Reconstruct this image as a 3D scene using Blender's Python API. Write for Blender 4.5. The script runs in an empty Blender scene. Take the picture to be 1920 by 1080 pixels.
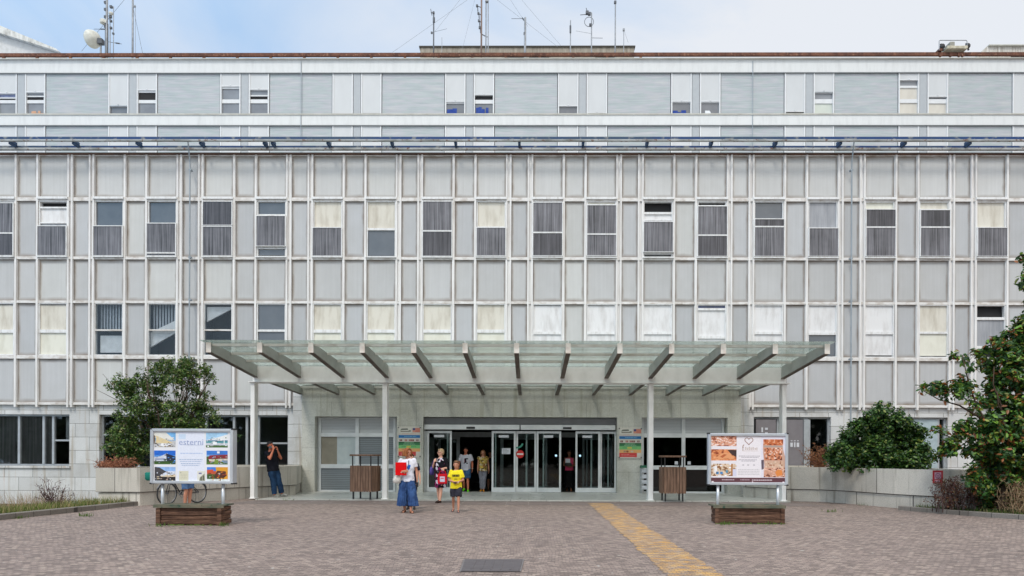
import bpy, bmesh, math, random
import numpy as np
from mathutils import Vector, Matrix
from mathutils.bvhtree import BVHTree
R = math.radians
EXPO, CLOUD_GLOW, CLOUD, GK = 0.0, 1.2, ((4.2, 6.6, 9.9, 1), (9.2, 9.5, 10.0, 1)), .79
SC = bpy.context.scene
COL = SC.collection
rnd = random.Random(7)
# ------------------------------------------------------------------ camera survey (image measurements -> metres on known planes)
F, CX, CY, TH, RO, EYE = 1300.0, 980.0, 855.0, R(0.5), R(0.23), 1.5
FW = Vector((-math.sin(TH), math.cos(TH), 0)); R0 = Vector((math.cos(TH), math.sin(TH), 0)); U0 = Vector((0, 0, 1))
RV = R0*math.cos(RO) + U0*math.sin(RO); UV_ = U0*math.cos(RO) - R0*math.sin(RO)
def P(u, v, Y):
    d = FW + (u-CX)/F*RV - (v-CY)/F*UV_; t = Y/d.y
    return Vector((t*d.x, Y, EYE + t*d.z))
def PX(u, Y, v=700): return P(u, v, Y).x
def PZ(v, Y, u=980): return P(u, v, Y).z
def G(u, v, z=0.0):
    d = FW + (u-CX)/F*RV - (v-CY)/F*UV_; t = (z-EYE)/d.z
    return Vector((t*d.x, t*d.y, z))
def lin(c): c /= 255.0; return c/12.92 if c <= .04045 else ((c+.055)/1.055)**2.4
def C(r, g, b, k=1.0): return (lin(r)*k, lin(g)*k, lin(b)*k, 1.0)
# ------------------------------------------------------------------ materials
MATS = {}
class NT:
    def __init__(s, name):
        s.m = bpy.data.materials.new(name); s.m.use_nodes = True
        s.t = s.m.node_tree; s.n = s.t.nodes; s.b = s.n['Principled BSDF']; s.out = s.n['Material Output']
        MATS[name] = s.m
    def add(s, typ, **kw):
        nd = s.n.new(typ)
        for k, v in kw.items():
            if hasattr(nd, k): setattr(nd, k, v)
            else: nd.inputs[k].default_value = v
        return nd
    def link(s, a, b): s.t.links.new(a, b)
    def coord(s, scale=(1, 1, 1), kind='Object', rot=(0, 0, 0)):
        tc = s.add('ShaderNodeTexCoord'); mp = s.add('ShaderNodeMapping'); mp.inputs['Scale'].default_value = scale; mp.inputs['Rotation'].default_value = rot
        s.link(tc.outputs[kind], mp.inputs['Vector']); return mp.outputs[0]
    def noise(s, vec, scale=5, detail=4, rough=.55):
        nz = s.add('ShaderNodeTexNoise'); nz.inputs['Scale'].default_value = scale; nz.inputs['Detail'].default_value = detail; nz.inputs['Roughness'].default_value = rough
        s.link(vec, nz.inputs['Vector']); return nz.outputs['Fac']
    def ramp(s, fac, stops):
        r = s.add('ShaderNodeValToRGB'); e = r.color_ramp.elements
        while len(e) < len(stops): e.new(.5)
        for el, (p, c) in zip(e, stops): el.position = p; el.color = c if len(c) == 4 else (*c, 1)
        s.link(fac, r.inputs[0]); return r.outputs[0]
    def mix(s, fac, a, b, mode='MIX'):
        m = s.add('ShaderNodeMix'); m.data_type = 'RGBA'; m.blend_type = mode
        for val, idx in ((fac, 0), (a, 6), (b, 7)):
            if hasattr(val, 'links'): s.link(val, m.inputs[idx])
            elif idx == 0: m.inputs[0].default_value = val
            else: m.inputs[idx].default_value = val
        return m.outputs[2]
    def math(s, op, a, b=None, clamp=False):
        m = s.add('ShaderNodeMath'); m.operation = op; m.use_clamp = clamp
        for i, val in enumerate((a, b)):
            if val is None: continue
            if hasattr(val, 'links'): s.link(val, m.inputs[i])
            else: m.inputs[i].default_value = val
        return m.outputs[0]
    def base(s, c):
        if hasattr(c, 'links'): s.link(c, s.b.inputs['Base Color'])
        else: s.b.inputs['Base Color'].default_value = c
    def bump(s, h, strength=.3, dist=.01):
        b = s.add('ShaderNodeBump'); b.inputs['Strength'].default_value = strength; b.inputs['Distance'].default_value = dist
        s.link(h, b.inputs['Height']); s.link(b.outputs[0], s.b.inputs['Normal'])
    def rough(s, v, metal=0.0, spec=.5):
        if hasattr(v, 'links'): s.link(v, s.b.inputs['Roughness'])
        else: s.b.inputs['Roughness'].default_value = v
        s.b.inputs['Metallic'].default_value = metal; s.b.inputs['Specular IOR Level'].default_value = spec
def mat(name, col, rough=.6, metal=0., spec=.5, col2=None, scale=(1, 1, 1), ns=4, lo=.35, hi=.7, detail=5, bump=0., bs=40, col3=None):
    """plain paint / metal / cloth with a worn second colour breaking through by noise"""
    if name in MATS: return MATS[name]
    n = NT(name); n.rough(rough, metal, spec)
    if col2 is None: col2 = tuple(x*.82 for x in col[:3]) + (1,)
    v = n.coord(scale); f = n.noise(v, ns, detail)
    c = n.ramp(f, [(lo, col), (hi, col2)])
    if col3 is not None:
        v2 = n.coord((1, 1, 1)); c = n.mix(n.ramp(n.noise(v2, ns*3.1, 6), [(.56, (0, 0, 0, 1)), (.66, (1, 1, 1, 1))]), c, col3)
    n.base(c)
    if bump: n.bump(n.noise(n.coord(), bs, 3), bump, .01)
    return n.m
def mat_attr(name, rough=.5, var=.12, translucent=0., spec=.4, ns=30):
    n = NT(name); a = n.add('ShaderNodeAttribute'); a.attribute_name = 'col'
    f = n.noise(n.coord(), ns, 3)
    c = n.mix(1.0, a.outputs['Color'], n.ramp(f, [(.3, (1-var,)*3), (.7, (1+var,)*3)]), 'MULTIPLY')
    n.base(c); n.rough(rough, 0, spec)
    if translucent:
        tr = n.add('ShaderNodeBsdfTranslucent'); n.link(c, tr.inputs['Color']); mx = n.add('ShaderNodeMixShader'); mx.inputs[0].default_value = translucent
        n.link(n.b.outputs[0], mx.inputs[1]); n.link(tr.outputs[0], mx.inputs[2]); n.link(mx.outputs[0], n.out.inputs['Surface'])
    return n.m
def mat_glass(name, tint, refl=.9, rough=.02, body=None, bodyfac=0., ior=1.5, fk=1.0):
    """thin sheet glass: fresnel reflection over a tinted clear sheet, optionally a dusty body"""
    n = NT(name); n.n.remove(n.b)
    tr = n.add('ShaderNodeBsdfTransparent'); tr.inputs[0].default_value = tint
    gl = n.add('ShaderNodeBsdfGlossy'); gl.inputs['Color'].default_value = (refl,)*3 + (1,); gl.inputs['Roughness'].default_value = rough
    fr = n.add('ShaderNodeFresnel'); fr.inputs['IOR'].default_value = ior
    f2 = n.math('MULTIPLY', fr.outputs[0], fk, True)
    mx = n.add('ShaderNodeMixShader'); n.link(f2, mx.inputs[0]); 
    src = tr.outputs[0]
    if body is not None:
        df = n.add('ShaderNodeBsdfTranslucent'); df.inputs[0].default_value = body
        d2 = n.add('ShaderNodeBsdfDiffuse'); d2.inputs[0].default_value = body
        ad = n.add('ShaderNodeMixShader'); ad.inputs[0].default_value = .2; n.link(df.outputs[0], ad.inputs[1]); n.link(d2.outputs[0], ad.inputs[2])
        m2 = n.add('ShaderNodeMixShader'); m2.inputs[0].default_value = bodyfac
        nf = n.ramp(n.noise(n.coord((1, .4, 1)), 1.7, 5), [(.3, (bodyfac*.75,)*3), (.75, (min(1, bodyfac*1.3),)*3)]); n.link(nf, m2.inputs[0])
        n.link(tr.outputs[0], m2.inputs[1]); n.link(ad.outputs[0], m2.inputs[2]); src = m2.outputs[0]
    n.link(src, mx.inputs[1]); n.link(gl.outputs[0], mx.inputs[2]); n.link(mx.outputs[0], n.out.inputs['Surface'])
    return n.m
def mat_streak(name, dark, light, rough=.25, sx=14, sz=.35, lo=.35, hi=.75, spec=.5):
    """dirty ribbed pane: vertical runs of dust"""
    n = NT(name); f = n.noise(n.coord((sx, 1, sz)), 1.6, 7, .62); g = n.noise(n.coord((1, 1, 1)), 1.1, 3)
    f2 = n.math('ADD', n.math('MULTIPLY', f, .8), n.math('MULTIPLY', g, .22))
    n.base(n.ramp(f2, [(lo, dark), (hi, light)])); n.rough(rough, 0, spec)
    n.bump(f, .15, .01)
    return n.m
def mat_panel(name, col, dirt, edge=.085, streak=.07):
    """cladding sheet: one tone per sheet, faint rain streaks, grime along the joints"""
    n = NT(name); a = n.add('ShaderNodeAttribute'); a.attribute_name = 'col'
    uv = n.add('ShaderNodeUVMap'); uv.uv_map = 'UVMap'; sp = n.add('ShaderNodeSeparateXYZ'); n.link(uv.outputs[0], sp.inputs[0])
    st = n.noise(n.coord((9, 1, .22)), 1.3, 6, .6); cl = n.noise(n.coord((.8, 1, .8)), 1.6, 4)
    fine = n.noise(n.coord((1, 1, 1)), 60, 2)
    c = n.mix(1.0, a.outputs['Color'], n.ramp(st, [(.25, (1-streak,)*3), (.7, (1.02, 1.02, 1.02))]), 'MULTIPLY')
    c = n.mix(.7, c, n.ramp(cl, [(.3, (.93, .925, .91)), (.7, (1.03, 1.03, 1.03))]), 'MULTIPLY')
    c = n.mix(.5, c, n.ramp(fine, [(.3, (.95,)*3), (.7, (1.05,)*3)]), 'MULTIPLY')
    # distance (metres) to sheet edges stored in uv: u = to side, v = to bottom/top
    w = n.math('MULTIPLY', cl, .16)
    du = n.math('SUBTRACT', 1.0, n.math('DIVIDE', sp.outputs['X'], n.math('ADD', w, edge*.25)), True)
    dv = n.math('SUBTRACT', 1.0, n.math('DIVIDE', sp.outputs['Y'], n.math('ADD', w, edge)), True)
    d = n.math('MULTIPLY', n.math('MAXIMUM', du, dv), n.math('MULTIPLY', n.math('ADD', cl, .05), 1.5), True)
    run = n.ramp(n.noise(n.coord((7, 1, .13)), 1.0, 3), [(.66, (0, 0, 0, 1)), (.78, (.35, .35, .35, 1))])
    d = n.math('MAXIMUM', d, n.math('MULTIPLY', run, n.ramp(cl, [(.45, (0, 0, 0, 1)), (.65, (1, 1, 1, 1))])))
    n.base(n.mix(d, c, dirt)); n.rough(.55, 0, .35); n.bump(n.noise(n.coord((.7, 1, .7)), 1.2, 2), .12, .02)
    return n.m
def mat_stone(name, col, bw=1.15, bh=.53, mortar=(.10, .10, .09, 1), speck=1.0, stain=None, plane='xz', off=(0, 0, 0), msize=.008, tone=.10, rust=None):
    """granite cladding with thin joints"""
    n = NT(name); tc = n.add('ShaderNodeTexCoord'); sp = n.add('ShaderNodeSeparateXYZ'); n.link(tc.outputs['Object'], sp.inputs[0])
    cb = n.add('ShaderNodeCombineXYZ')
    if plane == 'xz': n.link(n.math('ADD', sp.outputs['X'], sp.outputs['Y']), cb.inputs[0]); n.link(sp.outputs['Z'], cb.inputs[1])
    else: n.link(sp.outputs['X'], cb.inputs[0]); n.link(sp.outputs['Y'], cb.inputs[1])
    mp = n.add('ShaderNodeMapping'); mp.inputs['Location'].default_value = off; n.link(cb.outputs[0], mp.inputs[0])
    br = n.add('ShaderNodeTexBrick'); br.inputs['Scale'].default_value = 1; br.inputs['Brick Width'].default_value = bw; br.inputs['Row Height'].default_value = bh
    br.inputs['Mortar Size'].default_value = msize; br.inputs['Mortar Smooth'].default_value = .15; br.inputs['Bias'].default_value = 0
    br.inputs['Color1'].default_value = tuple(x*(1-tone) for x in col[:3]) + (1,); br.inputs['Color2'].default_value = tuple(x*(1+tone) for x in col[:3]) + (1,); br.inputs['Mortar'].default_value = mortar
    n.link(mp.outputs[0], br.inputs['Vector'])
    o = n.coord(); g = n.noise(o, 55, 3, .7); h = n.noise(o, 1.3, 5)
    c = n.mix(.85*speck, br.outputs[0], n.ramp(g, [(.30, (.55, .55, .54)), (.46, (.95, .95, .95)), (.7, (1.22, 1.21, 1.2))]), 'MULTIPLY')
    c = n.mix(.8, c, n.ramp(h, [(.25, (.74, .72, .68)), (.5, (.98, .98, .97)), (.8, (1.1, 1.1, 1.1))]), 'MULTIPLY')
    if stain:
        sf = n.noise(n.coord((5, 5, .25)), 1.1, 5)
        c = n.mix(n.ramp(sf, [(.55, (0, 0, 0, 1)), (.72, (.8, .8, .8, 1))]), c, stain)
    if rust:
        rf = n.math('MULTIPLY', n.ramp(n.noise(n.coord((3.2, 3.2, .10)), 1.3, 4, .6), [(.60, (0, 0, 0, 1)), (.70, (.6, .6, .6, 1))]), n.ramp(n.noise(n.coord((1, 1, 1)), .55, 2), [(.48, (0, 0, 0, 1)), (.62, (1, 1, 1, 1))]))
        c = n.mix(rf, c, rust)
    n.base(c); n.rough(.6, 0, .4); n.bump(br.outputs['Fac'], -.25, .01)
    return n.m
# ------------------------------------------------------------------ mesh collecting
OFF = {}
class MB:
    def __init__(s): s.v, s.f, s.mi, s.c, s.uv, s.anyc, s.anyu = [], [], [], [], [], False, False
    def add(s, verts, faces, m=0, col=None, uvs=None):
        o = len(s.v); s.v += [tuple(x) for x in verts]
        for k, f in enumerate(faces):
            s.f.append(tuple(i+o for i in f)); s.mi.append(m); s.c.append(col); s.uv.append(uvs[k] if uvs else None)
        if col is not None: s.anyc = True
        if uvs: s.anyu = True
        return s
    def box(s, x0, x1, y0, y1, z0, z1, m=0, col=None, M=None):
        x0, x1 = sorted((x0, x1)); y0, y1 = sorted((y0, y1)); z0, z1 = sorted((z0, z1))
        vs = [Vector(p) for p in ((x0, y0, z0), (x1, y0, z0), (x1, y1, z0), (x0, y1, z0), (x0, y0, z1), (x1, y0, z1), (x1, y1, z1), (x0, y1, z1))]
        if M is not None: vs = [M @ p for p in vs]
        return s.add(vs, [(0, 3, 2, 1), (4, 5, 6, 7), (0, 1, 5, 4), (1, 2, 6, 5), (2, 3, 7, 6), (3, 0, 4, 7)], m, col)
    def bar(s, a, b, w, h=None, m=0, col=None, up=(0, 0, 1)):
        a, b = Vector(a), Vector(b); h = h or w; d = (b-a); L = d.length; d.normalize(); upv = Vector(up)
        if abs(d.dot(upv)) > .98: upv = Vector((0, 1, 0))
        sx = d.cross(upv).normalized(); sz = sx.cross(d)
        M = Matrix((sx, d, sz)).transposed().to_4x4(); M.translation = a
        return s.box(-w/2, w/2, 0, L, -h/2, h/2, m, col, M)
    def tube(s, pts, r, n=8, m=0, col=None, cap=True):
        pts = [Vector(p) for p in pts]; rr = r if isinstance(r, (list, tuple)) else [r]*len(pts); vs = []; prev = None
        for i, p in enumerate(pts):
            d = (pts[min(i+1, len(pts)-1)]-pts[max(i-1, 0)]).normalized()
            if prev is None: a = d.orthogonal().normalized()
            else: a = (prev - d*prev.dot(d)); a = a.normalized() if a.length > 1e-6 else d.orthogonal().normalized()
            prev = a; b = d.cross(a)
            vs += [p + (a*math.cos(2*math.pi*k/n)+b*math.sin(2*math.pi*k/n))*rr[i] for k in range(n)]
        fs = []
        for i in range(len(pts)-1):
            for k in range(n): fs.append((i*n+k, i*n+(k+1) % n, (i+1)*n+(k+1) % n, (i+1)*n+k))
        if cap: fs.append(tuple(range(n-1, -1, -1))); fs.append(tuple((len(pts)-1)*n+k for k in range(n)))
        return s.add(vs, fs, m, col)
    def loft(s, rings, n=20, m=0, cap=True):
        """rings: (x, y, z, rx, ry[, rot])"""
        vs, fs = [], []
        for rg in rings:
            x, y, z, rx, ry = rg[:5]; ro = rg[5] if len(rg) > 5 else 0
            for k in range(n):
                a = 2*math.pi*k/n; px, py = rx*math.cos(a), ry*math.sin(a)
                vs.append((x+px*math.cos(ro)-py*math.sin(ro), y+px*math.sin(ro)+py*math.cos(ro), z))
        for i in range(len(rings)-1):
            for k in range(n): fs.append((i*n+k, i*n+(k+1) % n, (i+1)*n+(k+1) % n, (i+1)*n+k))
        if cap: fs.append(tuple(range(n-1, -1, -1))); fs.append(tuple((len(rings)-1)*n+k for k in range(n)))
        return s.add(vs, fs, m)
    def ball(s, c, r, n=12, m=0, col=None, M=None):
        r = (r, r, r) if not isinstance(r, (tuple, list)) else r; c = Vector(c); vs = []; k2 = n//2
        for i in range(1, k2):
            t = math.pi*i/k2
            for k in range(n):
                a = 2*math.pi*k/n; vs.append(Vector((r[0]*math.sin(t)*math.cos(a), r[1]*math.sin(t)*math.sin(a), r[2]*math.cos(t))))
        vs += [Vector((0, 0, r[2])), Vector((0, 0, -r[2]))]; top, bot = len(vs)-2, len(vs)-1
        fs = [(top, k, (k+1) % n) for k in range(n)] + [(bot, (k2-2)*n+(k+1) % n, (k2-2)*n+k) for k in range(n)]
        for i in range(k2-2):
            for k in range(n): fs.append((i*n+k, (i+1)*n+k, (i+1)*n+(k+1) % n, i*n+(k+1) % n))
        if M is not None: vs = [M @ p for p in vs]
        return s.add([p+c for p in vs], fs, m, col)
    def prism(s, poly, y0, y1, m=0, col=None):
        """polygon of (x, z) swept in y"""
        n = len(poly); vs = [(x, y0, z) for x, z in poly] + [(x, y1, z) for x, z in poly]
        fs = [tuple(range(n)), tuple(range(2*n-1, n-1, -1))] + [(i, i+n, (i+1) % n+n, (i+1) % n) for i in range(n)]
        return s.add(vs, fs, m, col)
    def plan(s, poly, z0, z1, m=0, col=None):
        n = len(poly); vs = [(x, y, z0) for x, y in poly] + [(x, y, z1) for x, y in poly]
        fs = [tuple(range(n-1, -1, -1)), tuple(range(n, 2*n))] + [(i, (i+1) % n, (i+1) % n+n, i+n) for i in range(n)]
        return s.add(vs, fs, m, col)
    def build(s, name, mats, parent=None, smooth=False, local=False, origin=None, bevel=0.):
        mats = mats if isinstance(mats, (list, tuple)) else [mats]
        if origin is None:
            if parent is not None: origin = OFF[parent]
            elif local: origin = Vector((0, 0, 0))
            else:
                a = np.array(s.v); origin = Vector(((a[:, 0].min()+a[:, 0].max())/2, (a[:, 1].min()+a[:, 1].max())/2, a[:, 2].min()))
        if local: vs = s.v
        else: vs = [(p[0]-origin.x, p[1]-origin.y, p[2]-origin.z) for p in s.v]
        me = bpy.data.meshes.new(name); me.from_pydata(vs, [], s.f); me.update()
        for m in mats: me.materials.append(m)
        if len(mats) > 1: me.polygons.foreach_set('material_index', s.mi)
        if smooth: me.polygons.foreach_set('use_smooth', [True]*len(s.f))
        if s.anyc:
            at = me.color_attributes.new('col', 'FLOAT_COLOR', 'CORNER'); buf = []
            for f, c in zip(s.f, s.c): buf += list(c or (1, 1, 1, 1))*len(f)
            at.data.foreach_set('color', buf)
        if s.anyu:
            ul = me.uv_layers.new(name='UVMap'); buf = []
            for f, u in zip(s.f, s.uv):
                for k in range(len(f)): buf += list(u[k]) if u else [9, 9]
            ul.data.foreach_set('uv', buf)
        bm = bmesh.new(); bm.from_mesh(me); bmesh.ops.recalc_face_normals(bm, faces=bm.faces)
        if bevel: bmesh.ops.bevel(bm, geom=list(bm.edges), offset=bevel, segments=1, affect='EDGES', clamp_overlap=True)
        bm.to_mesh(me); bm.free()
        return link(name, me, parent, None if parent is not None else (Vector((0, 0, 0)) if local else origin))
def link(name, me, parent=None, loc=None):
    o = bpy.data.objects.new(name, me); COL.objects.link(o)
    if parent is not None: o.parent = parent; OFF[o] = OFF[parent]
    else: o.location = loc; OFF[o] = Vector(loc)
    return o
def tag(o, label, cat, group=None, kind=None):
    if label: o['label'] = label
    if cat: o['category'] = cat
    if group: o['group'] = group
    if kind: o['kind'] = kind
    return o
def empty(name, loc, label, cat, group=None, rz=0):
    o = bpy.data.objects.new(name, None); COL.objects.link(o); o.location = loc; o.rotation_euler.z = rz; o.empty_display_size = .2
    OFF[o] = Vector(loc); return tag(o, label, cat, group)
def struct(o): o['kind'] = 'structure'; return o
def copy_tree(o, parent=None, loc=None):
    c = o.copy(); COL.objects.link(c)
    if parent is not None: c.parent = parent
    if loc is not None: c.location = loc
    OFF[c] = Vector(loc) if loc is not None else OFF[o]
    for ch in list(o.children): copy_tree(ch, c)
    return c
_txt = {}
def text_verts(body, size, bold=False):
    cu = bpy.data.curves.new('lettering', 'FONT'); cu.body = body; cu.size = size; cu.align_x = 'CENTER'; cu.align_y = 'CENTER'; cu.resolution_u = 2
    if bold: cu.offset = size*.02
    o = bpy.data.objects.new('lettering', cu); COL.objects.link(o); bpy.context.view_layer.update()
    me = bpy.data.meshes.new_from_object(o.evaluated_get(bpy.context.evaluated_depsgraph_get()))
    vs = [v.co.copy() for v in me.vertices]; fs = [tuple(p.vertices) for p in me.polygons]
    bpy.data.objects.remove(o); bpy.data.meshes.remove(me); bpy.data.curves.remove(cu)
    return vs, fs
# ------------------------------------------------------------------ palette
WHITE = C(226, 228, 230); ALU = C(205, 208, 212)
m_alu = mat('mullion_paint', C(229, 228, 227), .45, 0, .4, C(200, 196, 192), (5, 5, .5), 1.2, .40, .75)
m_frame = mat('window_frame_paint', C(226, 227, 228), .4, 0, .4, C(200, 198, 195), (3, 3, 1), 3, .45, .75)
m_trans = mat('transom_paint', C(222, 220, 218), .5, 0, .4, C(176, 166, 156), (1.5, 1, 3), 2.2, .42, .75)
m_panel = mat_panel('grey_cladding', C(190, 192, 194), C(126, 113, 101))
m_stone = mat_stone('granite', C(204, 205, 206), 1.15, .545, off=(.3, -.02, 0), stain=C(164, 152, 134), rust=C(186, 140, 96))
m_stone2 = mat_stone('portal_granite', C(204, 204, 197), 3.4, .92, off=(1.1, .05, 0), stain=C(168, 166, 150), speck=1.18, mortar=(.24, .24, .22, 1), msize=.005, tone=.04)
m_planterstone = mat_stone('planter_stone', C(201, 196, 187), 1.3, .78, off=(.2, .38, 0), stain=C(110, 102, 90), speck=.85, mortar=(.14, .13, .12, 1), msize=.01)
m_stone2b = None
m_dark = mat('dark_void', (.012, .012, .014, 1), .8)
m_gdark = mat('grey_tinted_glass', (.075, .09, .11, 1), .06, 0, .9, (.10, .115, .135, 1), (1, 1, 1), 1.5)
m_screen = mat_streak('streaked_glass', (.028, .028, .033, 1), (.255, .252, .28, 1), .35, 20, .3, .37, .68)
m_dscreen = mat_streak('dark_streaked_glass', (.018, .018, .022, 1), (.15, .145, .165, 1), .25, 13, .25, .36, .78)
m_beige = mat_streak('yellowed_blind', C(172, 163, 147), C(213, 209, 198), .5, 2.4, .55, .24, .56, .3)
m_cream = mat_streak('cream_blind', C(198, 195, 180), C(222, 221, 209), .5, 1.6, .6, .25, .55, .3)
m_white = mat_streak('white_blind', C(186, 183, 181), C(223, 223, 224), .5, 2.4, .6, .25, .54, .3)
m_ggrey = mat_streak('dusty_grey_pane', C(120, 124, 130), C(168, 170, 176), .3, 4, .4, .25, .7)
m_blue = mat('blue_glass', C(52, 66, 110), .1, 0, .7, C(40, 48, 74))
m_int = mat('reflection_white', C(232, 233, 235), .6)  # white of the pieces that stand for reflections in the lower windows
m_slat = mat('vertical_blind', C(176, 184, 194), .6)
m_recess = mat('recess_shade', C(74, 84, 98), .9)
m_clear = mat_glass('clear_glass', (.95, .97, .98, 1), .8, fk=.6)
m_door = mat_glass('door_glass', (.74, .80, .79, 1), .85, fk=.7)
m_wglass = mat_glass('shop_window_glass', (.80, .83, .84, 1), .9)
m_cglass = mat_glass('green_canopy_glass', (.955, .985, .968, 1), .8, .05, C(212, 227, 218), .19, fk=.65)
m_steel = mat('canopy_steel', C(244, 243, 241), .5, .0, .4, C(226, 225, 222), (1, 1, .6), 2.5, .4, .75)
m_rust = mat('rusty_steel', C(116, 78, 62), .8, 0, .2, C(82, 56, 48), (1, 1, 1), 3, .35, .65, col3=C(142, 104, 84))
m_rust2 = mat('dull_rust', C(120, 86, 70), .8, 0, .2, C(84, 66, 58), (1, 1, 1), 2)
m_bluerail = mat('worn_blue_rail', C(28, 62, 112), .6, 0, .4, C(52, 74, 100), (.4, 1, 1), .9, .46, .6, col3=C(128, 132, 134))
m_bluerail2 = mat('blue_bracket_paint', C(46, 74, 108), .6, .1, .4)
m_palerail = mat('pale_rail', C(186, 190, 190), .6, 0, .4, C(128, 130, 126), (.6, 1, 1), 2.2, .42, .7, col3=C(126, 98, 82))
m_gf0 = mat('parapet_recess_shade', C(92, 92, 90), .7)  # dark grey painted in for the shaded recess at the roof edge
m_black = mat('black_metal', (.02, .02, .022, 1), .5)
# ------------------------------------------------------------------ camera, light, sky
cam = bpy.data.cameras.new('camera'); co = bpy.data.objects.new('camera', cam); COL.objects.link(co); SC.camera = co
cam.sensor_width = 36; cam.lens = 36*F/1920; cam.shift_x = -(CX-960)/1920; cam.shift_y = (CY-540)/1920; cam.clip_end = 2000
Mx = Matrix((RV, UV_, -FW)).transposed().to_4x4(); Mx.translation = (0, 0, EYE); co.matrix_world = Mx
SC.view_settings.view_transform = 'Standard'; SC.view_settings.look = 'None'; SC.view_settings.gamma = 1; SC.view_settings.exposure = EXPO
SC.cycles.max_bounces = 10; SC.cycles.transparent_max_bounces = 24; SC.cycles.diffuse_bounces = 4
SUN_EL, SUN_AZ = R(52), R(200)          # azimuth measured clockwise from +Y: behind the camera, a little to the left
sd = Vector((math.sin(SUN_AZ)*math.cos(SUN_EL), math.cos(SUN_AZ)*math.cos(SUN_EL), math.sin(SUN_EL)))
sun = bpy.data.lights.new('sun', 'SUN'); sun.energy = 1.6; sun.angle = R(11); sun.color = (1, .94, .85)
so = bpy.data.objects.new('sun', sun); COL.objects.link(so); so.rotation_euler = sd.to_track_quat('Z', 'Y').to_euler(); so.location = sd*40
w = bpy.data.worlds.new('World'); SC.world = w; w.use_nodes = True; wt = w.node_tree; wn = wt.nodes
bg = wn['Background']; bg.inputs[1].default_value = .1
sky = wn.new('ShaderNodeTexSky'); sky.sky_type = 'NISHITA'; sky.sun_disc = False; sky.sun_elevation = SUN_EL; sky.sun_rotation = SUN_AZ; sky.air_density = 1.2; sky.dust_density = 2.0; sky.ozone_density = 1.5
tc = wn.new('ShaderNodeTexCoord'); mp = wn.new('ShaderNodeMapping'); mp.inputs['Scale'].default_value = (1.3, 1.3, 2.6); mp.inputs['Location'].default_value = (.35, .2, .1)
nz = wn.new('ShaderNodeTexNoise'); nz.inputs['Scale'].default_value = 2.3; nz.inputs['Detail'].default_value = 8; nz.inputs['Roughness'].default_value = .52; nz.inputs['Distortion'].default_value = .35
wl = wt.links.new; wl(tc.outputs['Generated'], mp.inputs[0]); wl(mp.outputs[0], nz.inputs['Vector'])
sx = wn.new('ShaderNodeSeparateXYZ'); wl(tc.outputs['Generated'], sx.inputs[0])
def wmath(op, a, b, clamp=False):
    m = wn.new('ShaderNodeMath'); m.operation = op; m.use_clamp = clamp
    for i, val in enumerate((a, b)):
        if hasattr(val, 'links'): wl(val, m.inputs[i])
        else: m.inputs[i].default_value = val
    return m.outputs[0]
thin = wmath('ADD', wmath('MULTIPLY', nz.outputs['Fac'], 1.55), wmath('MULTIPLY', sx.outputs['X'], .62))     # the cloud thickens towards the right of the view
cr = wn.new('ShaderNodeValToRGB'); cr.color_ramp.elements[0].position = .25; cr.color_ramp.elements[0].color = (0, 0, 0, 1); cr.color_ramp.elements[1].position = 1.0; cr.color_ramp.elements[1].color = (1, 1, 1, 1)
wl(thin, cr.inputs[0])
# the veil of cloud is brighter round the sun
dt = wn.new('ShaderNodeVectorMath'); dt.operation = 'DOT_PRODUCT'; dt.inputs[1].default_value = sd; wl(tc.outputs['Generated'], dt.inputs[0])
sunward = wmath('MAXIMUM', dt.outputs['Value'], 0.0); gm = wn.new('ShaderNodeMix'); gm.data_type = 'RGBA'; gm.inputs[6].default_value = (1, 1, 1, 1); gm.inputs[7].default_value = (1+CLOUD_GLOW, (1+CLOUD_GLOW)*.93, (1+CLOUD_GLOW)*.82, 1); wl(sunward, gm.inputs[0]); glow = gm.outputs[2]
cc = wn.new('ShaderNodeMix'); cc.data_type = 'RGBA'; cc.blend_type = 'MULTIPLY'; cc.inputs[0].default_value = 1; 
veil = wn.new('ShaderNodeMix'); veil.data_type = 'RGBA'; veil.inputs[6].default_value = CLOUD[0]; veil.inputs[7].default_value = CLOUD[1]; wl(cr.outputs[0], veil.inputs[0]); wl(veil.outputs[2], cc.inputs[6]); wl(glow, cc.inputs[7])
mx = wn.new('ShaderNodeMix'); mx.data_type = 'RGBA'; mx.inputs[0].default_value = .86; wl(sky.outputs[0], mx.inputs[6]); wl(cc.outputs[2], mx.inputs[7]); wl(mx.outputs[2], bg.inputs[0])
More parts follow.
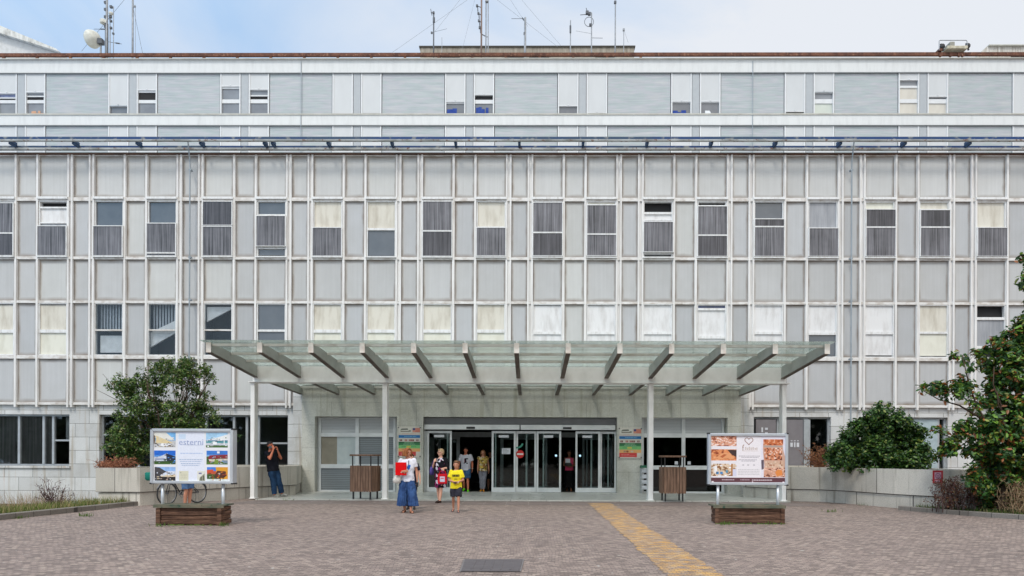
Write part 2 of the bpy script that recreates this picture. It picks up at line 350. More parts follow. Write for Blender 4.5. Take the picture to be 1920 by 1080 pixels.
# ------------------------------------------------------------------ ground
def sett_nodes(n):
    """small stone setts, seen as rows; returns colour and height"""
    o = n.coord(); wob = n.add('ShaderNodeTexNoise'); wob.inputs['Scale'].default_value = .8; n.link(o, wob.inputs['Vector'])
    vm = n.add('ShaderNodeVectorMath'); vm.operation = 'SCALE'; vm.inputs['Scale'].default_value = .22; n.link(wob.outputs['Color'], vm.inputs[0])
    va = n.add('ShaderNodeVectorMath'); va.operation = 'ADD'; n.link(o, va.inputs[0]); n.link(vm.outputs[0], va.inputs[1])
    br = n.add('ShaderNodeTexBrick'); br.inputs['Scale'].default_value = 1; br.inputs['Brick Width'].default_value = .105; br.inputs['Row Height'].default_value = .075; br.inputs['Mortar Size'].default_value = .006; br.inputs['Mortar Smooth'].default_value = .5
    br.offset = .5; br.inputs['Color1'].default_value = (0, 0, 0, 1); br.inputs['Color2'].default_value = (1, 1, 1, 1); br.inputs['Mortar'].default_value = (0, 0, 0, 1); n.link(va.outputs[0], br.inputs['Vector'])
    tone = n.ramp(br.outputs['Color'], [(0.0, C(126, 113, 107)), (.3, C(146, 131, 124)), (.55, C(156, 140, 133)), (.8, C(166, 149, 140)), (1, C(180, 164, 153))])
    big = n.noise(o, .35, 4); fine = n.noise(o, 38, 4, .7); med = n.noise(n.coord((3.4, 11, 1)), 2.6, 5, .6)
    c = n.mix(.9, tone, n.ramp(big, [(.3, (.90, .89, .90)), (.7, (1.08, 1.06, 1.05))]), 'MULTIPLY')
    c = n.mix(.8, c, n.ramp(med, [(.26, (.66, .65, .65)), (.43, (.97, .97, .97)), (.70, (1.27, 1.26, 1.24))]), 'MULTIPLY')
    c = n.mix(.7, c, n.ramp(fine, [(.25, (.6, .6, .6)), (.5, (1, 1, 1)), (.78, (1.5, 1.48, 1.45))]), 'MULTIPLY')
    c = n.mix(n.math('MULTIPLY', br.outputs['Fac'], .85), c, C(108, 97, 93))
    return c, br.outputs['Fac'], br.outputs['Color'], fine, o
n = NT('porphyry_setts'); c, fac, idc, fine, o = sett_nodes(n)
spots = n.noise(o, 9, 2, .5); c = n.mix(n.ramp(spots, [(.70, (0, 0, 0, 1)), (.72, (.8, .8, .8, 1))]), c, C(205, 200, 192))
c = n.mix(1, c, (GK, GK, GK, 1), 'MULTIPLY'); n.base(c); n.rough(.75, 0, .3); n.bump(n.math('SUBTRACT', fine, fac), .5, .012); m_setts = n.m
n = NT('yellow_paint_on_setts'); c, fac, idc, fine, o = sett_nodes(n); c = n.mix(1, c, (GK, GK, GK, 1), 'MULTIPLY')
wn_ = n.noise(n.coord((1.3, 3.0, 1)), 2.5, 7, .68); wf = n.math('ADD', wn_, n.math('MULTIPLY', n.math('SUBTRACT', fine, .5), .55))
worn = n.ramp(wf, [(.43, (.95, .95, .95, 1)), (.545, (.05, .05, .05, 1))])
yel = n.mix(n.ramp(idc, [(0, (0, 0, 0, 1)), (1, (1, 1, 1, 1))]), C(214, 160, 82), C(226, 182, 112))
yel = n.mix(1, yel, (.86, .86, .86, 1), 'MULTIPLY')
n.base(n.mix(n.math('MULTIPLY', worn, n.math('SUBTRACT', 1.0, n.math('MULTIPLY', fac, .75))), c, yel)); n.rough(.7, 0, .3); n.bump(n.math('SUBTRACT', fine, fac), .45, .012); m_yel = n.m
m_band = mat_stone('paving_band_stone', C(118, 105, 102), 1.4, .42, C(150, 140, 134), 1.1, plane='xy', msize=.02, tone=.12)
n = NT('polished_platform'); br = n.add('ShaderNodeTexBrick'); br.inputs['Scale'].default_value = 1; br.inputs['Brick Width'].default_value = 1.2; br.inputs['Row Height'].default_value = .6; br.inputs['Mortar Size'].default_value = .004
n.link(n.coord(), br.inputs['Vector']); br.inputs['Color1'].default_value = C(188, 187, 182); br.inputs['Color2'].default_value = C(202, 201, 196); br.inputs['Mortar'].default_value = C(96, 96, 90)
cc_ = n.mix(.8, br.outputs[0], n.ramp(n.noise(n.coord(), 60, 3, .7), [(.3, (.75,)*3), (.7, (1.15,)*3)]), 'MULTIPLY')
n.base(n.mix(.7, cc_, n.ramp(n.noise(n.coord(), .9, 5), [(.3, (.9, .9, .89)), (.7, (1.06,)*3)]), 'MULTIPLY')); n.rough(n.ramp(n.noise(n.coord(), 1.5, 4), [(.3, (.26,)*3), (.7, (.36,)*3)]), 0, .5); m_plat = n.m
m_platedge = mat_stone('platform_edge_stone', C(178, 178, 172), 1.2, .3, plane='xy')
m_kerb = mat_stone('kerb_stone', C(122, 116, 110), .9, .5, C(70, 66, 62), 1.1, plane='xy')
m_soil = mat('dry_soil', C(104, 92, 74), .95, 0, .1, C(84, 84, 54), (1, 1, 1), 3, .4, .6)
# plaza sheet reaches past the horizon line of sight; garden strips dip below it on the left
struct(MB().add([(-11.4-.0, -60, 0), (400, -60, 0), (400, 400, 0), (-11.4, 400, 0), (-11.4, 20.2, 0), (-12.0, 15.6, 0), (-13.2, 6, 0), (-14.5, -4, 0), (-400, -60, 0), (-400, -4, 0)],
    [(0, 1, 2, 3, 4, 5, 6, 7), (0, 7, 9, 8)]).build('plaza_paving', m_setts, local=True))
yA, yB, yC, yD = (G(*q) for q in ((1105, 945), (1148, 945), (1250, 1080), (1357, 1080)))
dl, dr = (yC-yA), (yD-yB)
ry = random.Random(8); NS = 220; yv = []
for i in range(NS+1):
    f = -.03+1.9*i/NS; yv += [yA+dl*f+Vector((ry.uniform(-.035, .045), 0, .004)), yB+dr*f+Vector((ry.uniform(-.045, .035), 0, .004))]
struct(MB().add(yv, [(2*i, 2*i+2, 2*i+3, 2*i+1) for i in range(NS)]).build('yellow_ground_marking', m_yel, local=True))
struct(MB().add([(-9.4, 21.2, .003), (9.3, 21.2, .003), (8.75, 22.95, .003), (-8.95, 22.95, .003)], [(0, 1, 2, 3)]).build('paving_band', m_band, local=True))
PF, PZt = 22.95, .035
pl = MB().box(-9.05, 8.62, PF+.22, 28.3, -.2, PZt); struct(pl.build('entrance_platform', m_plat, local=True))
struct(MB().box(-9.08, 8.65, PF, PF+.22, -.2, PZt+.004).build('platform_edge', m_platedge, local=True, bevel=.008))
# left kerb and sunken garden strip
kl = [(-11.42, 20.3), (-11.95, 15.6), (-13.15, 6), (-14.4, -4)]
def strip(pts, wid, z0, z1, side=-1):
    a = [Vector((x, y, 0)) for x, y in pts]; b = []
    for i, p in enumerate(a):
        d = (a[min(i+1, len(a)-1)]-a[max(i-1, 0)]).normalized(); b.append(p+Vector((-d.y, d.x, 0))*wid*side)
    m = MB(); k = len(a)
    vs = [(p.x, p.y, z) for q in (a, b) for p in q for z in (z0, z1)]
    fs = []
    for i in range(k-1):
        A, B = 2*i, 2*(k+i)
        fs += [(A, A+2, A+3, A+1), (B, B+1, B+3, B+2), (A+1, A+3, B+3, B+1)]
    fs += [(0, 1, 2*k+1, 2*k), (2*k-2, 4*k-2, 4*k-1, 2*k-1)]
    return m.add(vs, fs)
struct(strip(kl, .2, -.6, .13).build('kerb', m_kerb, local=True, bevel=.012))
gl = MB(); gv = []
for i, (x, y) in enumerate(kl): gv += [(x-.15, y, .10), (x-2.6, y+1.5, -.12), (-24.5, y+6, -.5)]
gv = [(-11.6, 28.05, -.45), (-14, 28.05, -.5), (-24.5, 28.05, -.55)] + gv
struct(gl.add(gv, [(3*i+j, 3*i+j+1, 3*i+j+4, 3*i+j+3) for i in range(4) for j in range(2)]).build('garden_soil', m_soil, local=True))
kr = [(10.55, 19.9), (10.9, 18.9), (11.55, 17.6), (12.2, 16.6), (13.6, 13), (14.6, 6), (15.2, -4)]
struct(strip(kr, .18, -.3, .12, 1).build('kerb.001', m_kerb, local=True, bevel=.012))
gv = []
for x, y in kr: gv += [(x+.12, y+.05, .09), (x+3, max(y, 19.5)+.5, .06), (34, max(y, 22), .05)]
struct(MB().add(gv, [(3*i+j, 3*i+j+1, 3*i+j+4, 3*i+j+3) for i in range(6) for j in range(2)]).build('garden_soil.001', m_soil, local=True))
# ------------------------------------------------------------------ entrance building
YB = 28.0
HB = empty('entrance_building', (-.3, YB, 0), 'long grey panel-clad hospital building with a granite ground floor and glazed entrance, behind the canopy', 'building')
XL, XR = -24.9, 23.2
def wall_with(mb, x0, x1, y0, y1, z0, z1, ops):
    """solid wall between x0..x1 with openings (a, b, za, zb)"""
    ops = sorted(ops); x = x0
    for a, b, za, zb in ops:
        if a > x: mb.box(x, a, y0, y1, z0, z1)
        if zb < z1: mb.box(a, b, y0, y1, zb, z1)
        if za > z0: mb.box(a, b, y0, y1, z0, za)
        x = b
    if x < x1: mb.box(x, x1, y0, y1, z0, z1)
ZB = 3.55
zt = PZ(780, YB); zs = PZ(877, YB)
ops = [(-23.4, PX(130, YB, 830), zs, zt), (PX(186, YB, 830), PX(540, YB, 830), zs-.15, zt), (PX(1413, YB, 830), PX(1558, YB, 830), .05, zt+.0), (PX(1703, YB, 830), PX(1777, YB, 830), .4, zt), (PX(1836, YB, 830), 22.6, .4, zt)]
portX0, portX1 = -9.1, 8.45
bw = MB(); wall_with(bw, XL, portX0, YB, YB+.4, -.9, ZB, ops[:2]); bw.box(-9.47, portX0, 27.76, YB, -.2, 4.36); bw.build('base_wall', m_stone, HB)
bw = MB(); wall_with(bw, portX1, XR, YB, YB+.4, -.9, ZB, ops[2:]); bw.box(portX1, 8.78, 27.76, YB, -.2, 4.36); bw.build('base_wall', m_stone, HB)
# portal wall
YPt = 27.70
def zi(v, Y=YPt): return PZ(v, Y)
pz = zi(782)
dO = (PX(793, YPt, 850), PX(1157, YPt, 850)); lO = (PX(590, YPt, 850), PX(744, YPt, 850)); rO = (PX(1203, YPt, 850), PX(1364, YPt, 850))
pw = MB(); wall_with(pw, portX0, portX1, YPt, YB+.35, -.2, 4.62, [(lO[0], lO[1], PZt-.01, pz), (dO[0], dO[1], PZt-.01, pz), (rO[0], rO[1], PZt-.01, pz)])
pw.build('portal_wall', m_stone2, HB)
MB().box(portX0+.05, portX1-.05, YPt-.14, YPt-.003, 4.30, 4.40).build('flashing', m_alu, HB)
# side and back shell, roof of the lower block
sh = MB(); sh.box(XL-.3, XL, YB-.1, 40, -.9, 13.6); sh.box(XR, XR+.3, YB-.1, 40, -.9, 13.6); sh.box(XL, XR, 28.5, 40, 13.4, 13.6)
sh.build('roof_slab', m_stone, HB)
# curtain wall grid: a 4.43 m bay of window / narrow sheet / window / narrow sheet
X0, PER = -18.567, 4.4295
D1, D2, S1, S2 = 0.0, .873, 2.214, 3.093
ZT = [3.6, 5.36, 5.50, 7.61, 7.71, 9.38, 9.49, 11.74, 11.88, 13.60]      # bottom, then transom pairs, then top
mul_s = MB(); mul_d = MB()
YM, YPn = 27.835, 27.93
cells = []
for k in range(-1, 10):
    b = X0+k*PER
    for nm, dx in (('d', D1), ('d', D2), ('s', S1), ('s', S2)):
        x = b+dx
        if x > XR-.2: continue
        m = MB()
        zb = 3.40
        if nm == 's':
            m.box(x-.04, x+.04, YM, YPn+.1, zb, 13.60); m.box(x-.056, x+.056, YM+.06, YPn+.11, 3.52, 13.60)
        else:
            for s in (-1, 1): m.box(x+s*.08-.034, x+s*.08+.034, YM-.012*(s > 0), YPn+.1, zb, 13.60)
            m.box(x-.045, x+.045, YM+.07, YPn+.1, zb+.08, 13.60)
        m.build('mullion', m_alu, HB)
    cells += [('n', b+D1+.118, b+D2-.118), ('w', b+D2+.118, b+S1-.06), ('n', b+S1+.06, b+S2-.06), ('w', b+S2+.06, b+PER-.118)]
cells = [c for c in cells if c[2] < XR-.1]
cells.insert(0, ('w', XL+.02, X0-PER-.118)); cells.append(('w', X0+8*PER+S2+.06+.0, XR)) if cells[-1][2] < XR-1.2 else None
tr = MB()
for kind, a, b in cells:
    pass
for z0, z1, dy in ((ZT[1], ZT[2], .08), (ZT[3], ZT[4], .08), (ZT[5], ZT[6], .08), (ZT[7], ZT[8], .08), (ZT[0]-.10, ZT[0], .05), (ZT[9]-.04, 13.6, .06)): MB().box(XL+.01, XR-.01, YPn-dy, YPn+.095, z0, z1).build('transom', m_trans, HB)
MB().box(XL-.3, XR+.3, YM-.05, YPn+.4, 13.602, 13.628).build('parapet_cap', m_rust2, HB); MB().box(XL-.3, XR+.3, YM+.03, YPn+.4, 13.629, 13.70).build('parapet_cap', m_gf0, HB)  # upper strip's dark colour stands for a recess in shade
pn = MB()
def sheet(mb, x0, x1, z0, z1, y, col):
    xm, zm = (x0+x1)/2, (z0+z1)/2; w2, h2 = (x1-x0)/2, (z1-z0)/2; bul = .0
    xs, zs_ = (x0, xm, x1), (z0, zm, z1)
    vs = [(x, y-(bul if x == xm and z == zm else 0), z) for z in zs_ for x in xs]
    du, dv = (0, w2, 0), (0, h2, 0); uvv = [(du[i], dv[j]) for j in range(3) for i in range(3)]
    fs = [(j*3+i, j*3+i+1, j*3+i+4, j*3+i+3) for j in range(2) for i in range(2)]
    mb.add(vs, fs, 0, col, [[uvv[i] for i in f] for f in fs])
rp = random.Random(3)
for kind, a, b in cells:
    for r, (z0, z1) in enumerate(((ZT[8], ZT[9]-.04), (ZT[6], ZT[7]), (ZT[4], ZT[5]), (ZT[2], ZT[3]), (ZT[0], ZT[1]))):
        if kind == 'w' and r in (1, 3): continue
        t = 1+rp.uniform(-.065, .055); q = rp.random()
        base = [C(196, 197, 197), C(185, 187, 190), C(187, 188, 189), C(182, 184, 187), C(187, 188, 190)][r]
        if kind == 'n': t *= .98
        if q > .93: base = C(196, 197, 196)
        sheet(pn, a, b, z0, z1, YPn, tuple(x*t for x in base[:3])+(1,))
pn.build('cladding_panels', m_panel, HB)
# windows --------------------------------------------------------------
KINDM = dict(dark=m_dark, glass=m_gdark, screen=m_screen, dscreen=m_dscreen, beige=m_beige, cream=m_cream, white=m_white, grey=m_ggrey, blue=m_blue)
KNAME = dict(dark='opening', glass='pane', screen='sash_pane', dscreen='sash_pane', beige='blind', cream='blind', white='blind', grey='pane', blue='pane')
ROWB = {
 0: [(376, 381, 'dark'), (383, 437, 'screen'), (440, 480, 'dscreen')], 1: [(376, 388, 'dark'), (391, 417, 'white'), (419, 423, 'grey'), (426, 480, 'screen')],
 2: [(379, 423, 'glass'), (426, 480, 'screen')], 3: [(379, 418, 'glass'), (421, 474, 'screen'), (477, 480, 'dscreen')], 4: [(380, 423, 'dscreen'), (427, 480, 'screen')],
 5: [(380, 402, 'glass'), (407, 462, 'screen'), (467, 478, 'glass')], 6: [(379, 426, 'beige'), (429, 481, 'screen')], 7: [(379, 428, 'beige'), (432, 479, 'glass')],
 8: [(380, 433, 'screen'), (436, 481, 'dscreen')], 9: [(379, 425, 'beige'), (429, 480, 'screen')], 10: [(382, 436, 'screen'), (439, 480, 'dscreen')],
 11: [(379, 383, 'cream'), (387, 439, 'screen'), (442, 480, 'screen')], 12: [(378, 398, 'dark'), (402, 412, 'white'), (414, 416, 'grey'), (418, 473, 'screen'), (477, 481, 'dark')],
 13: [(379, 385, 'dark'), (389, 441, 'screen'), (444, 481, 'dscreen')], 14: [(380, 410, 'glass'), (413, 425, 'dscreen'), (428, 481, 'screen')],
 15: [(380, 427, 'grey'), (430, 481, 'screen')], 16: [(379, 392, 'cream'), (395, 426, 'dscreen'), (429, 481, 'screen')], 17: [(379, 392, 'beige'), (396, 426, 'dscreen'), (429, 481, 'screen')],
 18: [(379, 426, 'beige'), (429, 481, 'screen')]}
ROWD = {i: [(572, 618, 'beige'), (624, 666, 'cream')] for i in (0, 1, 6, 7, 8, 9)}
ROWD.update({i: [(573, 622, 'white'), (627, 666, 'white')] for i in (10, 11, 12, 14, 16)})
ROWD.update({2: 'stair', 3: 'stair', 4: 'stair', 5: [(572, 618, 'glass'), (622, 666, 'glass')], 13: [(572, 578, 'blue'), (582, 630, 'white'), (635, 666, 'white')],
 15: [(574, 623, 'white'), (628, 667, 'glass')], 17: [(573, 622, 'beige'), (626, 667, 'cream')], 18: [(572, 595, 'dark'), (600, 649, 'grey'), (654, 670, 'dark')]})
wins = [c for c in cells if c[0] == 'w']
i0 = min(range(len(wins)), key=lambda i: abs((wins[i][1]+wins[i][2])/2-PX(98, 27.9, 430)))-1        # first column at the picture's left edge
def make_window(a, b, z0, z1, segs, uc):
    root = MB(); t = .034
    y0, y1 = YPn-.065, YPn+.08
    root.box(a, a+t, y0, y1, z0, z1); root.box(b-t, b, y0, y1, z0, z1); root.box(a+t, b-t, y0, y1, z1-t, z1); root.box(a+t, b-t, y0, y1, z0, z0+t)
    if segs != 'stair':
        zz = [(PZ(s[1], 27.9, uc), PZ(s[0], 27.9, uc), s[2]) for s in segs]
        for (l0, h0, k0), (l1, h1, k1) in zip(zz, zz[1:]):
            root.box(a+t, b-t, y0+.01, y1-.02, max(h1, z0+t), min(l0, z1-t))
    if z0 > 8: root.box(a-.04, b+.04, YPn-.16, YPn-.098, ZT[5]+.07, ZT[6]-.0); root.box(a-.04, b+.04, YPn-.15, YPn-.098, ZT[7]+.06, ZT[8]+.01)
    wf = root.build('window', m_frame, HB)
    if segs == 'stair': return wf
    for lo, hi, kd in zz:
        lo, hi = max(lo, z0+t+.002), min(hi, z1-t-.002)
        if hi-lo < .02: continue
        if kd in ('screen', 'dscreen'):
            sa, sb = a-.028, b+.028; s = MB(); q = .032; ya, yb = YPn-.165, YPn-.10
            lo2, hi2 = lo-.03, hi+.03
            s.box(sa, sa+q, ya, yb, lo2, hi2); s.box(sb-q, sb, ya, yb, lo2, hi2); s.box(sa+q, sb-q, ya, yb, hi2-q, hi2); s.box(sa+q, sb-q, ya, yb, lo2, lo2+q*.6)
            so_ = s.build('sash', m_frame, wf)
            p = MB().box(sa+q, sb-q, ya+.02, ya+.03, lo2+q*.6, hi2-q).build('sash_pane', KINDM[kd], wf)
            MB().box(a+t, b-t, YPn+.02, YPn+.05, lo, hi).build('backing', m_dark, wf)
        else:
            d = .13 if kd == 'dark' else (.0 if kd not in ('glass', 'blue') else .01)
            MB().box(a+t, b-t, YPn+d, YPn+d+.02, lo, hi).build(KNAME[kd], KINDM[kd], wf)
    return wf
WD = {}
for j, (kd, a, b) in enumerate(wins):
    i = j-i0; uc = 980+(a+b)/2*1300/27.9
    sB = ROWB.get(i, ROWB[6]); sD = ROWD.get(i, ROWD[10] if i > 9 else ROWD[1])
    make_window(a, b, ZT[6], ZT[7], sB, uc)
    WD[i] = (make_window(a, b, ZT[2], ZT[3], sD, uc), a, b)
# stair reflections and shadows in three lower-row windows, modelled as pieces behind the glass
st0 = WD[2]; st1 = WD[4]
for i in (2, 3, 4):
    wf, a, b = WD[i]; t = .034; z0, z1 = ZT[2], ZT[3]
    MB().box(a+t, b-t, YPn-.012, YPn-.004, z0+t, z1-t).build('pane', m_clear, wf)
    mid = PZ(619, 27.9, 980+a*46.6); MB().box(a+t, b-t, YPn-.07, YPn+.06, mid-.03, mid+.03).build('glazing_bar', m_trans, wf)
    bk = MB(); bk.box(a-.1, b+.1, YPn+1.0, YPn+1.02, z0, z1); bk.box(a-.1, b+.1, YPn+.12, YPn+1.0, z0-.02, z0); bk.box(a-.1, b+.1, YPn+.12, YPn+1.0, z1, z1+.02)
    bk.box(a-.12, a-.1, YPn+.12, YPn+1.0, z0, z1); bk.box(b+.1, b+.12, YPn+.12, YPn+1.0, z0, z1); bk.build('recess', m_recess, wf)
    if i < 4:
        sl = MB()
        for q in range(9):
            x = a+.1+q*(b-a-.2)/8; sl.box(x-.035, x+.035, YPn+.25, YPn+.26, (mid if i == 2 else mid+.0), z1)
        sl.build('vertical_blind', m_slat, wf)
    if i == 2: MB().box(a+.13, b-.08, YPn+.13, YPn+.2, PZ(660, 27.9, 205), PZ(628, 27.9, 205)).build('balustrade_reflection', m_int, wf)
    if i == 3: MB().prism([(a+.02, PZ(650, 27.9, 300)), (b-.02, PZ(620, 27.9, 300)), (b-.02, PZ(597, 27.9, 300)), (a+.02, PZ(622, 27.9, 300))], YPn+.13, YPn+.22).build('stair_reflection', m_int, wf)
    if i == 4: MB().prism([(a+.05, PZ(602, 27.9, 410)), (a+.05, PZ(574, 27.9, 410)), (b-.1, PZ(574, 27.9, 410)), (b-.12, PZ(578, 27.9, 410))], YPn+.13, YPn+.22).build('stair_reflection', m_int, wf)
# conductors down the front
m_pipe = mat('blue_grey_conduit', C(150, 160, 168), .5)
for u in (355, 1597):
    x = PX(u, 27.6, 500); m = MB().tube([(x, 27.45, 13.95), (x, 27.62, 13.2), (x, 27.62, 3.3), (x, 27.7, .2)], .028, 8)
    for z in (12.9, 9.4, 7.7, 5.4): m.box(x-.05, x+.05, 27.6, 27.76, z-.03, z+.03)
    m.build('downpipe', m_pipe, HB, smooth=False)
# ground-floor glazing
m_gf = mat('grey_aluminium', C(176, 182, 186), .4, .2, .5, C(158, 162, 166))
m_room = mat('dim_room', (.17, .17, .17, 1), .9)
m_curt = mat_streak('dark_curtain', (.09, .083, .08, 1), (.36, .34, .33, 1), .8, 16, .2, .33, .75, .2)
def glazing(name, x0, x1, z0, z1, posts, bars, ymid=28.22, depth_room=2.4, fill=None, glass=None, fw=.07):
    """posts: x centres; bars: (xa, xb, z) rails"""
    f = MB(); y0, y1 = ymid-.06, ymid+.06
    f.box(x0, x0+fw, y0, y1, z0, z1); f.box(x1-fw, x1, y0, y1, z0, z1); f.box(x0+fw, x1-fw, y0, y1, z1-fw, z1); f.box(x0+fw, x1-fw, y0, y1, z0, z0+fw)
    for p in posts: f.box(p-.045, p+.045, y0-.02, y1, z0+fw, z1-fw)
    for xa, xb, z in bars: f.box(xa, xb, y0+.015, y1-.01, z-.035, z+.035)
    wfo = f.build('window', m_gf, HB)
    MB().box(x0+fw, x1-fw, ymid, ymid+.012, z0+fw, z1-fw).build('pane', glass or m_wglass, wfo)
    if fill == 'curtain': MB().box(x0+fw, x1-fw, ymid+.18, ymid+.2, z0, z1).build('curtain', m_curt, wfo)
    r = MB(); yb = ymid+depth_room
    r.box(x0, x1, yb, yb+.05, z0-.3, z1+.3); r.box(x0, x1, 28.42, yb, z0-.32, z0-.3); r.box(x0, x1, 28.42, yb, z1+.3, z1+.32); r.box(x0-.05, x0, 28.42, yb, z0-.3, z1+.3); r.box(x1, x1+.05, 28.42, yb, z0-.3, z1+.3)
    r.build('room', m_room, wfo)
    return wfo
q = lambda u, v=830: PX(u, 28.22, v)
w1 = glazing('window', ops[0][0], ops[0][1], zs, zt, [q(-150), q(-60), q(38), q(84), q(102)], [(q(103), ops[0][1]-.07, PZ(829, 28.22))], fill=None)
MB().box(ops[0][0]+.07, q(101), 28.30, 28.31, zs+.08, zt-.08).build('curtain', m_curt, w1)
MB().box(q(117), ops[0][1]-.07, 28.44, 28.46, PZ(829, 28.3), PZ(785, 28.3)).build('blind', m_white, w1)
struct_sill = MB().box(ops[0][0]-.1, ops[0][1]+.05, 27.93, 28.16, zs-.09, zs+.0).build('window_sill', m_stone, w1)
w2 = glazing('window', ops[1][0], ops[1][1], ops[1][2], zt, [q(262), q(338), q(388), q(440), q(464), q(486)], [(q(486), ops[1][1]-.07, PZ(831, 28.22, 510)), (q(186)+.07, q(262), PZ(815, 28.22, 210))])
# right flank: door-height grey infill and dark openings
w3 = glazing('window', ops[2][0], ops[2][1], ops[2][2], zt, [q(1457), q(1507), q(1512)], [])
m_infill = mat('grey_infill_board', C(128, 124, 128), .6, 0, .3, C(120, 116, 120))
for a, b in ((1415, 1452), (1461, 1503)): MB().box(q(a), q(b), 28.05, 28.14, .05, PZ(787, 28.2, 1460)).build('infill_panel', m_infill, w3)
MB().box(q(1503)+.01, q(1515), 28.0, 28.15, .05, PZ(787, 28.2, 1460)).build('post_cover', m_gf, w3)
w4 = glazing('window', ops[3][0], ops[3][1], ops[3][2], zt, [q(1757)], []); MB().box(q(1706), q(1755), 28.12, 28.15, .5, zt-.08).build('frosted_panel', mat('frosted_glass', C(168, 184, 190), .4, 0, .5, C(150, 166, 172)), w4)
glazing('window', ops[4][0], ops[4][1], ops[4][2], zt, [q(1880), q(1925)], [(q(1840), q(1925), PZ(830, 28.2, 1880))])
# papers on the grey infill
m_paper = mat('paper', C(214, 216, 222), .7, 0, .2, C(196, 200, 208))
for u, v, a, b in ((1429, 806, 3, 9), (1437, 804, 5, 4), (1437, 812, 5, 3), (1484, 834, 4.5, 8), (1490, 834, 2.5, 9), (1496, 834, 4.5, 8), (1484, 826.5, 3, 1.5), (1490, 826.5, 3, 1.5), (1496, 826.5, 3, 1.5)):
    x = PX(u, 28.05, v); z = PZ(v, 28.05, u); k = 28.05/1300
    MB().box(x-a*k/2, x+a*k/2, 28.04, 28.046, z-b*k/2, z+b*k/2).build('notice', m_paper, w3)
# ------------------------------------------------------------------ main entrance doors
YD = 28.02; k_ = YD/1300
dx = lambda u: PX(u, YD, 850); dz = lambda v: PZ(v, YD)
zf = PZt
m_dframe = mat('door_aluminium', C(228, 231, 233), .35, .1, .5, C(206, 210, 212), (1, 1, 1), 2)
m_head = mat('door_header_grey', C(134, 136, 140), .45, .2, .5, C(126, 128, 131), (1, 1, 1), 2)
hd = MB().box(dO[0]+.01, dO[1]-.01, 27.98, 28.12, dz(797), pz-.02).build('door_header', m_head, HB)
op = MB(); op.box(dO[0]+.02, dx(974), 27.86, 28.1, dz(806), dz(797)); op.box(dx(976), dO[1]-.05, 27.86, 28.1, dz(806), dz(797)); opo = op.build('door_operator', m_dframe, HB, bevel=.01)
sn = MB()
for u in (883, 1063): sn.box(dx(u-8), dx(u+8), 27.84, 27.858, dz(804.5), dz(801))
sn.build('sensor', m_black, opo)
def leaf(u0, u1, y, kind='sliding_door', strip_at=None, inner=None, vt=808.5):
    f = MB(); a, b = dx(u0), dx(u1); t = .075; z1 = dz(vt)
    f.box(a, a+t, y, y+.06, zf+.01, z1); f.box(b-t, b, y, y+.06, zf+.01, z1); f.box(a+t, b-t, y, y+.06, z1-.09, z1); f.box(a+t, b-t, y, y+.06, zf+.01, zf+.19)
    if inner: f.box(dx(inner)-.03, dx(inner)+.03, y+.061, y+.10, zf+.19, z1-.09)
    o = f.build(kind, m_dframe, HB)
    MB().box(a+t, b-t, y+.025, y+.035, zf+.19, z1-.09).build('glass', m_door, o)
    if strip_at: MB().box(dx(strip_at[0]), dx(strip_at[1]), y+.018, y+.022, dz(820.5), dz(816)).build('label_strip', m_paper, o)
    return o
leaf(801, 847, YD-.03, strip_at=(814, 833), inner=839); lB = leaf(922, 967, YD-.03, strip_at=(935, 954), inner=929); leaf(1006, 1052, YD-.03, strip_at=(1019, 1037), inner=1019); leaf(1079, 1125, YD-.03, strip_at=(1092, 1110), inner=1109)
fl = leaf(967.5, 1005.5, YD+.06, 'fixed_panel', inner=987); leaf(1125.5, 1156, YD+.06, 'fixed_panel', inner=1141); leaf(793.5, 800.5, YD+.06, 'fixed_panel')
# notices stuck on the glass
MB().box(dx(941), dx(957), YD-.012, YD-.008, dz(851.5), dz(840.5)).build('paper_notice', m_paper, lB)
tx = MB()
for i, r_ in enumerate((.3, .45, .6, .8)): 
    z = dz(842.5+i*2.4); tx.box(dx(943), dx(943)+(dx(955)-dx(943))*(.6+.4*math.sin(i*2.1)**2), YD-.0145, YD-.0125, z-.012, z+.008)
tx.build('notice_print', mat('grey_ink', C(150, 152, 158), .8), lB)
m_redsign = mat('sign_red', C(206, 48, 44), .5, 0, .4, C(196, 44, 42)); m_wsign = mat('sign_white', C(232, 226, 222), .5)
cx_, cz_ = dx(975), dz(851.5); rr = 7.6*k_
dk = MB(); dk.add([(cx_+rr*math.cos(2*math.pi*i/28), YD+.052, cz_+rr*math.sin(2*math.pi*i/28)) for i in range(28)]+[(cx_+rr*math.cos(2*math.pi*i/28), YD+.056, cz_+rr*math.sin(2*math.pi*i/28)) for i in range(28)], [tuple(range(28)), tuple(range(55, 27, -1))]+[(i, i+28, (i+1) % 28+28, (i+1) % 28) for i in range(28)])
nes = dk.build('no_entry_sticker', m_redsign, fl); MB().box(cx_-rr*.78, cx_+rr*.78, YD+.046, YD+.050, cz_-rr*.2, cz_+rr*.2).build('white_bar', m_wsign, nes)
arc = MB(); ac = (dx(968), dz(832)); 
pts = [(ac[0]+13*k_*math.cos(a)*1.0, ac[1]+9*k_*math.sin(a)) for a in [R(-95+i*11) for i in range(10)]]
arc.prism([(x, z) for x, z in pts]+[(ac[0]+(x-ac[0])*.72, ac[1]+(z-ac[1])*.66) for x, z in reversed(pts)], YD+.05, YD+.054)
arc.build('green_swoosh_sticker', mat('teal_sticker', C(60, 140, 120), .5), fl)
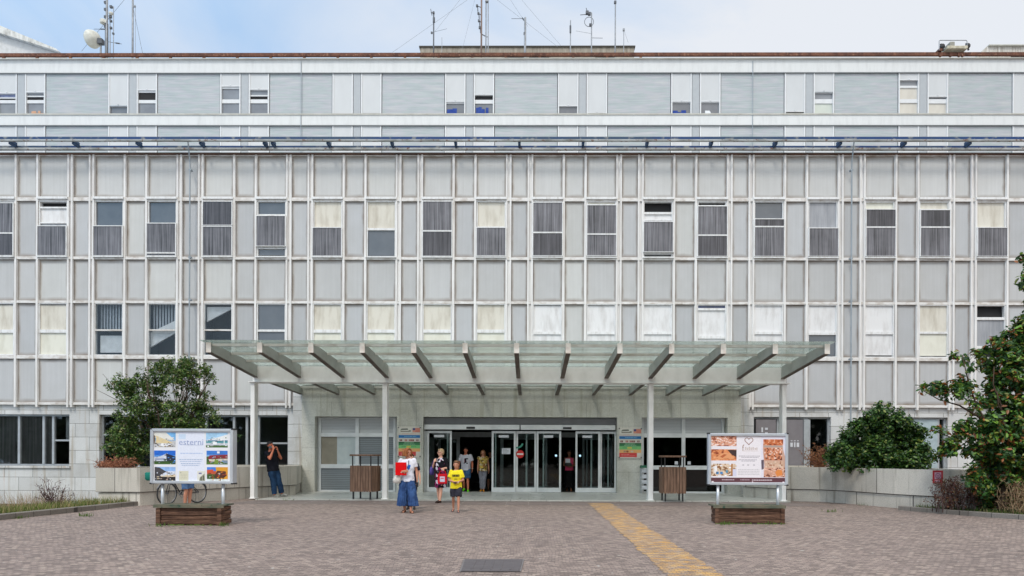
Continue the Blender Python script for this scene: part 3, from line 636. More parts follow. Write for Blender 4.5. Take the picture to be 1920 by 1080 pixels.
# vestibule and lobby behind the doors
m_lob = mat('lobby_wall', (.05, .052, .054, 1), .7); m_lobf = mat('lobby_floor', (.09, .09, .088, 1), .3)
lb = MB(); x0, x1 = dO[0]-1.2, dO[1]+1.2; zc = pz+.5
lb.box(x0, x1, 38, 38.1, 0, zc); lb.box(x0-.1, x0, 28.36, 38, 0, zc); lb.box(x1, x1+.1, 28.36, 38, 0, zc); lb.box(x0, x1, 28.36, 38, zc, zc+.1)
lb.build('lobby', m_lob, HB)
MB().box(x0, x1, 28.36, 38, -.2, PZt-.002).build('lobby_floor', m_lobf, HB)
vz = MB(); YV = 30.6; vx = lambda u: PX(u, YV, 850); zv = PZ(820, YV)
for a, b in ((806, 814), (822, 826), (856, 862), (938, 944), (986, 990), (1022, 1026), (1092, 1096), (1099, 1102), (1131, 1134), (1144, 1148)): vz.box(vx(a), vx(b), YV, YV+.08, zf, zv)
for a, b in ((806, 862), (938, 1026), (1092, 1148)): vz.box(vx(a), vx(b), YV+.081, YV+.12, zf, zf+.14); vz.box(vx(a), vx(b), YV+.081, YV+.12, zv-.1, zv)
vz.box(dO[0], dO[1], YV-.05, YV+.0, zv+.003, zv+.22); vi = vz.build('vestibule_screen', m_gf, HB)
for a, b in ((806, 862), (938, 1026), (1092, 1148)): MB().box(vx(a)+.05, vx(b)-.05, YV+.125, YV+.132, zf+.1, zv-.05).build('vestibule_glass', m_door, vi)
m_lamp = NT('lobby_lamp'); e = m_lamp.b; e.inputs['Emission Color'].default_value = (.55, .75, 1, 1); e.inputs['Emission Strength'].default_value = 2.2; m_lamp = m_lamp.m
lp = MB()
for u in (1042.5, 1087.5): lp.ball((PX(u, 33, 854), 33, PZ(854, 33)), .055, 10)
lp.build('lobby_light', m_lamp, HB)
# side openings of the portal
m_slats = NT('roller_slats'); wv = m_slats.add('ShaderNodeTexWave'); wv.bands_direction = 'Z'; wv.inputs['Scale'].default_value = 5.2; m_slats.link(m_slats.coord(), wv.inputs[0]); m_slats.base(m_slats.mix(wv.outputs['Fac'], C(178, 181, 184), C(204, 207, 210))); m_slats.rough(.5, 0, .4); m_slats.bump(wv.outputs['Fac'], .4, .01); m_slats = m_slats.m
m_slatd = NT('dark_roller_slats'); wv = m_slatd.add('ShaderNodeTexWave'); wv.bands_direction = 'Z'; wv.inputs['Scale'].default_value = 4.2; m_slatd.link(m_slatd.coord(), wv.inputs[0]); m_slatd.base(m_slatd.mix(wv.outputs['Fac'], C(104, 110, 114), C(136, 143, 148))); m_slatd.rough(.4, 0, .5); m_slatd.bump(wv.outputs['Fac'], .4, .01); m_slatd = m_slatd.m
m_tan = mat('tan_board', C(150, 143, 128), .6); m_frost = mat('pale_frosted_glass', C(196, 204, 204), .35, 0, .5, C(182, 192, 194))
m_dgl = mat_glass('dark_door_glass', (.30, .33, .34, 1), .9)
def side_set(u_l, u_m, u_r, O, panes, vt):
    Y = 28.05; X = lambda u: PX(u, Y, 850); Z = lambda v: PZ(v, Y, (u_l+u_r)/2); f = MB(); t = .09
    f.box(X(u_l), X(u_l)+t, Y-.05, Y+.06, zf, Z(vt[0])); f.box(X(u_r)-t, X(u_r), Y-.05, Y+.06, zf, Z(vt[0])); f.box(X(u_m)-t*.8, X(u_m)+t*.8, Y-.05, Y+.06, zf, Z(vt[0]))
    for a, b in ((X(u_l)+t, X(u_m)-t*.8), (X(u_m)+t*.8, X(u_r)-t)):
        for v0, v1 in ((vt[1], vt[2]), (vt[3], vt[4]), (vt[5], vt[6])): f.box(a, b, Y-.04, Y+.05, Z(v1), Z(v0))
        f.box(a, b, Y-.04, Y+.05, Z(vt[0])-.03, Z(vt[0]))
    f.box(O[0], X(u_l)-.002, Y+.02, Y+.1, zf, pz); f.box(X(u_r)+.002, O[1], Y+.02, Y+.1, zf, pz); f.box(X(u_l), X(u_r), Y+.02, Y+.1, Z(vt[0])+.002, pz)
    o = f.build('side_door', m_dframe, HB)
    cells2 = ((X(u_l)+t, X(u_m)-t*.8), (X(u_m)+t*.8, X(u_r)-t))
    for ci, (a, b) in enumerate(cells2):
        for ri, (v0, v1) in enumerate(((vt[0], vt[1]), (vt[2], vt[3]), (vt[4], vt[5]))):
            for nm, mt, f0, f1, yy in panes[ci][ri]:
                MB().box(a+(b-a)*f0, a+(b-a)*f1, Y+yy, Y+yy+.02, Z(v1), Z(v0)).build(nm, mt, o)
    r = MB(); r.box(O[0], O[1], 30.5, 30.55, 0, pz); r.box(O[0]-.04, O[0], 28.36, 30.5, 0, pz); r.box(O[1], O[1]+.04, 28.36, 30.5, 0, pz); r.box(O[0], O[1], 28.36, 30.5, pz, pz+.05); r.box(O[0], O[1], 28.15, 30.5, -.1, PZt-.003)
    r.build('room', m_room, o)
    return o
S = lambda m: [('shutter', m, 0, 1, .01)]
side_set(598, 670, 742, lO, [[S(m_slats), [('board', m_tan, 0, .46, .012), ('frosted_pane', m_frost, .46, 1, .012)], S(m_slatd)], [S(m_slats), S(m_slatd), S(m_slatd)]], (783, 812, 819, 870.5, 878, 919, 926))
GL = [('glass', m_dgl, 0, 1, 0)]
sr = side_set(1202.5, 1281, 1357, rO, [[S(m_slats), GL, GL], [S(m_slats), GL, GL]], (784, 813, 820.5, 873, 880.5, 921.5, 928.5))
for u in (1268, 1292): MB().box(PX(u-3, 28, 868), PX(u+3, 28, 868), 27.985, 27.99, PZ(871, 28, 1280), PZ(865, 28, 1280)).build('door_notice', m_paper, sr)
# maintenance track along the lower roof edge
tk = empty('maintenance_track', (-.4, 27.5, 13.7), 'worn blue double maintenance rail on brackets along the edge of the lower roof', 'rail')
MB().box(XL, XR, 27.17, 27.27, 13.905, 14.015).build('front_rail', m_bluerail, tk)
MB().box(XL, XR, 27.155, 27.285, 13.86, 13.904).build('rail_flange', m_palerail, tk)
b2 = MB(); b2.box(XL, XR, 27.64, 27.74, 13.79, 13.87); b2.build('rear_rail', m_bluerail, tk); MB().box(XL, XR, 27.625, 27.76, 13.72, 13.789).build('rail_flange', m_palerail, tk)
for i in range(-10, 10):
    xs = [-.42+2.525*i]
    if i in (-4,): xs.append(xs[0]+.32)
    for x in xs:
        if XL < x < XR: MB().box(x-.05, x+.05, 27.286, 27.639, 13.86, 13.98).box(x-.04, x+.04, 27.29, 27.62, 13.78, 13.859).build('bracket', m_bluerail2, tk)
# ------------------------------------------------------------------ ward block set back behind
YU = 40.0
WB = empty('ward_block', (-.3, YU, 13), 'tall white-banded ward block with roller shutters, set back above the lower roof', 'building')
m_band_w = mat_streak('white_band', C(188, 190, 190), C(212, 214, 214), .6, 2.2, .35, .12, .55, .3)
m_cop = mat('coping_stone', C(190, 189, 182), .7, 0, .2, C(170, 168, 160), (1, 1, 1), 2)
m_shut = NT('roller_shutter'); wv = m_shut.add('ShaderNodeTexWave'); wv.bands_direction = 'Z'; wv.inputs['Scale'].default_value = 5.5; m_shut.link(m_shut.coord(), wv.inputs[0]); 
m_shut.base(m_shut.mix(.7, m_shut.mix(wv.outputs['Fac'], C(190, 193, 195), C(201, 203, 205)), m_shut.ramp(m_shut.noise(m_shut.coord((1, 1, .4)), 1.3, 4), [(.3, (.93,)*3), (.7, (1.04,)*3)]), 'MULTIPLY')); m_shut.rough(.5, 0, .4); m_shut = m_shut.m
n = NT('mosaic_strip_cladding'); o = n.coord((.30, 1, 6.0)); f = n.noise(o, 2.4, 4, .6); h = n.noise(n.coord((.5, 1, 3.0)), 1.7, 3)
hue = n.ramp(h, [(.3, C(162, 168, 174)), (.45, C(166, 175, 176)), (.55, C(172, 174, 180)), (.7, C(178, 181, 182))])
n.base(n.mix(.8, hue, n.ramp(f, [(.28, (.80, .81, .83)), (.5, (.98, .99, .99)), (.72, (1.14, 1.13, 1.12))]), 'MULTIPLY')); n.rough(.45, 0, .4); m_mos = n.m
m_pil = mat('grey_pilaster', C(170, 175, 179), .55, 0, .4, C(164, 169, 174))
m_ufr = mat('white_upvc', C(214, 216, 218), .4, 0, .4, C(206, 208, 210))
UX0, UPER = -24.478, 6.5194
ux = lambda u: PX(u, YU, 175); uz = lambda v, u=980: PZ(v, YU, u)
XUL, XUR = -36.5, 36.5
ZR = uz(112.5); zw1, zw0 = uz(136.5), uz(213.5); zl1 = uz(235)
FH = zw1-zl1                                              # storey height
m = MB(); m.box(XUL, XUR, YU+.25, YU+12, 0, ZR-.3); m.build('wall', m_band_w, WB)
m = MB(); m.box(XUL, XUR, YU-.02, YU+.25, zw1, ZR); m.box(XUL, XUR, YU-.02, YU+.25, zl1, zw0-.08); m.box(XUL, XUR, YU-.02, YU+.25, zl1-FH-.0, zw0-.08-FH); m.build('white_band', m_band_w, WB)
m = MB(); m.box(XUL, XUR, YU-.16, YU+12, ZR, PZ(108.3, YU-.16)); m.build('coping', m_cop, WB)
m = MB(); 
for dz_ in (0, -FH): m.box(XUL, XUR, YU-.07, YU+.25, zw0-.079+dz_, zw0-.002+dz_)
m.build('sill_course', m_cop, WB)
m = MB(); m.box(XUL, XUR, YU-.05, YU+.2, zw1-.04, zw1-.001); m.box(XUL, XUR, YU-.05, YU+.2, zl1-.04, zl1-.001); m.build('shadow_gap_trim', mat('dark_trim', C(120, 124, 126), .6), WB)
PAIR = 92/211*UPER; WS = 38.5/211*UPER; PW = 15/211*UPER
panels = MB(); pil = MB()
for k in range(-2, 10):
    a = UX0+(k)*UPER
    for dz_ in (0, -FH):
        MB().box(a+PAIR+.04, a+UPER-.04, YU+.05, YU+.25, zw0+dz_, zw1-.04+dz_).build('strip_cladding', m_mos, WB)
        MB().box(a+WS+.03, a+PAIR-WS-.03, YU+.02, YU+.25, zw0+dz_, zw1-.04+dz_).build('pilaster', m_pil, WB)
m_wdark = mat('ward_glass', (.11, .12, .14, 1), .08, 0, .9, (.16, .17, .19, 1), (1, 1, 1), 1.2)
m_wgrey = mat('ward_glass_grey', C(132, 136, 142), .15, 0, .7, C(112, 114, 120), (1, 1, 1), 1.0)
m_wbeige = mat('drawn_curtain', C(206, 202, 192), .4, 0, .5, C(188, 182, 172), (1, 1, .4), 1.4)
m_wpale = mat('drawn_curtain_green', C(200, 206, 196), .4, 0, .5, C(190, 196, 188), (1, 1, .4), 1.4)
m_wsky = mat('sky_blue_pane', C(120, 130, 168), .1, 0, .8, C(96, 104, 140))
m_bitem = mat('blue_cloth', C(34, 62, 140), .7, 0, .2, C(60, 84, 150)); m_witem = mat('white_items', C(226, 230, 234), .7)
# (shutter bottom, panes (v0, v1, material)); gaps between panes are white rails
UW = {(-1, 0): (173, [(175, 181, m_wsky), (183, 186, m_dark), (192, 212, m_wgrey)]), (-1, 1): (171, [(173, 178, m_wgrey), (180, 186, m_dark), (192, 212, m_wgrey)]),
 (0, 0): (197, [(199, 212, m_wdark)]), (0, 1): (167, [(172, 186, m_dark), (192, 212, m_wgrey)]), (1, 0): (160, [(165, 185, m_wgrey), (192, 212, m_wgrey)]),
 (1, 1): (166, [(168, 177, m_wgrey), (179, 185, m_dark), (192, 212, m_wgrey)]), (2, 0): (212, []), (2, 1): (211.5, []), (3, 0): (189, [(193, 212, m_wdark)]), (3, 1): (176, [(178, 186, m_dark), (193, 212, m_wdark)]),
 (4, 0): (197, [(199, 212, m_wdark)]), (4, 1): (210, [(211, 212.5, m_dark)]), (5, 0): (189, [(192, 212, m_wdark)]), (5, 1): (189, [(192, 212, m_wdark)]), (6, 0): (208, [(209.5, 212.5, m_dark)]),
 (6, 1): (172, [(174, 185, m_wgrey), (193, 212, m_wpale)]), (7, 0): (149, [(151, 160, m_wgrey), (164, 185, m_wbeige), (192, 212, m_wbeige)]), (7, 1): (180, [(182, 185, m_wdark), (193, 212, m_wbeige)])}
def ward_window(a, b, dz_, spec):
    vb, panes = spec; z1, z0 = zw1-.04+dz_, zw0+dz_; t = .075
    f = MB(); f.box(a, a+t, YU-.0, YU+.25, z0, z1); f.box(b-t, b, YU-.0, YU+.25, z0, z1)
    if panes:
        edges = [(uz(vb), None)]+[(uz(p[0]), uz(p[1])) for p in panes]
        zz = [(uz(p[1]), uz(p[0])) for p in panes]
        top = uz(vb)
        for (lo, hi), nxt in zip(zz, zz[1:]): f.box(a+t, b-t, YU+.07, YU+.2, nxt[1], lo)
        if zz[-1][0] > z0+.02: f.box(a+t, b-t, YU+.07, YU+.2, z0, zz[-1][0])
        if top > zz[0][1]+.02: f.box(a+t, b-t, YU+.07, YU+.2, zz[0][1], top)
    o = f.build('window', m_ufr, WB); zb = max(uz(vb)+dz_, z0+.01)
    s = MB().box(a+t, b-t, YU+.03, YU+.068, zb, z1); s.build('shutter', m_shut, o)
    if zb > z0+.1: MB().box(a+t, b-t, YU+.0, YU+.075, zb-.05, zb-.001).box((a+b)/2-.03, (a+b)/2+.03, YU-.03, YU, zb, zb+.05).build('shutter_rail', m_ufr if rnd.random() < .6 else m_gf, o)
    for v0, v1, mt in panes: MB().box(a+t, b-t, YU+.12, YU+.14, uz(v1), uz(v0)).build('pane', mt, o)
    return o
for k in range(-2, 10):
    a = UX0+k*UPER
    for s in (0, 1):
        xa, xb = (a, a+WS) if s == 0 else (a+PAIR-WS, a+PAIR)
        if xb < -30.6 or xa > 29.3: continue
        wo = ward_window(xa, xb, 0, UW.get((k, s), (212, [])))
        if (k, s) in ((3, 0), (3, 1), (5, 0), (5, 1), (-1, 1)):
            it = MB(); r2 = random.Random(k*3+s); base = zw0+.01
            for q_ in range(5):
                w_ = r2.uniform(.12, .3); x = r2.uniform(xa+.1, xb-.35); h = r2.uniform(.12, .45)*(1 if k == 3 else .6); it.box(x, x+w_, YU+.085+q_*.006, YU+.088+q_*.006, base, base+h)
            it.build('things_on_sill', (m_bitem if k == 3 or s == 0 else m_witem) if k > 0 else mat('tan_items', C(206, 160, 130), .7), wo)
        ward_window(xa, xb, -FH, (212, []))
for u in (565, 1411): x = ux(u); MB().tube([(x, YU-.05, ZR-.1), (x, YU-.05, zl1-FH)], .022, 6).build('conduit', m_pipe, WB)
# ------------------------------------------------------------------ things on the upper roof
rr_ = empty('roof_guard_rail', (-.3, YU, 24.5), 'long rusty brown rail on short posts along the top of the ward block', 'rail')
zr1, zr0 = uz(98.2), uz(104.0)
MB().box(XUL, XUR, YU+.02, YU+.16, zr0, zr1).build('rail', m_rust, rr_)
for i in range(-17, 20):
    x = ux(5)+i*1.948+.0
    if -31 < x < 31: MB().box(x-.07, x+.07, YU+.04, YU+.14, PZ(108.3, YU-.16), zr0).box(x-.0, x+.16, YU+.03, YU+.15, PZ(108.3, YU-.16), PZ(108.3, YU-.16)+.06).build('post', m_rust, rr_)
m_conc = mat_streak('weathered_concrete', C(116, 110, 100), C(176, 168, 156), .9, 3, .5, .3, .7, .2)
YP_ = 46; px = lambda u, v=95: PX(u, YP_, v); pzz = lambda v, u=980: PZ(v, YP_, u)
ph = empty('roof_penthouse', ((px(787)+px(1190))/2, YP_, 24.5), 'low weathered concrete plant room with a dark roof edge on the ward block roof', 'plant room')
MB().box(px(788), px(1189), YP_, YP_+6, 24.0, pzz(89)).build('wall', m_conc, ph)
MB().box(px(786), px(1191), YP_-.08, YP_+6.1, pzz(89)+.001, pzz(86.8)).build('roof', mat('dark_roof_edge', C(70, 66, 60), .9), ph)
m = MB()
for a, b in ((824, 862), (946, 984), (992, 1030), (1116, 1153)): m.box(px(a), px(b), YP_-.02, YP_-.003, pzz(112), pzz(101.5))
m.build('louvred_opening', m_dark, ph)
rb = empty('roof_stair_head', (px(1890), YP_, 24.5), 'streaked concrete stair head with a sloping side, right end of the roof', 'plant room')
MB().prism([(px(1826), 24.0), (px(1832, 106), pzz(106)), (px(1850), pzz(88.5)), (px(2010), pzz(88.5)), (px(2010), 24.0)], YP_, YP_+5).build('wall', mat_streak('streaked_concrete', C(120, 110, 98), C(206, 202, 196), .9, 4, .5, .3, .6, .2), rb)
MB().box(px(1852), px(2012), YP_-.15, YP_+5.1, pzz(88.5)+.001, pzz(86.6)).build('roof', m_cop, rb)
MB().box(px(1895), px(1990), YP_-.02, YP_-.003, 24.2, pzz(103.5)).build('louvred_opening', m_dark, rb)
YN = 62; nx = lambda u: PX(u, YN, 75); nz_ = lambda v: PZ(v, YN, 50)
nb = empty('neighbour_block', (nx(0), YN, 0), 'pale gabled building with a dirty sloping verge rising behind the roof at far left', 'building')
MB().prism([(nx(-400), 0), (nx(118), 0), (nx(118), nz_(103)), (nx(0), nz_(66)), (nx(-120), nz_(28)), (nx(-400), nz_(110))], YN, YN+14).build('wall', mat('pale_render', C(206, 206, 206), .8, 0, .2, C(190, 190, 188)), nb)
MB().prism([(nx(-120), nz_(28)+.02), (nx(0), nz_(66)+.02), (nx(118), nz_(103)+.02), (nx(112), nz_(97)), (nx(0), nz_(51)), (nx(-122), nz_(4))], YN-.5, YN+14.2).build('roof_verge', mat_streak('dirty_verge', C(130, 128, 122), C(212, 212, 208), .9, 2, .6, .25, .55, .2), nb)
m_galv = mat('galvanised_steel', C(150, 154, 160), .5, .3, .5, C(120, 124, 130)); m_dgalv = mat('dull_steel', C(96, 100, 106), .6, .2, .4, C(76, 78, 84)); m_wplast = mat('weathered_white_plastic', C(214, 214, 206), .6, 0, .3, C(188, 188, 180))
YA = 43.0
ax = lambda u, v=60: PX(u, YA, v); az = lambda v, u=980: PZ(v, YA, u)
def A(u, v): return Vector((PX(u, YA, v), YA, PZ(v, YA, u)))
def mast(u, vtop, label, r=.05, rz=26.3, mtl=None, name='antenna_mast', base=24.3, g='masts and aerials on the roof'):
    t = empty(name, (ax(u, 90), YA, base), label, 'antenna', g)
    MB().tube([(ax(u, 90), YA, base), (ax(u, 90), YA, az(vtop, u))], [r*1.15, r], 8).build('pole', mtl or m_galv, t, smooth=True); return t
def rod(mb, u0, v0, u1, v1, r=.018, y=0): a, b = A(u0, v0), A(u1, v1); a.y += y; b.y += y; return mb.tube([a, b], r, 6)
def elem(mb, u, v, s=.09): p = A(u, v); return mb.box(p.x-s, p.x+s, p.y-s, p.y+s, p.z-s, p.z+s)
def yagi(mb, u0, v0, u1, v1, n, hl):
    rod(mb, u0, v0, u1, v1, .02)
    for i in range(n):
        p = A(u0, v0).lerp(A(u1, v1), (i+.5)/n); mb.tube([p+Vector((0, -hl, 0)), p+Vector((0, hl, 0))], .012, 5)
t = mast(200, -14, 'tall lattice mast on the left with a pale box and small aerials', .07)
m = MB(); 
for du in (-2.2, 2.2): rod(m, 200+du, 108, 200+du, 45, .035)
for i in range(9): rod(m, 197.8, 106-i*7, 202.2, 102-i*7, .018)
m.build('lattice', m_dgalv, t); m = MB()
for v in (5, 18, 32, 50): elem(m, 198, v, .07); rod(m, 198, v, 201, v, .03)
rod(m, 176, 54.5, 199, 54.8, .014); rod(m, 188, 54.5, 197, 54.8, .035); rod(m, 200, 78, 228, 82.5, .014); rod(m, 217, 80.6, 224, 81.6, .04); m.build('aerial_arm', m_dgalv, t)
m = MB(); p = A(193.5, 41); m.loft([(p.x, p.y, p.z-.14, .1, .1), (p.x, p.y, p.z-.09, .19, .19), (p.x, p.y, p.z+.10, .19, .19), (p.x, p.y, p.z+.15, .12, .12)], 14); p = A(199, 41.5); m.box(p.x-.12, p.x+.04, p.y-.1, p.y+.1, p.z-.09, p.z+.09); m.build('receiver_box', m_wplast, t, smooth=False)
t = mast(206.3, 48, 'thin grey pole beside the tall left mast, hung with a small white receiver', .03); m = MB(); rod(m, 206.3, 60, 206.3, 26, .02); elem(m, 207, 31.5, .07); elem(m, 208, 39.5, .06); elem(m, 208, 52.5, .06); rod(m, 201, 35.5, 207, 35.5, .02); m.build('bracket', m_dgalv, t); m = MB(); p = A(208, 25.5); m.loft([(p.x, p.y, p.z-.1, .07, .07), (p.x, p.y, p.z-.02, .13, .13), (p.x, p.y, p.z+.06, .12, .12)], 12); m.build('receiver_dome', m_wplast, t)
t = mast(212.7, 12, 'slim pole to the right of the lattice mast with one aerial at its tip', .022); m = MB(); elem(m, 208.5, 13, .07); rod(m, 208, 12, 212.7, 14, .02); elem(m, 212.4, 63, .05); m.build('aerial_arm', m_dgalv, t)
t = mast(189, 80, 'big round microwave dish on a short post at the left of the roof', .055, name='dish_antenna')
m = MB(); c_ = A(176.5, 72.5); rg = [(-.33, .02), (-.32, .44), (-.22, .475), (-.18, .475), (.02, .43), (.20, .34), (.30, .16), (.32, .02)]
vs, fs = [], []; N = 28; ax_ = Vector((1, -.30, .0)).normalized(); e1 = ax_.orthogonal().normalized(); e2 = ax_.cross(e1)
for d_, r_ in rg: vs += [c_+ax_*d_*.95+(e1*math.cos(2*math.pi*k/N)+e2*math.sin(2*math.pi*k/N))*r_*1.12 for k in range(N)]
for i in range(len(rg)-1): fs += [(i*N+k, i*N+(k+1) % N, (i+1)*N+(k+1) % N, (i+1)*N+k) for k in range(N)]
m.add(vs, fs); m.build('dish', m_wplast, t, smooth=True); m = MB(); elem(m, 189, 78.5, .15); rod(m, 187, 76, 189, 80, .08); m.build('mount', m_dgalv, t)
t = mast(248.6, -14, 'tall plain two-tone pole with a single guy cable, right of the dish', .055); m = MB(); rod(m, 253.8, 108, 253.8, 9, .012); rod(m, 249, 12, 254, 12, .014); elem(m, 252.5, 12, .05); m.build('side_cable', m_galv, t)
m = MB(); rod(m, 251, 20, 269, 108, .009); rod(m, 236, -4, 153, 96, .008); m.build('guy_wire', m_dgalv, t)
t = mast(813, 23, 'dark slender mast with a small cross-arm aerial, left end of the plant room', .04, mtl=m_dgalv); m = MB(); rod(m, 807.5, 17, 810, 29, .02); rod(m, 808, 24, 814, 24, .03); elem(m, 813, 24, .06); rod(m, 813.5, 33, 813.5, 42, .075); elem(m, 809.5, 61.5, .05); rod(m, 809, 61, 813, 62, .015); rod(m, 813, 60, 838, 54, .008); m.build('aerial_arm', m_dgalv, t)
t = mast(828.5, 70, 'short thin whip aerial just right of the dark slender mast', .014)
t = mast(902.5, -14, 'rust-brown tall mast with ladder-like aerials at the middle of the roof', .05, mtl=mat('brown_mast', C(124, 104, 96), .7)); m = MB()
for v, u in ((11, 894.5), (25, 897), (39, 898), (52, 899.5)): elem(m, u, v, .06); rod(m, u, v, 902, v+3, .025); rod(m, u+1, v, u+1.5, v+10, .03)
rod(m, 903, 64, 912, 69, .03); m.build('aerial_arm', m_dgalv, t); m = MB(); 
for e in ((876, 0, 736, 98), (866, -5, 815, 60), (890, 0, 866, 96), (930, -2, 1046, 88), (956, -2, 990, 50), (974, -5, 1052, 86)): rod(m, *e, .007)
m.build('guy_wire', m_galv, t)
t = mast(911, 0, 'pale blue-grey twin pole beside the rust-brown mast', .035); m = MB(); rod(m, 915.3, 108, 915.3, 0, .03); rod(m, 911, 69, 916, 69, .03); elem(m, 913, 1, .1); m.build('second_pole', m_galv, t)
t = mast(984.5, 33, 'thick grey pole with a long sideways rod aerial at its top', .065); m = MB(); rod(m, 959, 35, 984, 35, .013); rod(m, 979, 33, 983, 39, .03); elem(m, 983.5, 63, .06); m.build('aerial_arm', m_dgalv, t)
t = mast(1069.5, 38, 'stubby grey stick aerial thicker at the middle, right of the thick pole', .03); m = MB(); rod(m, 1069.5, 62, 1069.5, 48, .055); m.build('sleeve', m_dgalv, t)
t = mast(1109, 24, 'mast carrying a round loop aerial and a small box', .035); m = MB(); pts = [A(1104.5+8.5*math.cos(a), 41+9*math.sin(a)) for a in [2*math.pi*i/20 for i in range(21)]]; m.tube(pts, .018, 5); elem(m, 1107, 47, .07); elem(m, 1101, 24, .09); elem(m, 1105, 26, .08); rod(m, 1088, 28, 1101, 27, .02); rod(m, 1099, 15, 1104, 30, .02); rod(m, 1102, 24, 1109, 24, .025); rod(m, 1109, 71, 1130, 71.5, .013); rod(m, 1080, 58, 1109, 63, .007); m.build('loop_aerial', m_dgalv, t)
t = mast(1153.5, 1, 'tall slim pale mast with a cap, right part of the plant room', .038); m = MB(); elem(m, 1153.5, 4.5, .07); m.build('cap', m_dgalv, t)
t = mast(1169.5, 54, 'short thin rod aerial at the right end of the plant room', .02); m = MB(); elem(m, 1169.5, 56, .06); rod(m, 1170, 56, 1178, 80, .007); m.build('cap', m_galv, t)
# window-cleaning trolley parked on the rail
YG = 40.1; gx = lambda u: PX(u, YG, 95); gz = lambda v: PZ(v, YG, 1785)
gt = empty('cleaning_trolley', (gx(1786), YG, 24.7), 'cream window-cleaning trolley with a tubular frame parked on the rusty roof rail', 'trolley')
m_tcream = mat('cream_machine_paint', C(202, 196, 176), .6, 0, .3, C(164, 156, 136)); 
m = MB(); m.box(gx(1770), gx(1809), YG-.3, YG+.5, gz(96.5), gz(91)); m.box(gx(1770), gx(1777), YG-.34, YG-.301, gz(97.5), gz(92)); m.box(gx(1801), gx(1807), YG-.34, YG-.301, gz(97.5), gz(91.5)); m.build('chassis', m_tcream, gt, bevel=.02)
m = MB(); m.box(gx(1776.5), gx(1785.5), YG-.25, YG+.3, gz(91)+.002, gz(82.5)); m.build('motor_box', mat('grey_machine_paint', C(150, 148, 138), .6), gt, bevel=.02)
m = MB(); m.tube([(gx(1757), YG-.2, gz(98)), (gx(1757), YG-.2, gz(80.5)), (gx(1758.5), YG-.2, gz(79.5)), (gx(1807), YG-.2, gz(79.5)), (gx(1809), YG-.2, gz(81)), (gx(1809), YG-.2, gz(92))], .022, 8); m.build('guard_frame', m_galv, gt)
m = MB()
for u, v in ((1765, 89), (1812.5, 88)): 
    p = Vector((gx(u), YG-.1, gz(v))); m.ball(p, (.15, .12, .16), 10); m.bar(p+Vector((-.1, 0, .15)), p+Vector((.05, 0, -.25)), .07)
m.build('roller_arm', m_black, gt)
m = MB()
for u in (1762, 1781, 1797, 1803.5): MB().tube([(gx(u), YG-.14, gz(104.5)), (gx(u), YG-.02, gz(104.5))], .11, 12).build('wheel', m_rust, gt)
MB().box(gx(1758), gx(1764), YG-.16, YG+.2, gz(98), gz(93.5)).build('buffer', m_rust, gt)
# ------------------------------------------------------------------ glass canopy
YC, YCF, YCB = 23.1, 19.66, YPt
XC0, XC1, NR = -9.13, 8.42, 13
CN = empty('entrance_canopy', (-.355, YC, PZt), 'wide glass and grey steel canopy on four posts over the hospital entrance', 'canopy')
zb0, zb1 = PZ(718.5, YC), PZ(688, YC)
tops = lambda y: 4.70+(y-YCF)/(YCB-YCF)*(4.24-4.70)
for u, xo in ((473, -.0), (721, 0), (1220.5, 0), (1470.5, 0)):
    x = PX(u, YC, 850); m = MB(); hw = .068 if u in (473, 1470.5) else .08
    m.box(x-hw, x+hw, YC, YC+.30, PZt, zb0-.01); m.box(x-hw-.03, x+hw+.03, YC-.03, YC+.33, PZt, PZt+.03); c_ = m.build('column', m_steel, CN, bevel=.006)
bm_ = MB(); bm_.box(XC0-.10, XC1+.10, YC-.02, YC+.34, zb0+.03, zb1); bm_.box(XC0-.24, XC1+.24, YC-.07, YC+.39, zb0, zb0+.03); bm_.build('main_beam', m_steel, CN)
m_raft = mat('rafter_steel', C(176, 179, 173), .55, 0, .4, C(150, 153, 146), (1, .5, 1), 2.5, .4, .75)
m_raftb = mat('shaded_rusty_flange', C(96, 88, 82), .7, 0, .3, C(120, 112, 104), (1, .5, 1), 3, .4, .7)  # undersides coloured darker for their shade, with some rust
m_rafte = mat('rafter_end_plate', C(226, 220, 212), .6, 0, .3, C(196, 180, 168), (1, 1, 1), 4, .45, .75)
for k in range(NR):
    x = XC0+(XC1-XC0)*k/(NR-1); w_ = .066
    def rprism(y0, y1, zt0, zt1, zb_0, zb_1, ww):
        return [(x-ww, y0, zb_0), (x+ww, y0, zb_0), (x+ww, y0, zt0), (x-ww, y0, zt0), (x-ww, y1, zb_1), (x+ww, y1, zb_1), (x+ww, y1, zt1), (x-ww, y1, zt1)], [(0, 3, 2, 1), (4, 5, 6, 7), (0, 1, 5, 4), (1, 2, 6, 5), (2, 3, 7, 6), (3, 0, 4, 7)]
    m = MB(); t0, tb, t1 = tops(YCF), tops(YC-.021), tops(YCB)
    m.add(*rprism(YCF, YC-.021, t0, tb, 4.44, 4.11, w_*.8)); m.add(*rprism(YCF, YC-.021, 4.439, 4.109, 4.415, 4.085, w_), 1); m.add(*rprism(YCF-.008, YCF-.001, t0, t0, 4.415, 4.415, w_*1.12), 2)
    y2 = YC+.341; m.add(*rprism(y2, YCB-.002, tops(y2), t1-.01, 4.08, 3.95, w_*.8)); m.add(*rprism(y2, YCB-.002, 4.079, 3.949, 4.06, 3.93, w_), 1)
    m.build('rafter', [m_raft, m_raftb, m_rafte], CN)
m_purl = mat('purlin_white', C(206, 206, 200), .5, 0, .4, C(176, 170, 160))
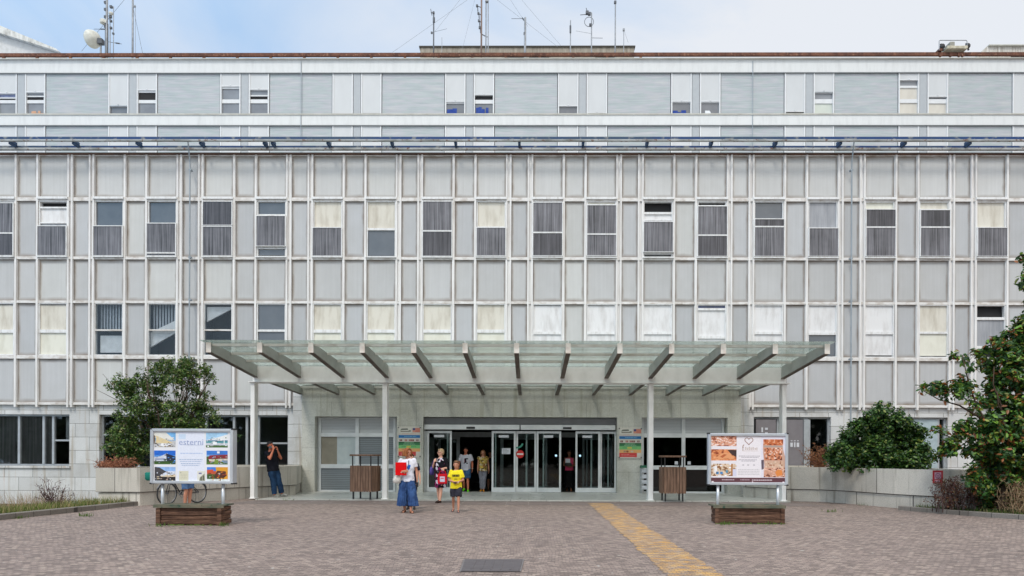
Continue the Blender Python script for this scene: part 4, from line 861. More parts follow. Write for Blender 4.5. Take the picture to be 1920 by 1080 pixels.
for y in (19.78, 21.0, 22.15, 24.7, 26.2, 27.45):
    m = MB()
    for k in range(NR-1):
        xa = XC0+(XC1-XC0)*k/(NR-1)+.07; xb = XC0+(XC1-XC0)*(k+1)/(NR-1)-.07; z = tops(y)-.03; m.box(xa, xb, y-.035, y+.035, z-.05, z+.02)
    m.build('purlin', m_purl, CN)
for k in range(NR-1):
    xa = XC0+(XC1-XC0)*k/(NR-1)+.012; xb = XC0+(XC1-XC0)*(k+1)/(NR-1)-.012
    if k == 0: xa -= .18
    if k == NR-2: xb += .18
    for y0, y1 in ((YCF-.17, 22.13), (22.17, 24.9), (24.94, YCB-.02)):
        z0, z1 = tops(y0)+.02, tops(y1)+.02
        MB().add([(xa, y0, z0), (xb, y0, z0), (xb, y1, z1), (xa, y1, z1), (xa, y0, z0+.014), (xb, y0, z0+.014), (xb, y1, z1+.014), (xa, y1, z1+.014)], [(0, 3, 2, 1), (4, 5, 6, 7), (0, 1, 5, 4), (1, 2, 6, 5), (2, 3, 7, 6), (3, 0, 4, 7)]).build('glass_panel', m_cglass, CN)
# ------------------------------------------------------------------ planter walls
def planter(name, poly, h, label, zb=-.15, coping=.06):
    """raised stone planter: wall ring (poly plan outline, outer), soil inside, coping"""
    t = empty(name, (sum(p[0] for p in poly)/len(poly), sum(p[1] for p in poly)/len(poly), 0), label, 'planter')
    cx0 = sum(p[0] for p in poly)/len(poly); cy0 = sum(p[1] for p in poly)/len(poly)
    def inset(d):
        out = []; n_ = len(poly)
        area = sum(poly[i][0]*poly[(i+1) % n_][1]-poly[(i+1) % n_][0]*poly[i][1] for i in range(n_)); sg = 1 if area > 0 else -1
        for i in range(n_):
            p0, p1, p2 = (Vector(poly[(i+j) % n_]) for j in (-1, 0, 1)); d1 = (p1-p0).normalized(); d2 = (p2-p1).normalized()
            n1 = Vector((-d1.y, d1.x))*sg; n2 = Vector((-d2.y, d2.x))*sg; b = (n1+n2); b = b/max(.35, b.dot(n1)); out.append((p1.x+b.x*d, p1.y+b.y*d))
        return out
    low, up, inn = inset(.05), poly, inset(.24)
    def ring(a, b, z0, z1):
        m = MB(); n_ = len(a); vs = [(*p, z) for q in (a, b) for z in (z0, z1) for p in q]; fs = []
        for i in range(n_):
            j = (i+1) % n_; fs += [(i, j, n_+j, n_+i), (2*n_+i, 3*n_+i, 3*n_+j, 2*n_+j), (n_+i, n_+j, 3*n_+j, 3*n_+i), (i, 2*n_+i, 2*n_+j, j)]
        return m.add(vs, fs)
    ring(low, inset(.3), zb, h*.36-.012).build('plinth', m_planterstone, t); ring(up, inn, h*.36, h).build('parapet', m_planterstone, t)
    MB().plan(inn, h*.36, h-.12).build('soil', m_soil, t)
    return t
planter('stone_planter', [(-12.65, 20.15), (-11.35, 20.15), (-8.56, 25.5), (-9.15, 27.93), (-12.65, 27.93)], 1.10, 'splayed stone planter wall left of the entrance, below the small tree')
planter('stone_planter', [(8.8, 27.93), (7.82, 25.5), (8.75, 23.75), (9.75, 23.35), (10.25, 22.6), (10.55, 21.6), (10.84, 20.65), (11.15, 20.0), (11.55, 19.5), (12.6, 19.35), (13.6, 27.93)], 1.16, 'curved stone planter wall right of the entrance, under the round dark bush', zb=-.1)
# red sign at the end of the right planter
s0 = P(1756, 894, 19.4); k = 19.4/1300
rs = empty('red_notice_sign', (s0.x, 19.36, s0.z), 'small red notice plate with a pale emblem at the end of the right planter wall', 'sign')
MB().box(s0.x-9.2*k, s0.x+9.2*k, 19.33, 19.355, s0.z-12*k, s0.z+12*k).build('plate', mat('faded_red_paint', C(176, 48, 58), .6, 0, .3, C(160, 44, 52)), rs)
m_pk = mat('faded_pink_print', C(204, 168, 186), .7); e = MB(); e.box(s0.x-6.5*k, s0.x+5.5*k, 19.322, 19.328, s0.z-4.5*k, s0.z+8.5*k); e.box(s0.x-6.5*k, s0.x+4*k, 19.322, 19.328, s0.z-10*k, s0.z-6.5*k); e.build('print', m_pk, rs)
e = MB(); cxx, czz = s0.x-.5*k, s0.z+2*k
for i in range(12):
    a0, a1 = 2*math.pi*i/12, 2*math.pi*(i+.62)/12
    for r0_, r1_ in ((3.4, 5.4),): e.prism([(cxx+r0_*k*math.cos(a0), czz+r0_*k*math.sin(a0)), (cxx+r1_*k*math.cos(a0), czz+r1_*k*math.sin(a0)), (cxx+r1_*k*math.cos(a1), czz+r1_*k*math.sin(a1)), (cxx+r0_*k*math.cos(a1), czz+r0_*k*math.sin(a1))], 19.314, 19.319)
for x, z in ((-1.2, .6), (1.2, .6), (0, -1.6)): e.box(cxx+(x-.7)*k, cxx+(x+.7)*k, 19.314, 19.319, czz+(z-.7)*k, czz+(z+.7)*k)
e.build('emblem', mat('purple_ink', C(140, 70, 110), .7), rs)
# ------------------------------------------------------------------ printed panels
m_print = mat_attr('printed_film', .35, .05, 0, .5, 40)
def hexc(r, g, b): return C(r, g, b)
class Print:
    """flat artwork in panel coordinates: u right 0..W, v down 0..H (image pixels), placed on a plane facing -Y"""
    def __init__(s, x0, z0, k, y): s.x0, s.z0, s.k, s.y, s.m, s.n = x0, z0, k, y, MB(), 0
    def pt(s, u, v, d): return (s.x0+u*s.k, s.y-d, s.z0-v*s.k)
    def poly(s, pts, c, lvl=0): d = .0008+lvl*.0006; s.m.add([s.pt(u, v, d) for u, v in pts], [tuple(range(len(pts)))], 0, c); return s
    def rect(s, a, b, c_, d, c, lvl=0): return s.poly([(a, b), (c_, b), (c_, d), (a, d)], c, lvl)
    def cells(s, a, b, c_, d, nx, ny, pal, lvl, seed, jit=.14):
        r = random.Random(seed); w_, h_ = (c_-a)/nx, (d-b)/ny
        for j in range(ny):
            for i in range(nx):
                c = pal(i/(nx-1 or 1), j/(ny-1 or 1), r); f = 1+r.uniform(-jit, jit); s.rect(a+i*w_, b+j*h_, a+(i+1)*w_, b+(j+1)*h_, (c[0]*f, c[1]*f, c[2]*f, 1), lvl)
        return s
    def text(s, body, u, v, size, c, lvl=2, bold=False, sx=1.0):
        vs, fs = text_verts(body, size*s.k, bold); p = s.pt(u, v, .0008+lvl*.0006)
        s.m.add([(p[0]+q.x*sx, p[1], p[2]+q.y) for q in vs], fs, 0, c); return s
    def line(s, u0, u1, v, h, c, seed=1, lvl=2):
        """a line of print too small to read: word-length dashes"""
        r = random.Random(seed); u = u0
        while u < u1: w_ = min(r.uniform(1.6, 5.5), u1-u); s.rect(u, v-h/2, u+w_, v+h/2, c, lvl); u += w_+r.uniform(.5, .9)
        return s
    def build(s, name, parent): return s.m.build(name, m_print, parent)
# ------------------------------------------------------------------ notice boards in timber planters
m_oldwood = NT('weathered_timber'); f = m_oldwood.noise(m_oldwood.coord((1.2, 1.2, 14)), 2.2, 6, .65); g_ = m_oldwood.noise(m_oldwood.coord(), 2.4, 4)
cw = m_oldwood.ramp(f, [(.28, C(46, 33, 28)), (.46, C(88, 66, 55)), (.62, C(122, 94, 78)), (.78, C(168, 140, 118))]); m_oldwood.base(m_oldwood.mix(.8, cw, m_oldwood.ramp(g_, [(.35, (.6, .56, .55)), (.65, (1.15, 1.1, 1.05))]), 'MULTIPLY')); m_oldwood.rough(.85, 0, .2); m_oldwood.bump(f, .5, .02); m_oldwood = m_oldwood.m
m_greenwood = mat('mossy_green_board', C(84, 92, 80), .85, 0, .2, C(122, 114, 98), (1, 2, 3), 2.5, .35, .65, col3=C(54, 78, 66))
m_alf = mat('board_aluminium', C(206, 212, 218), .3, .35, .5, C(190, 196, 204), (1, 1, 1), 2)
m_moss = mat('moss', C(92, 112, 54), .95, 0, .1, C(70, 84, 44), (1, 1, 1), 20)
def trough(x0, x1, y0, y1, h, label, edge_post):
    t = empty('timber_planter', ((x0+x1)/2, (y0+y1)/2, 0), label, 'planter', 'timber planter boxes under the notice boards')
    r = random.Random(int(x0*7)); nb_ = 4; hh = (h-.06)/nb_
    for i in range(nb_):
        z0 = .02+i*hh; j = r.uniform(-.012, .012); m = MB()
        m.box(x0+.05, x1-.05, y0+j, y0+.05+j, z0, z0+hh-.008); m.box(x0+.05, x1-.05, y1-.05-j, y1-j, z0, z0+hh-.008); m.box(x0+j, x0+.049+j, y0, y1, z0, z0+hh-.008); m.box(x1-.049-j, x1-j, y0, y1, z0, z0+hh-.008)
        m.build('plank', m_oldwood, t, bevel=.006)
    m = MB()
    for x in ((x0-.005, x1-.10) if edge_post != 'L' else (x0-.02, x1-.06)): MB().box(x, x+(.09 if edge_post != 'L' else .08), y0-.035, y0-.013, 0, h-.075).build('corner_post', m_oldwood, t)
    m = MB(); m.box(x0-.06, x1+.04, y0-.04, y0-.016, h-.068, h-.031); m.box(x0-.06, x1+.04, y0-.04, y0+.12, h-.03, h+.0); m.box(x0-.06, x1+.04, y1-.12, y1+.04, h-.03, h); m.box(x0-.06, x0+.1, y0+.12, y1-.12, h-.03, h); m.box(x1-.1, x1+.04, y0+.12, y1-.12, h-.03, h); m.build('rim', m_greenwood, t)
    MB().box(x0+.06, x1-.06, y0+.06, y1-.06, h-.16, h-.09).build('soil', m_soil, t)
    ms = MB()
    for _ in range(26):
        x = r.uniform(x0, x1); ms.ball((x, y0-.02-r.random()*.03, .0), (r.uniform(.02, .05), .02, r.uniform(.015, .035)), 6)
    ms.build('moss', m_moss, t)
    return t
tl0, tl1 = G(292, 985), G(432, 985); trough(tl0.x, G(418, 985).x, 14.66, 15.1, .44, 'weathered brown timber planter box under the notice board with building photos', 'R')
tr0, tr1 = G(1335, 982), G(1467, 982); trough(G(1342, 982).x, tr1.x, 15.58, 15.96, .42, 'weathered dark timber planter box under the bakery notice board', 'L')
def board(u0, v0, u1, v1, Y, dep, posts, label, zbot):
    x0, x1 = PX(u0, Y, 860), PX(u1, Y, 860); um = (u0+u1)/2; z1, z0 = PZ(v0, Y, um), PZ(v1, Y, um)
    t = empty('notice_board', ((x0+x1)/2, Y+dep/2, zbot), label, 'notice board', 'advertising notice boards')
    f = MB(); q = .062; ya, yb = Y-.02, Y+dep
    f.box(x0, x0+q, ya, yb, z0, z1); f.box(x1-q, x1, ya, yb, z0, z1); f.box(x0+q, x1-q, ya, yb, z1-q, z1); f.box(x0+q, x1-q, ya, yb, z0, z0+q); f.build('frame', m_alf, t, bevel=.008)
    MB().box(x0+q, x1-q, Y+.015, yb-.015, z0+q, z1-q).build('backing_panel', mat('white_board', C(232, 233, 238), .4, 0, .4, C(228, 229, 234)), t)
    cp = MB()
    for x in (x0, x1-.03):
        for z in (z0-.012, z1-.018): cp.box(x-.006, x+.036, ya-.006, yb+.006, z, z+.03)
    cp.build('corner_cap', m_black, t)
    for u in posts:
        x = PX(u, Y+dep/2, 930); MB().tube([(x, Y+dep/2, zbot), (x, Y+dep/2, z0-.001)], .034, 12).build('post', m_alf, t, smooth=True)
    return t, Print(x0, z1, Y/1300, Y+.015), (z1-z0)/(Y/1300)
t, p, H_ = board(282, 804, 437, 907, 14.78, .2, (305, 418.5), 'white notice board with six photos of buildings and awnings, on two posts', .25)
sky_ = lambda a, b: (lambda x, y, r: a if y < .5 else b)
def photo(p, a, b, c_, d, bands, polys, seed):
    """a printed photograph: bands (top fraction, colour) then polygons in 0..1 coordinates"""
    W, H = c_-a, d-b
    for i, (f0, col) in enumerate(bands):
        f1 = bands[i+1][0] if i+1 < len(bands) else 1
        p.cells(a, b+f0*H, c_, b+f1*H, 10, max(1, int((f1-f0)*8)), lambda x, y, r, col=col: col, 1, seed+i, .10)
    r = random.Random(seed)
    for j, (pl_, col) in enumerate(polys): p.poly([(a+x*W, b+y*H) for x, y in pl_], col, 2+j)
    for _ in range(34):
        x, y = r.uniform(.02, .93), r.uniform(.3, .93); w_, h_ = r.uniform(.02, .12), r.uniform(.015, .07); col = r.choice([q[1] for q in polys]+[q[1] for q in bands[1:]]); f = r.uniform(.65, 1.25)
        p.rect(a+x*W, b+y*H, a+min(1, x+w_)*W, b+min(1, y+h_)*H, (col[0]*f, col[1]*f, col[2]*f, 1), 2+len(polys))
B1, B2, W_, G_, K_ = C(88, 146, 226), C(170, 208, 240), C(232, 234, 236), C(66, 98, 44), C(44, 44, 48)
photo(p, 6, 7, 47, 35, [(0, C(120, 180, 232)), (.55, C(190, 192, 196)), (.8, C(206, 208, 212))], [([(.0, 0), (.55, 0), (.95, .5), (.4, .55), (0, .25)], C(226, 226, 220)), ([(.08, .2), (.9, .72), (.1, .74)], C(222, 204, 160)), ([(0, .2), (.06, .22), (.06, .75), (0, .75)], C(96, 78, 58)), ([(.66, .66), (.98, .95), (.62, .95)], C(88, 70, 66)), ([(.35, .72), (.85, .78), (.5, .95), (.3, .9)], C(236, 238, 242))], 1)
photo(p, 6.5, 41, 47, 67, [(0, C(38, 104, 206)), (.35, C(92, 156, 230)), (.78, C(64, 100, 40))], [([(0, .48), (.3, .42), (.62, .18), (.62, .78), (0, .78)], C(206, 212, 226)), ([(.55, .2), (1, .44), (1, .8), (.6, .8)], C(40, 46, 70)), ([(.05, .58), (.5, .55), (.5, .66), (.05, .7)], C(150, 160, 190)), ([(.0, .78), (1, .74), (1, .82), (0, .86)], C(52, 78, 36))], 2)
photo(p, 7.5, 72, 47, 98.5, [(0, C(150, 186, 236)), (.3, C(212, 220, 236)), (.68, C(46, 42, 42))], [([(0, 0), (.25, .05), (.56, .34), (.3, .55), (.1, 1), (0, 1)], C(74, 72, 76)), ([(.28, .62), (1, .55), (1, .7), (.3, .7)], C(226, 208, 176)), ([(.6, .3), (.62, .3), (.62, .95), (.6, .95)], C(170, 150, 140))], 3)
photo(p, 104.5, 7, 145.5, 35, [(0, C(166, 208, 240)), (.55, C(90, 156, 166)), (.7, C(196, 202, 212)), (.85, C(76, 112, 58))], [([(0, .5), (.35, .4), (1, .12), (1, .5)], C(234, 236, 238)), ([(.0, .53), (1, .53), (1, .57), (0, .57)], C(58, 60, 78)), ([(.3, .6), (.5, .62), (.5, .8), (.3, .8)], C(240, 244, 248)), ([(.82, .2), (.86, .2), (.86, .85), (.82, .85)], C(236, 238, 240))], 4)
photo(p, 105.5, 41, 145.5, 67, [(0, C(62, 122, 206)), (.3, C(126, 170, 226)), (.45, C(60, 92, 44)), (.8, C(84, 118, 52))], [([(.15, .34), (1, .28), (1, .55), (.05, .6)], C(140, 40, 56)), ([(.1, .62), (1, .58), (1, .76), (.15, .8)], C(212, 202, 188)), ([(.5, .05), (.62, .05), (.62, .2), (.5, .2)], C(236, 236, 238)), ([(.4, .6), (.55, .6), (.6, 1), (.35, 1)], C(120, 148, 62)), ([(.8, .7), (1, .7), (1, .92), (.8, .92)], C(120, 140, 160))], 5)
photo(p, 106.5, 72, 146, 98.5, [(0, C(70, 132, 220)), (.28, C(196, 92, 62)), (.5, C(64, 92, 44)), (.84, C(214, 222, 220))], [([(.42, 0), (1, 0), (1, .85), (.8, .85), (.45, .4)], C(222, 156, 48)), ([(.5, .25), (.9, .3), (.95, .6), (.75, .82), (.4, .8), (.38, .55)], C(92, 52, 40)), ([(0, .2), (.3, .16), (.3, .4), (0, .42)], C(206, 84, 56)), ([(.62, .8), (.66, .8), (.66, 1), (.62, 1)], C(80, 60, 50))], 6)
p.rect(51, 6, 101.5, 99, C(226, 231, 246), 0); p.rect(53, 10, 66, 19, C(202, 220, 242), 1)
p.text('esterni', 76.5, 25.5, 17, C(150, 164, 204), 2, False, 1.0); p.line(66, 99, 30.5, .9, C(186, 196, 222), 3)
p.line(56, 98, 46.2, 2.0, C(186, 204, 236), 5); 
for i, v in enumerate((58, 61.5, 65.5, 68.8)): p.line(54+i*1.5, 98-i*2, v, 1.3 if i != 2 else 1.6, C(168, 186, 216), 10+i)
p.rect(53.5, 79.5, 71.5, 99, C(214, 212, 190), 1); p.rect(56, 82, 58, 83.5, C(140, 140, 132), 2); 
for i in range(4): p.line(56.5, 69, 85.5+i*3, .8, C(190, 188, 168), 30+i)
p.rect(88, 79.5, 103.5, 99, C(222, 222, 214), 1); p.rect(91, 82.5, 96.5, 85, C(96, 98, 150), 2); p.poly([(93, 92), (102, 84), (103, 98), (92, 98)], C(150, 150, 130), 2); p.rect(94.5, 90, 96.5, 98, C(84, 86, 78), 3); p.rect(99, 88, 101, 97, C(90, 90, 84), 3)
p.build('poster', t)
t, p, H_ = board(1328, 812.5, 1477.5, 909.5, 15.7, .12, (1346, 1458.5), 'white bakery notice board with bread photos and a brown footer strip, on two posts', .26)
p.rect(3.5, 4, 146, 94, C(232, 228, 234), 0)
def bread(base, dark, pale, seed):
    def f(x, y, r):
        s = math.sin(x*13+seed+3*math.sin(y*6))*math.cos(y*9+seed*2+2*math.sin(x*7)); s += r.uniform(-.5, .5)
        return pale if s > .62 else (dark if s < -.55 else base)
    return f
p.cells(5, 3.5, 53, 24, 26, 11, bread(C(218, 158, 132), C(150, 84, 66), C(238, 216, 208), 1), 1, 11, .12)
p.cells(4.5, 30, 53, 51, 26, 11, bread(C(220, 140, 92), C(150, 72, 44), C(236, 178, 134), 2.3), 1, 12, .12); p.poly([(36, 31), (53, 31), (53, 45), (48, 42), (42, 38)], C(66, 50, 50), 2)
p.poly([(15, 46), (24, 38), (34, 36), (42, 40), (50, 45), (46, 49), (34, 46), (24, 49)], C(228, 160, 112), 2); p.poly([(22, 44), (30, 39), (35, 40), (27, 46)], C(186, 98, 58), 3)
p.cells(4.5, 57, 53, 80, 24, 11, bread(C(220, 196, 172), C(140, 96, 60), C(232, 232, 240), 4.1), 1, 13, .14)
for a, b in ((15, 72), (22.5, 72)): p.rect(a, b, a+5, b+4.5, C(70, 136, 196), 2)
p.rect(12, 61, 17, 75, C(238, 236, 238), 2); p.rect(43, 57, 46, 78, C(176, 120, 66), 2); p.rect(46, 67, 53, 80, C(214, 214, 234), 2); p.rect(33, 69, 37, 74, C(86, 150, 180), 3)
p.rect(54, 4, 98.5, 92, C(236, 231, 236), 1)
hp = [(76+9*1.0*math.sin(a)**3*.85, 14-(13*math.cos(a)-5*math.cos(2*a)-2*math.cos(3*a)-math.cos(4*a))*.46) for a in [2*math.pi*i/40 for i in range(41)]]
for (a, b), (c2, d2) in zip(hp, hp[1:]):
    dx_, dy_ = c2-a, d2-b; L_ = math.hypot(dx_, dy_) or 1; nx_, ny_ = -dy_/L_*.65, dx_/L_*.65; p.poly([(a+nx_, b+ny_), (c2+nx_, d2+ny_), (c2-nx_, d2-ny_), (a-nx_, b-ny_)], C(150, 112, 100), 2)
p.text('f', 65, 27.5, 16, C(150, 116, 100), 2, False, .8)
for i, (u, h) in enumerate(((70, 4), (73.5, 3), (77, 4.5), (80.5, 3.2), (84, 4), (88, 2.6), (91, 3.2))): p.rect(u-1.1, 30-h, u+1.1, 30.5, C(186, 164, 150), 2); p.rect(u-.5, 30.8-h, u+.5, 29.6, C(234, 229, 232), 3)
p.line(64, 93, 32.8, .8, C(196, 178, 166), 4)
for i, v in enumerate((42.5, 45, 49.5, 51.8)): p.line(57+i % 2*5, 97-i*3, v, 1.3, C(176, 172, 180), 50+i)
for u in (64, 73, 84): p.rect(u, 58, u+3.4, 60.6, C(196, 192, 198), 2)
for i, v in enumerate((68, 71, 74, 77)): p.line(56, 96, v, 1.5, C(204, 200, 204), 60+i)
# basket of loaves
p.rect(98.5, 4, 146, 92, C(228, 224, 236), 1)
p.poly([(103, 15), (138, 12), (140, 30), (144, 45), (145, 80), (104, 82), (105, 60), (102, 30)], C(206, 166, 148), 2)
p.cells(105, 27, 138, 50, 15, 9, bread(C(206, 132, 96), C(112, 60, 44), C(232, 204, 190), 2.9), 3, 21, .15); p.cells(103, 11, 140, 22, 17, 5, bread(C(200, 110, 66), C(140, 66, 40), C(226, 168, 136), 1.2), 4, 22, .12)
p.rect(104, 23, 139, 25.5, C(176, 160, 152), 4); p.cells(107, 52, 141, 64, 14, 4, bread(C(212, 176, 152), C(170, 120, 96), C(224, 198, 178), .4), 3, 23, .1)
p.cells(104, 64, 144, 82, 18, 8, bread(C(208, 156, 134), C(120, 66, 50), C(228, 190, 170), 5.2), 3, 24, .13); p.poly([(125, 72), (131, 67), (138, 69), (139, 78), (128, 80)], C(226, 140, 74), 4); p.poly([(99, 50), (104, 49), (104, 66), (100, 68)], C(96, 84, 96), 4)
p.rect(4.5, 83, 144.5, 95, C(98, 62, 70), 3)
p.line(26, 49, 87, 1.7, C(196, 176, 182), 71, 4); p.line(60, 78, 87, 1.5, C(186, 164, 170), 72, 4); p.line(82, 120, 87.4, 1.9, C(206, 190, 196), 73, 4); p.line(56, 92, 92, 1.2, C(176, 146, 140), 74, 4); p.rect(82, 89.5, 84, 94, C(206, 190, 192), 5)
p.rect(6.5, 89.5, 10.5, 95, C(222, 212, 216), 4); p.rect(139, 90, 142.5, 95, C(222, 212, 216), 4); p.line(12, 24, 92.5, .9, C(160, 130, 136), 75, 4); p.line(121, 137, 93, .9, C(160, 130, 136), 76, 4)
p.build('poster', t)
# ------------------------------------------------------------------ posters on the portal wall
def wall_poster(u0, v0, u1, v1, label):
    Y = 27.66; x0, x1 = PX(u0, Y, 830), PX(u1, Y, 830); um = (u0+u1)/2; z1, z0 = PZ(v0, Y, um), PZ(v1, Y, um)
    t = empty('wall_poster', ((x0+x1)/2, Y, z0), label, 'poster', 'posters on the portal wall')
    MB().box(x0, x1, Y, Y+.03, z0, z1).build('board', mat('poster_paper', C(212, 208, 200), .5, 0, .4, C(206, 200, 192)), t)
    pins = MB()
    for x in (x0-.0, x1-.05):
        for z in (z0+.01, z1-.06): pins.box(x, x+.05, Y-.008, Y-.002, z, z+.05)
    pins.build('clip', m_dgalv, t)
    p = Print(x0, z1, (x1-x0)/42.5, Y-.001)
    p.rect(2, 1.5, 25, 11.5, C(214, 212, 204), 0); p.poly([(4, 7), (7, 3.5), (18, 3), (19, 6), (8, 6.5)], C(116, 118, 108), 1); p.rect(5, 8, 21, 9.6, C(122, 112, 100), 1); p.rect(20, 6.5, 24, 9.5, C(130, 132, 120), 1); p.rect(8, 6.6, 18, 7.6, C(222, 222, 214), 2)
    p.rect(27, 2.5, 41, 10.5, C(214, 150, 130), 0); p.rect(27.5, 2.5, 32, 6.5, C(70, 76, 130), 1)
    for i in range(3): p.rect(32.2, 3.4+i*2.5, 41, 4.6+i*2.5, C(204, 108, 92), 1)
    p.line(8, 34, 13.2, 1.2, C(206, 170, 164), 3, 1)
    p.rect(1.2, 15.5, 41.2, 20.8, C(36, 112, 172), 0); p.line(12, 34, 18.2, 1.6, C(110, 168, 204), 4, 1)
    for i, (u, c) in enumerate(((5.5, C(116, 70, 66)), (15, C(176, 110, 104)), (22.5, C(160, 100, 96)), (27.5, C(120, 66, 62)), (36, C(130, 104, 104)))): p.rect(u-2.4, 23.4, u+2.4, 26.8, c, 0); p.rect(u-1.2, 24.2, u+.8, 25.4, C(206, 170, 160), 1)
    p.rect(1.2, 28, 41.2, 34.2, C(58, 128, 82), 0); p.rect(1.2, 28, 11, 30.5, C(28, 92, 50), 1); p.rect(30, 28, 41.2, 30.5, C(28, 92, 50), 1); p.line(12, 30, 30, 1, C(150, 186, 152), 5, 1); p.line(10, 32, 32.4, 1, C(150, 190, 160), 6, 1)
    p.rect(1.2, 34.3, 41.2, 40.2, C(118, 190, 118), 0); p.rect(16, 35.4, 24, 38.4, C(206, 190, 84), 1); p.line(7, 15, 37, 1, C(70, 130, 90), 7, 1); p.line(25, 34, 37, 1, C(70, 130, 90), 8, 1)
    p.rect(1.2, 40.3, 41.2, 46, C(226, 170, 108), 0); p.rect(9, 42, 13, 45.4, C(170, 136, 110), 1); p.rect(14, 42, 18, 45.4, C(140, 86, 56), 1); p.rect(22, 42.2, 27, 45.2, C(206, 190, 170), 1)
    p.rect(1.2, 46.1, 33.5, 54, C(204, 66, 64), 0); p.line(5, 20, 49, 1.1, C(226, 140, 136), 9, 1); p.line(5, 30, 51.6, 1.1, C(220, 128, 126), 10, 1)
    p.build('artwork', t); return t
wall_poster(746, 800, 789, 857.5, 'colour-striped poster left of the doors, behind the woman with the red folder')
wall_poster(1160, 802, 1203.5, 859.5, 'colour-striped poster with a small flag on the stone pier right of the doors')

# ------------------------------------------------------------------ litter bins
m_binwood = NT('brown_bin_timber'); f = m_binwood.noise(m_binwood.coord((9, 9, .7)), 2.2, 5, .6); m_binwood.base(m_binwood.mix(.6, m_binwood.ramp(f, [(.3, C(92, 70, 58)), (.55, C(130, 102, 84)), (.75, C(158, 126, 105))]), m_binwood.ramp(m_binwood.noise(m_binwood.coord(), 3, 3), [(.3, (.8,)*3), (.7, (1.12,)*3)]), 'MULTIPLY')); m_binwood.rough(.7, 0, .3); m_binwood = m_binwood.m
def bin_(u, v, hw, hd_, rz, label, ht=1.50):
    g = G(u, v, PZt); t = empty('litter_bin', (g.x, g.y+hd_, PZt), label, 'litter bin', 'slatted litter bins under the canopy', rz)
    z0, z1 = .26, 1.12; ns = 9
    slats = []
    for side in range(4):
        L_ = hw if side % 2 == 0 else hd_; n_ = max(6, int(2*L_/.095))
        for i in range(n_):
            a = -L_+.02+(2*L_-.04)*(i+.5)/n_; w2 = (2*L_-.04)/n_/2-.006; D = (hd_ if side % 2 == 0 else hw)
            M = Matrix.Rotation(side*math.pi/2, 4, 'Z'); bul = .018*(1-(a/L_)**2)
            slats.append((M, a, w2, D+bul))
    for M, a, w2, D in slats: MB().box(a-w2, a+w2, -D, -D+.025, z0, z1, 0, None, M).build('slat', m_binwood, t, local=True, bevel=.004)
    MB().box(-hw+.03, hw-.03, -hd_+.03, hd_-.03, z0+.03, z1-.06).build('liner', m_black, t, local=True)
    for sx_ in (-1, 1):
        for sy in (-1, 1):
            MB().box(sx_*(hw-.09)-.022, sx_*(hw-.09)+.022, sy*(hd_-.09)-.022, sy*(hd_-.09)+.022, 0, z0+.03).build('leg', m_black, t, local=True)
            MB().box(sx_*(hw-.07)-.016, sx_*(hw-.07)+.016, sy*(hd_-.07)-.016, sy*(hd_-.07)+.016, z1-.06, ht-.06).build('lid_post', m_black, t, local=True)
    MB().box(-hw-.01, hw+.01, -hd_-.01, hd_+.01, ht-.06, ht).build('lid', m_binwood, t, local=True, bevel=.012)
    return t
bin_(680.5, 937, .40, .34, R(-14), 'brown slatted litter bin with a flat lid, standing turned by the left inner post', 1.5)
bin_(1264.5, 940.5, .375, .34, R(1), 'brown slatted litter bin with a flat lid beside the right inner post, seen square on', 1.5)
# newspaper rack behind the right inner post
g = PX(1209, 27.3, 900)
nr = empty('leaflet_rack', (g, 27.45, PZt), 'narrow wire leaflet rack with a green top behind the right inner post', 'rack')
m = MB()
for sx_ in (-.13, .13):
    for y in (27.3, 27.6): m.tube([(g+sx_, y, PZt), (g+sx_, y, 1.05)], .012, 6)
for z in (.2, .42, .64, .86): m.box(g-.13, g+.13, 27.3, 27.6, z, z+.012)
m.build('wire_frame', m_alf, nr); MB().box(g-.15, g+.15, 27.27, 27.62, 1.05, 1.15).build('header', mat('rack_green', C(30, 104, 76), .5), nr)
lf = MB()
for z in (.22, .44, .66, .88): lf.box(g-.1, g+.1, 27.33, 27.5, z, z+.13)
lf.build('leaflets', m_paper, nr)
# mains cover in the paving
a, b, c_, d = G(865, 1072), G(974, 1072), G(980, 1050), G(872, 1050)
mc = empty('access_cover', ((a.x+b.x)/2, (a.y+c_.y)/2, 0), 'grey rectangular steel access cover set in the cobbled paving near the camera', 'manhole cover')
m_cov = mat('cover_steel', C(104, 98, 100), .6, .2, .4, C(86, 80, 82), (1, 6, 1), 3, .35, .7)
m = MB(); q = [a, b, c_, d]; m.add([(v.x, v.y, .004) for v in q]+[(v.x, v.y, .012) for v in q], [(4, 5, 6, 7), (0, 1, 5, 4), (1, 2, 6, 5), (2, 3, 7, 6), (3, 0, 4, 7)]); m.build('plate', m_cov, mc)
m = MB(); ctr = (a+b+c_+d)/4
qq = [(v-ctr)*1.06+ctr for v in q]; m.add([(v.x, v.y, .006) for v in q]+[(v.x, v.y, .009) for v in qq], [(i, (i+1) % 4, 4+(i+1) % 4, 4+i) for i in range(4)]); m.build('frame', mat('cover_frame_steel', C(126, 120, 120), .6, .2), mc)
rb_ = MB()
for i in range(5): 
    x = a.x+.12+i*(b.x-a.x-.24)/4; rb_.box(x-.012, x+.012, a.y+.12, c_.y-.12, .012, .016)
rb_.build('tread_ribs', m_cov, mc)
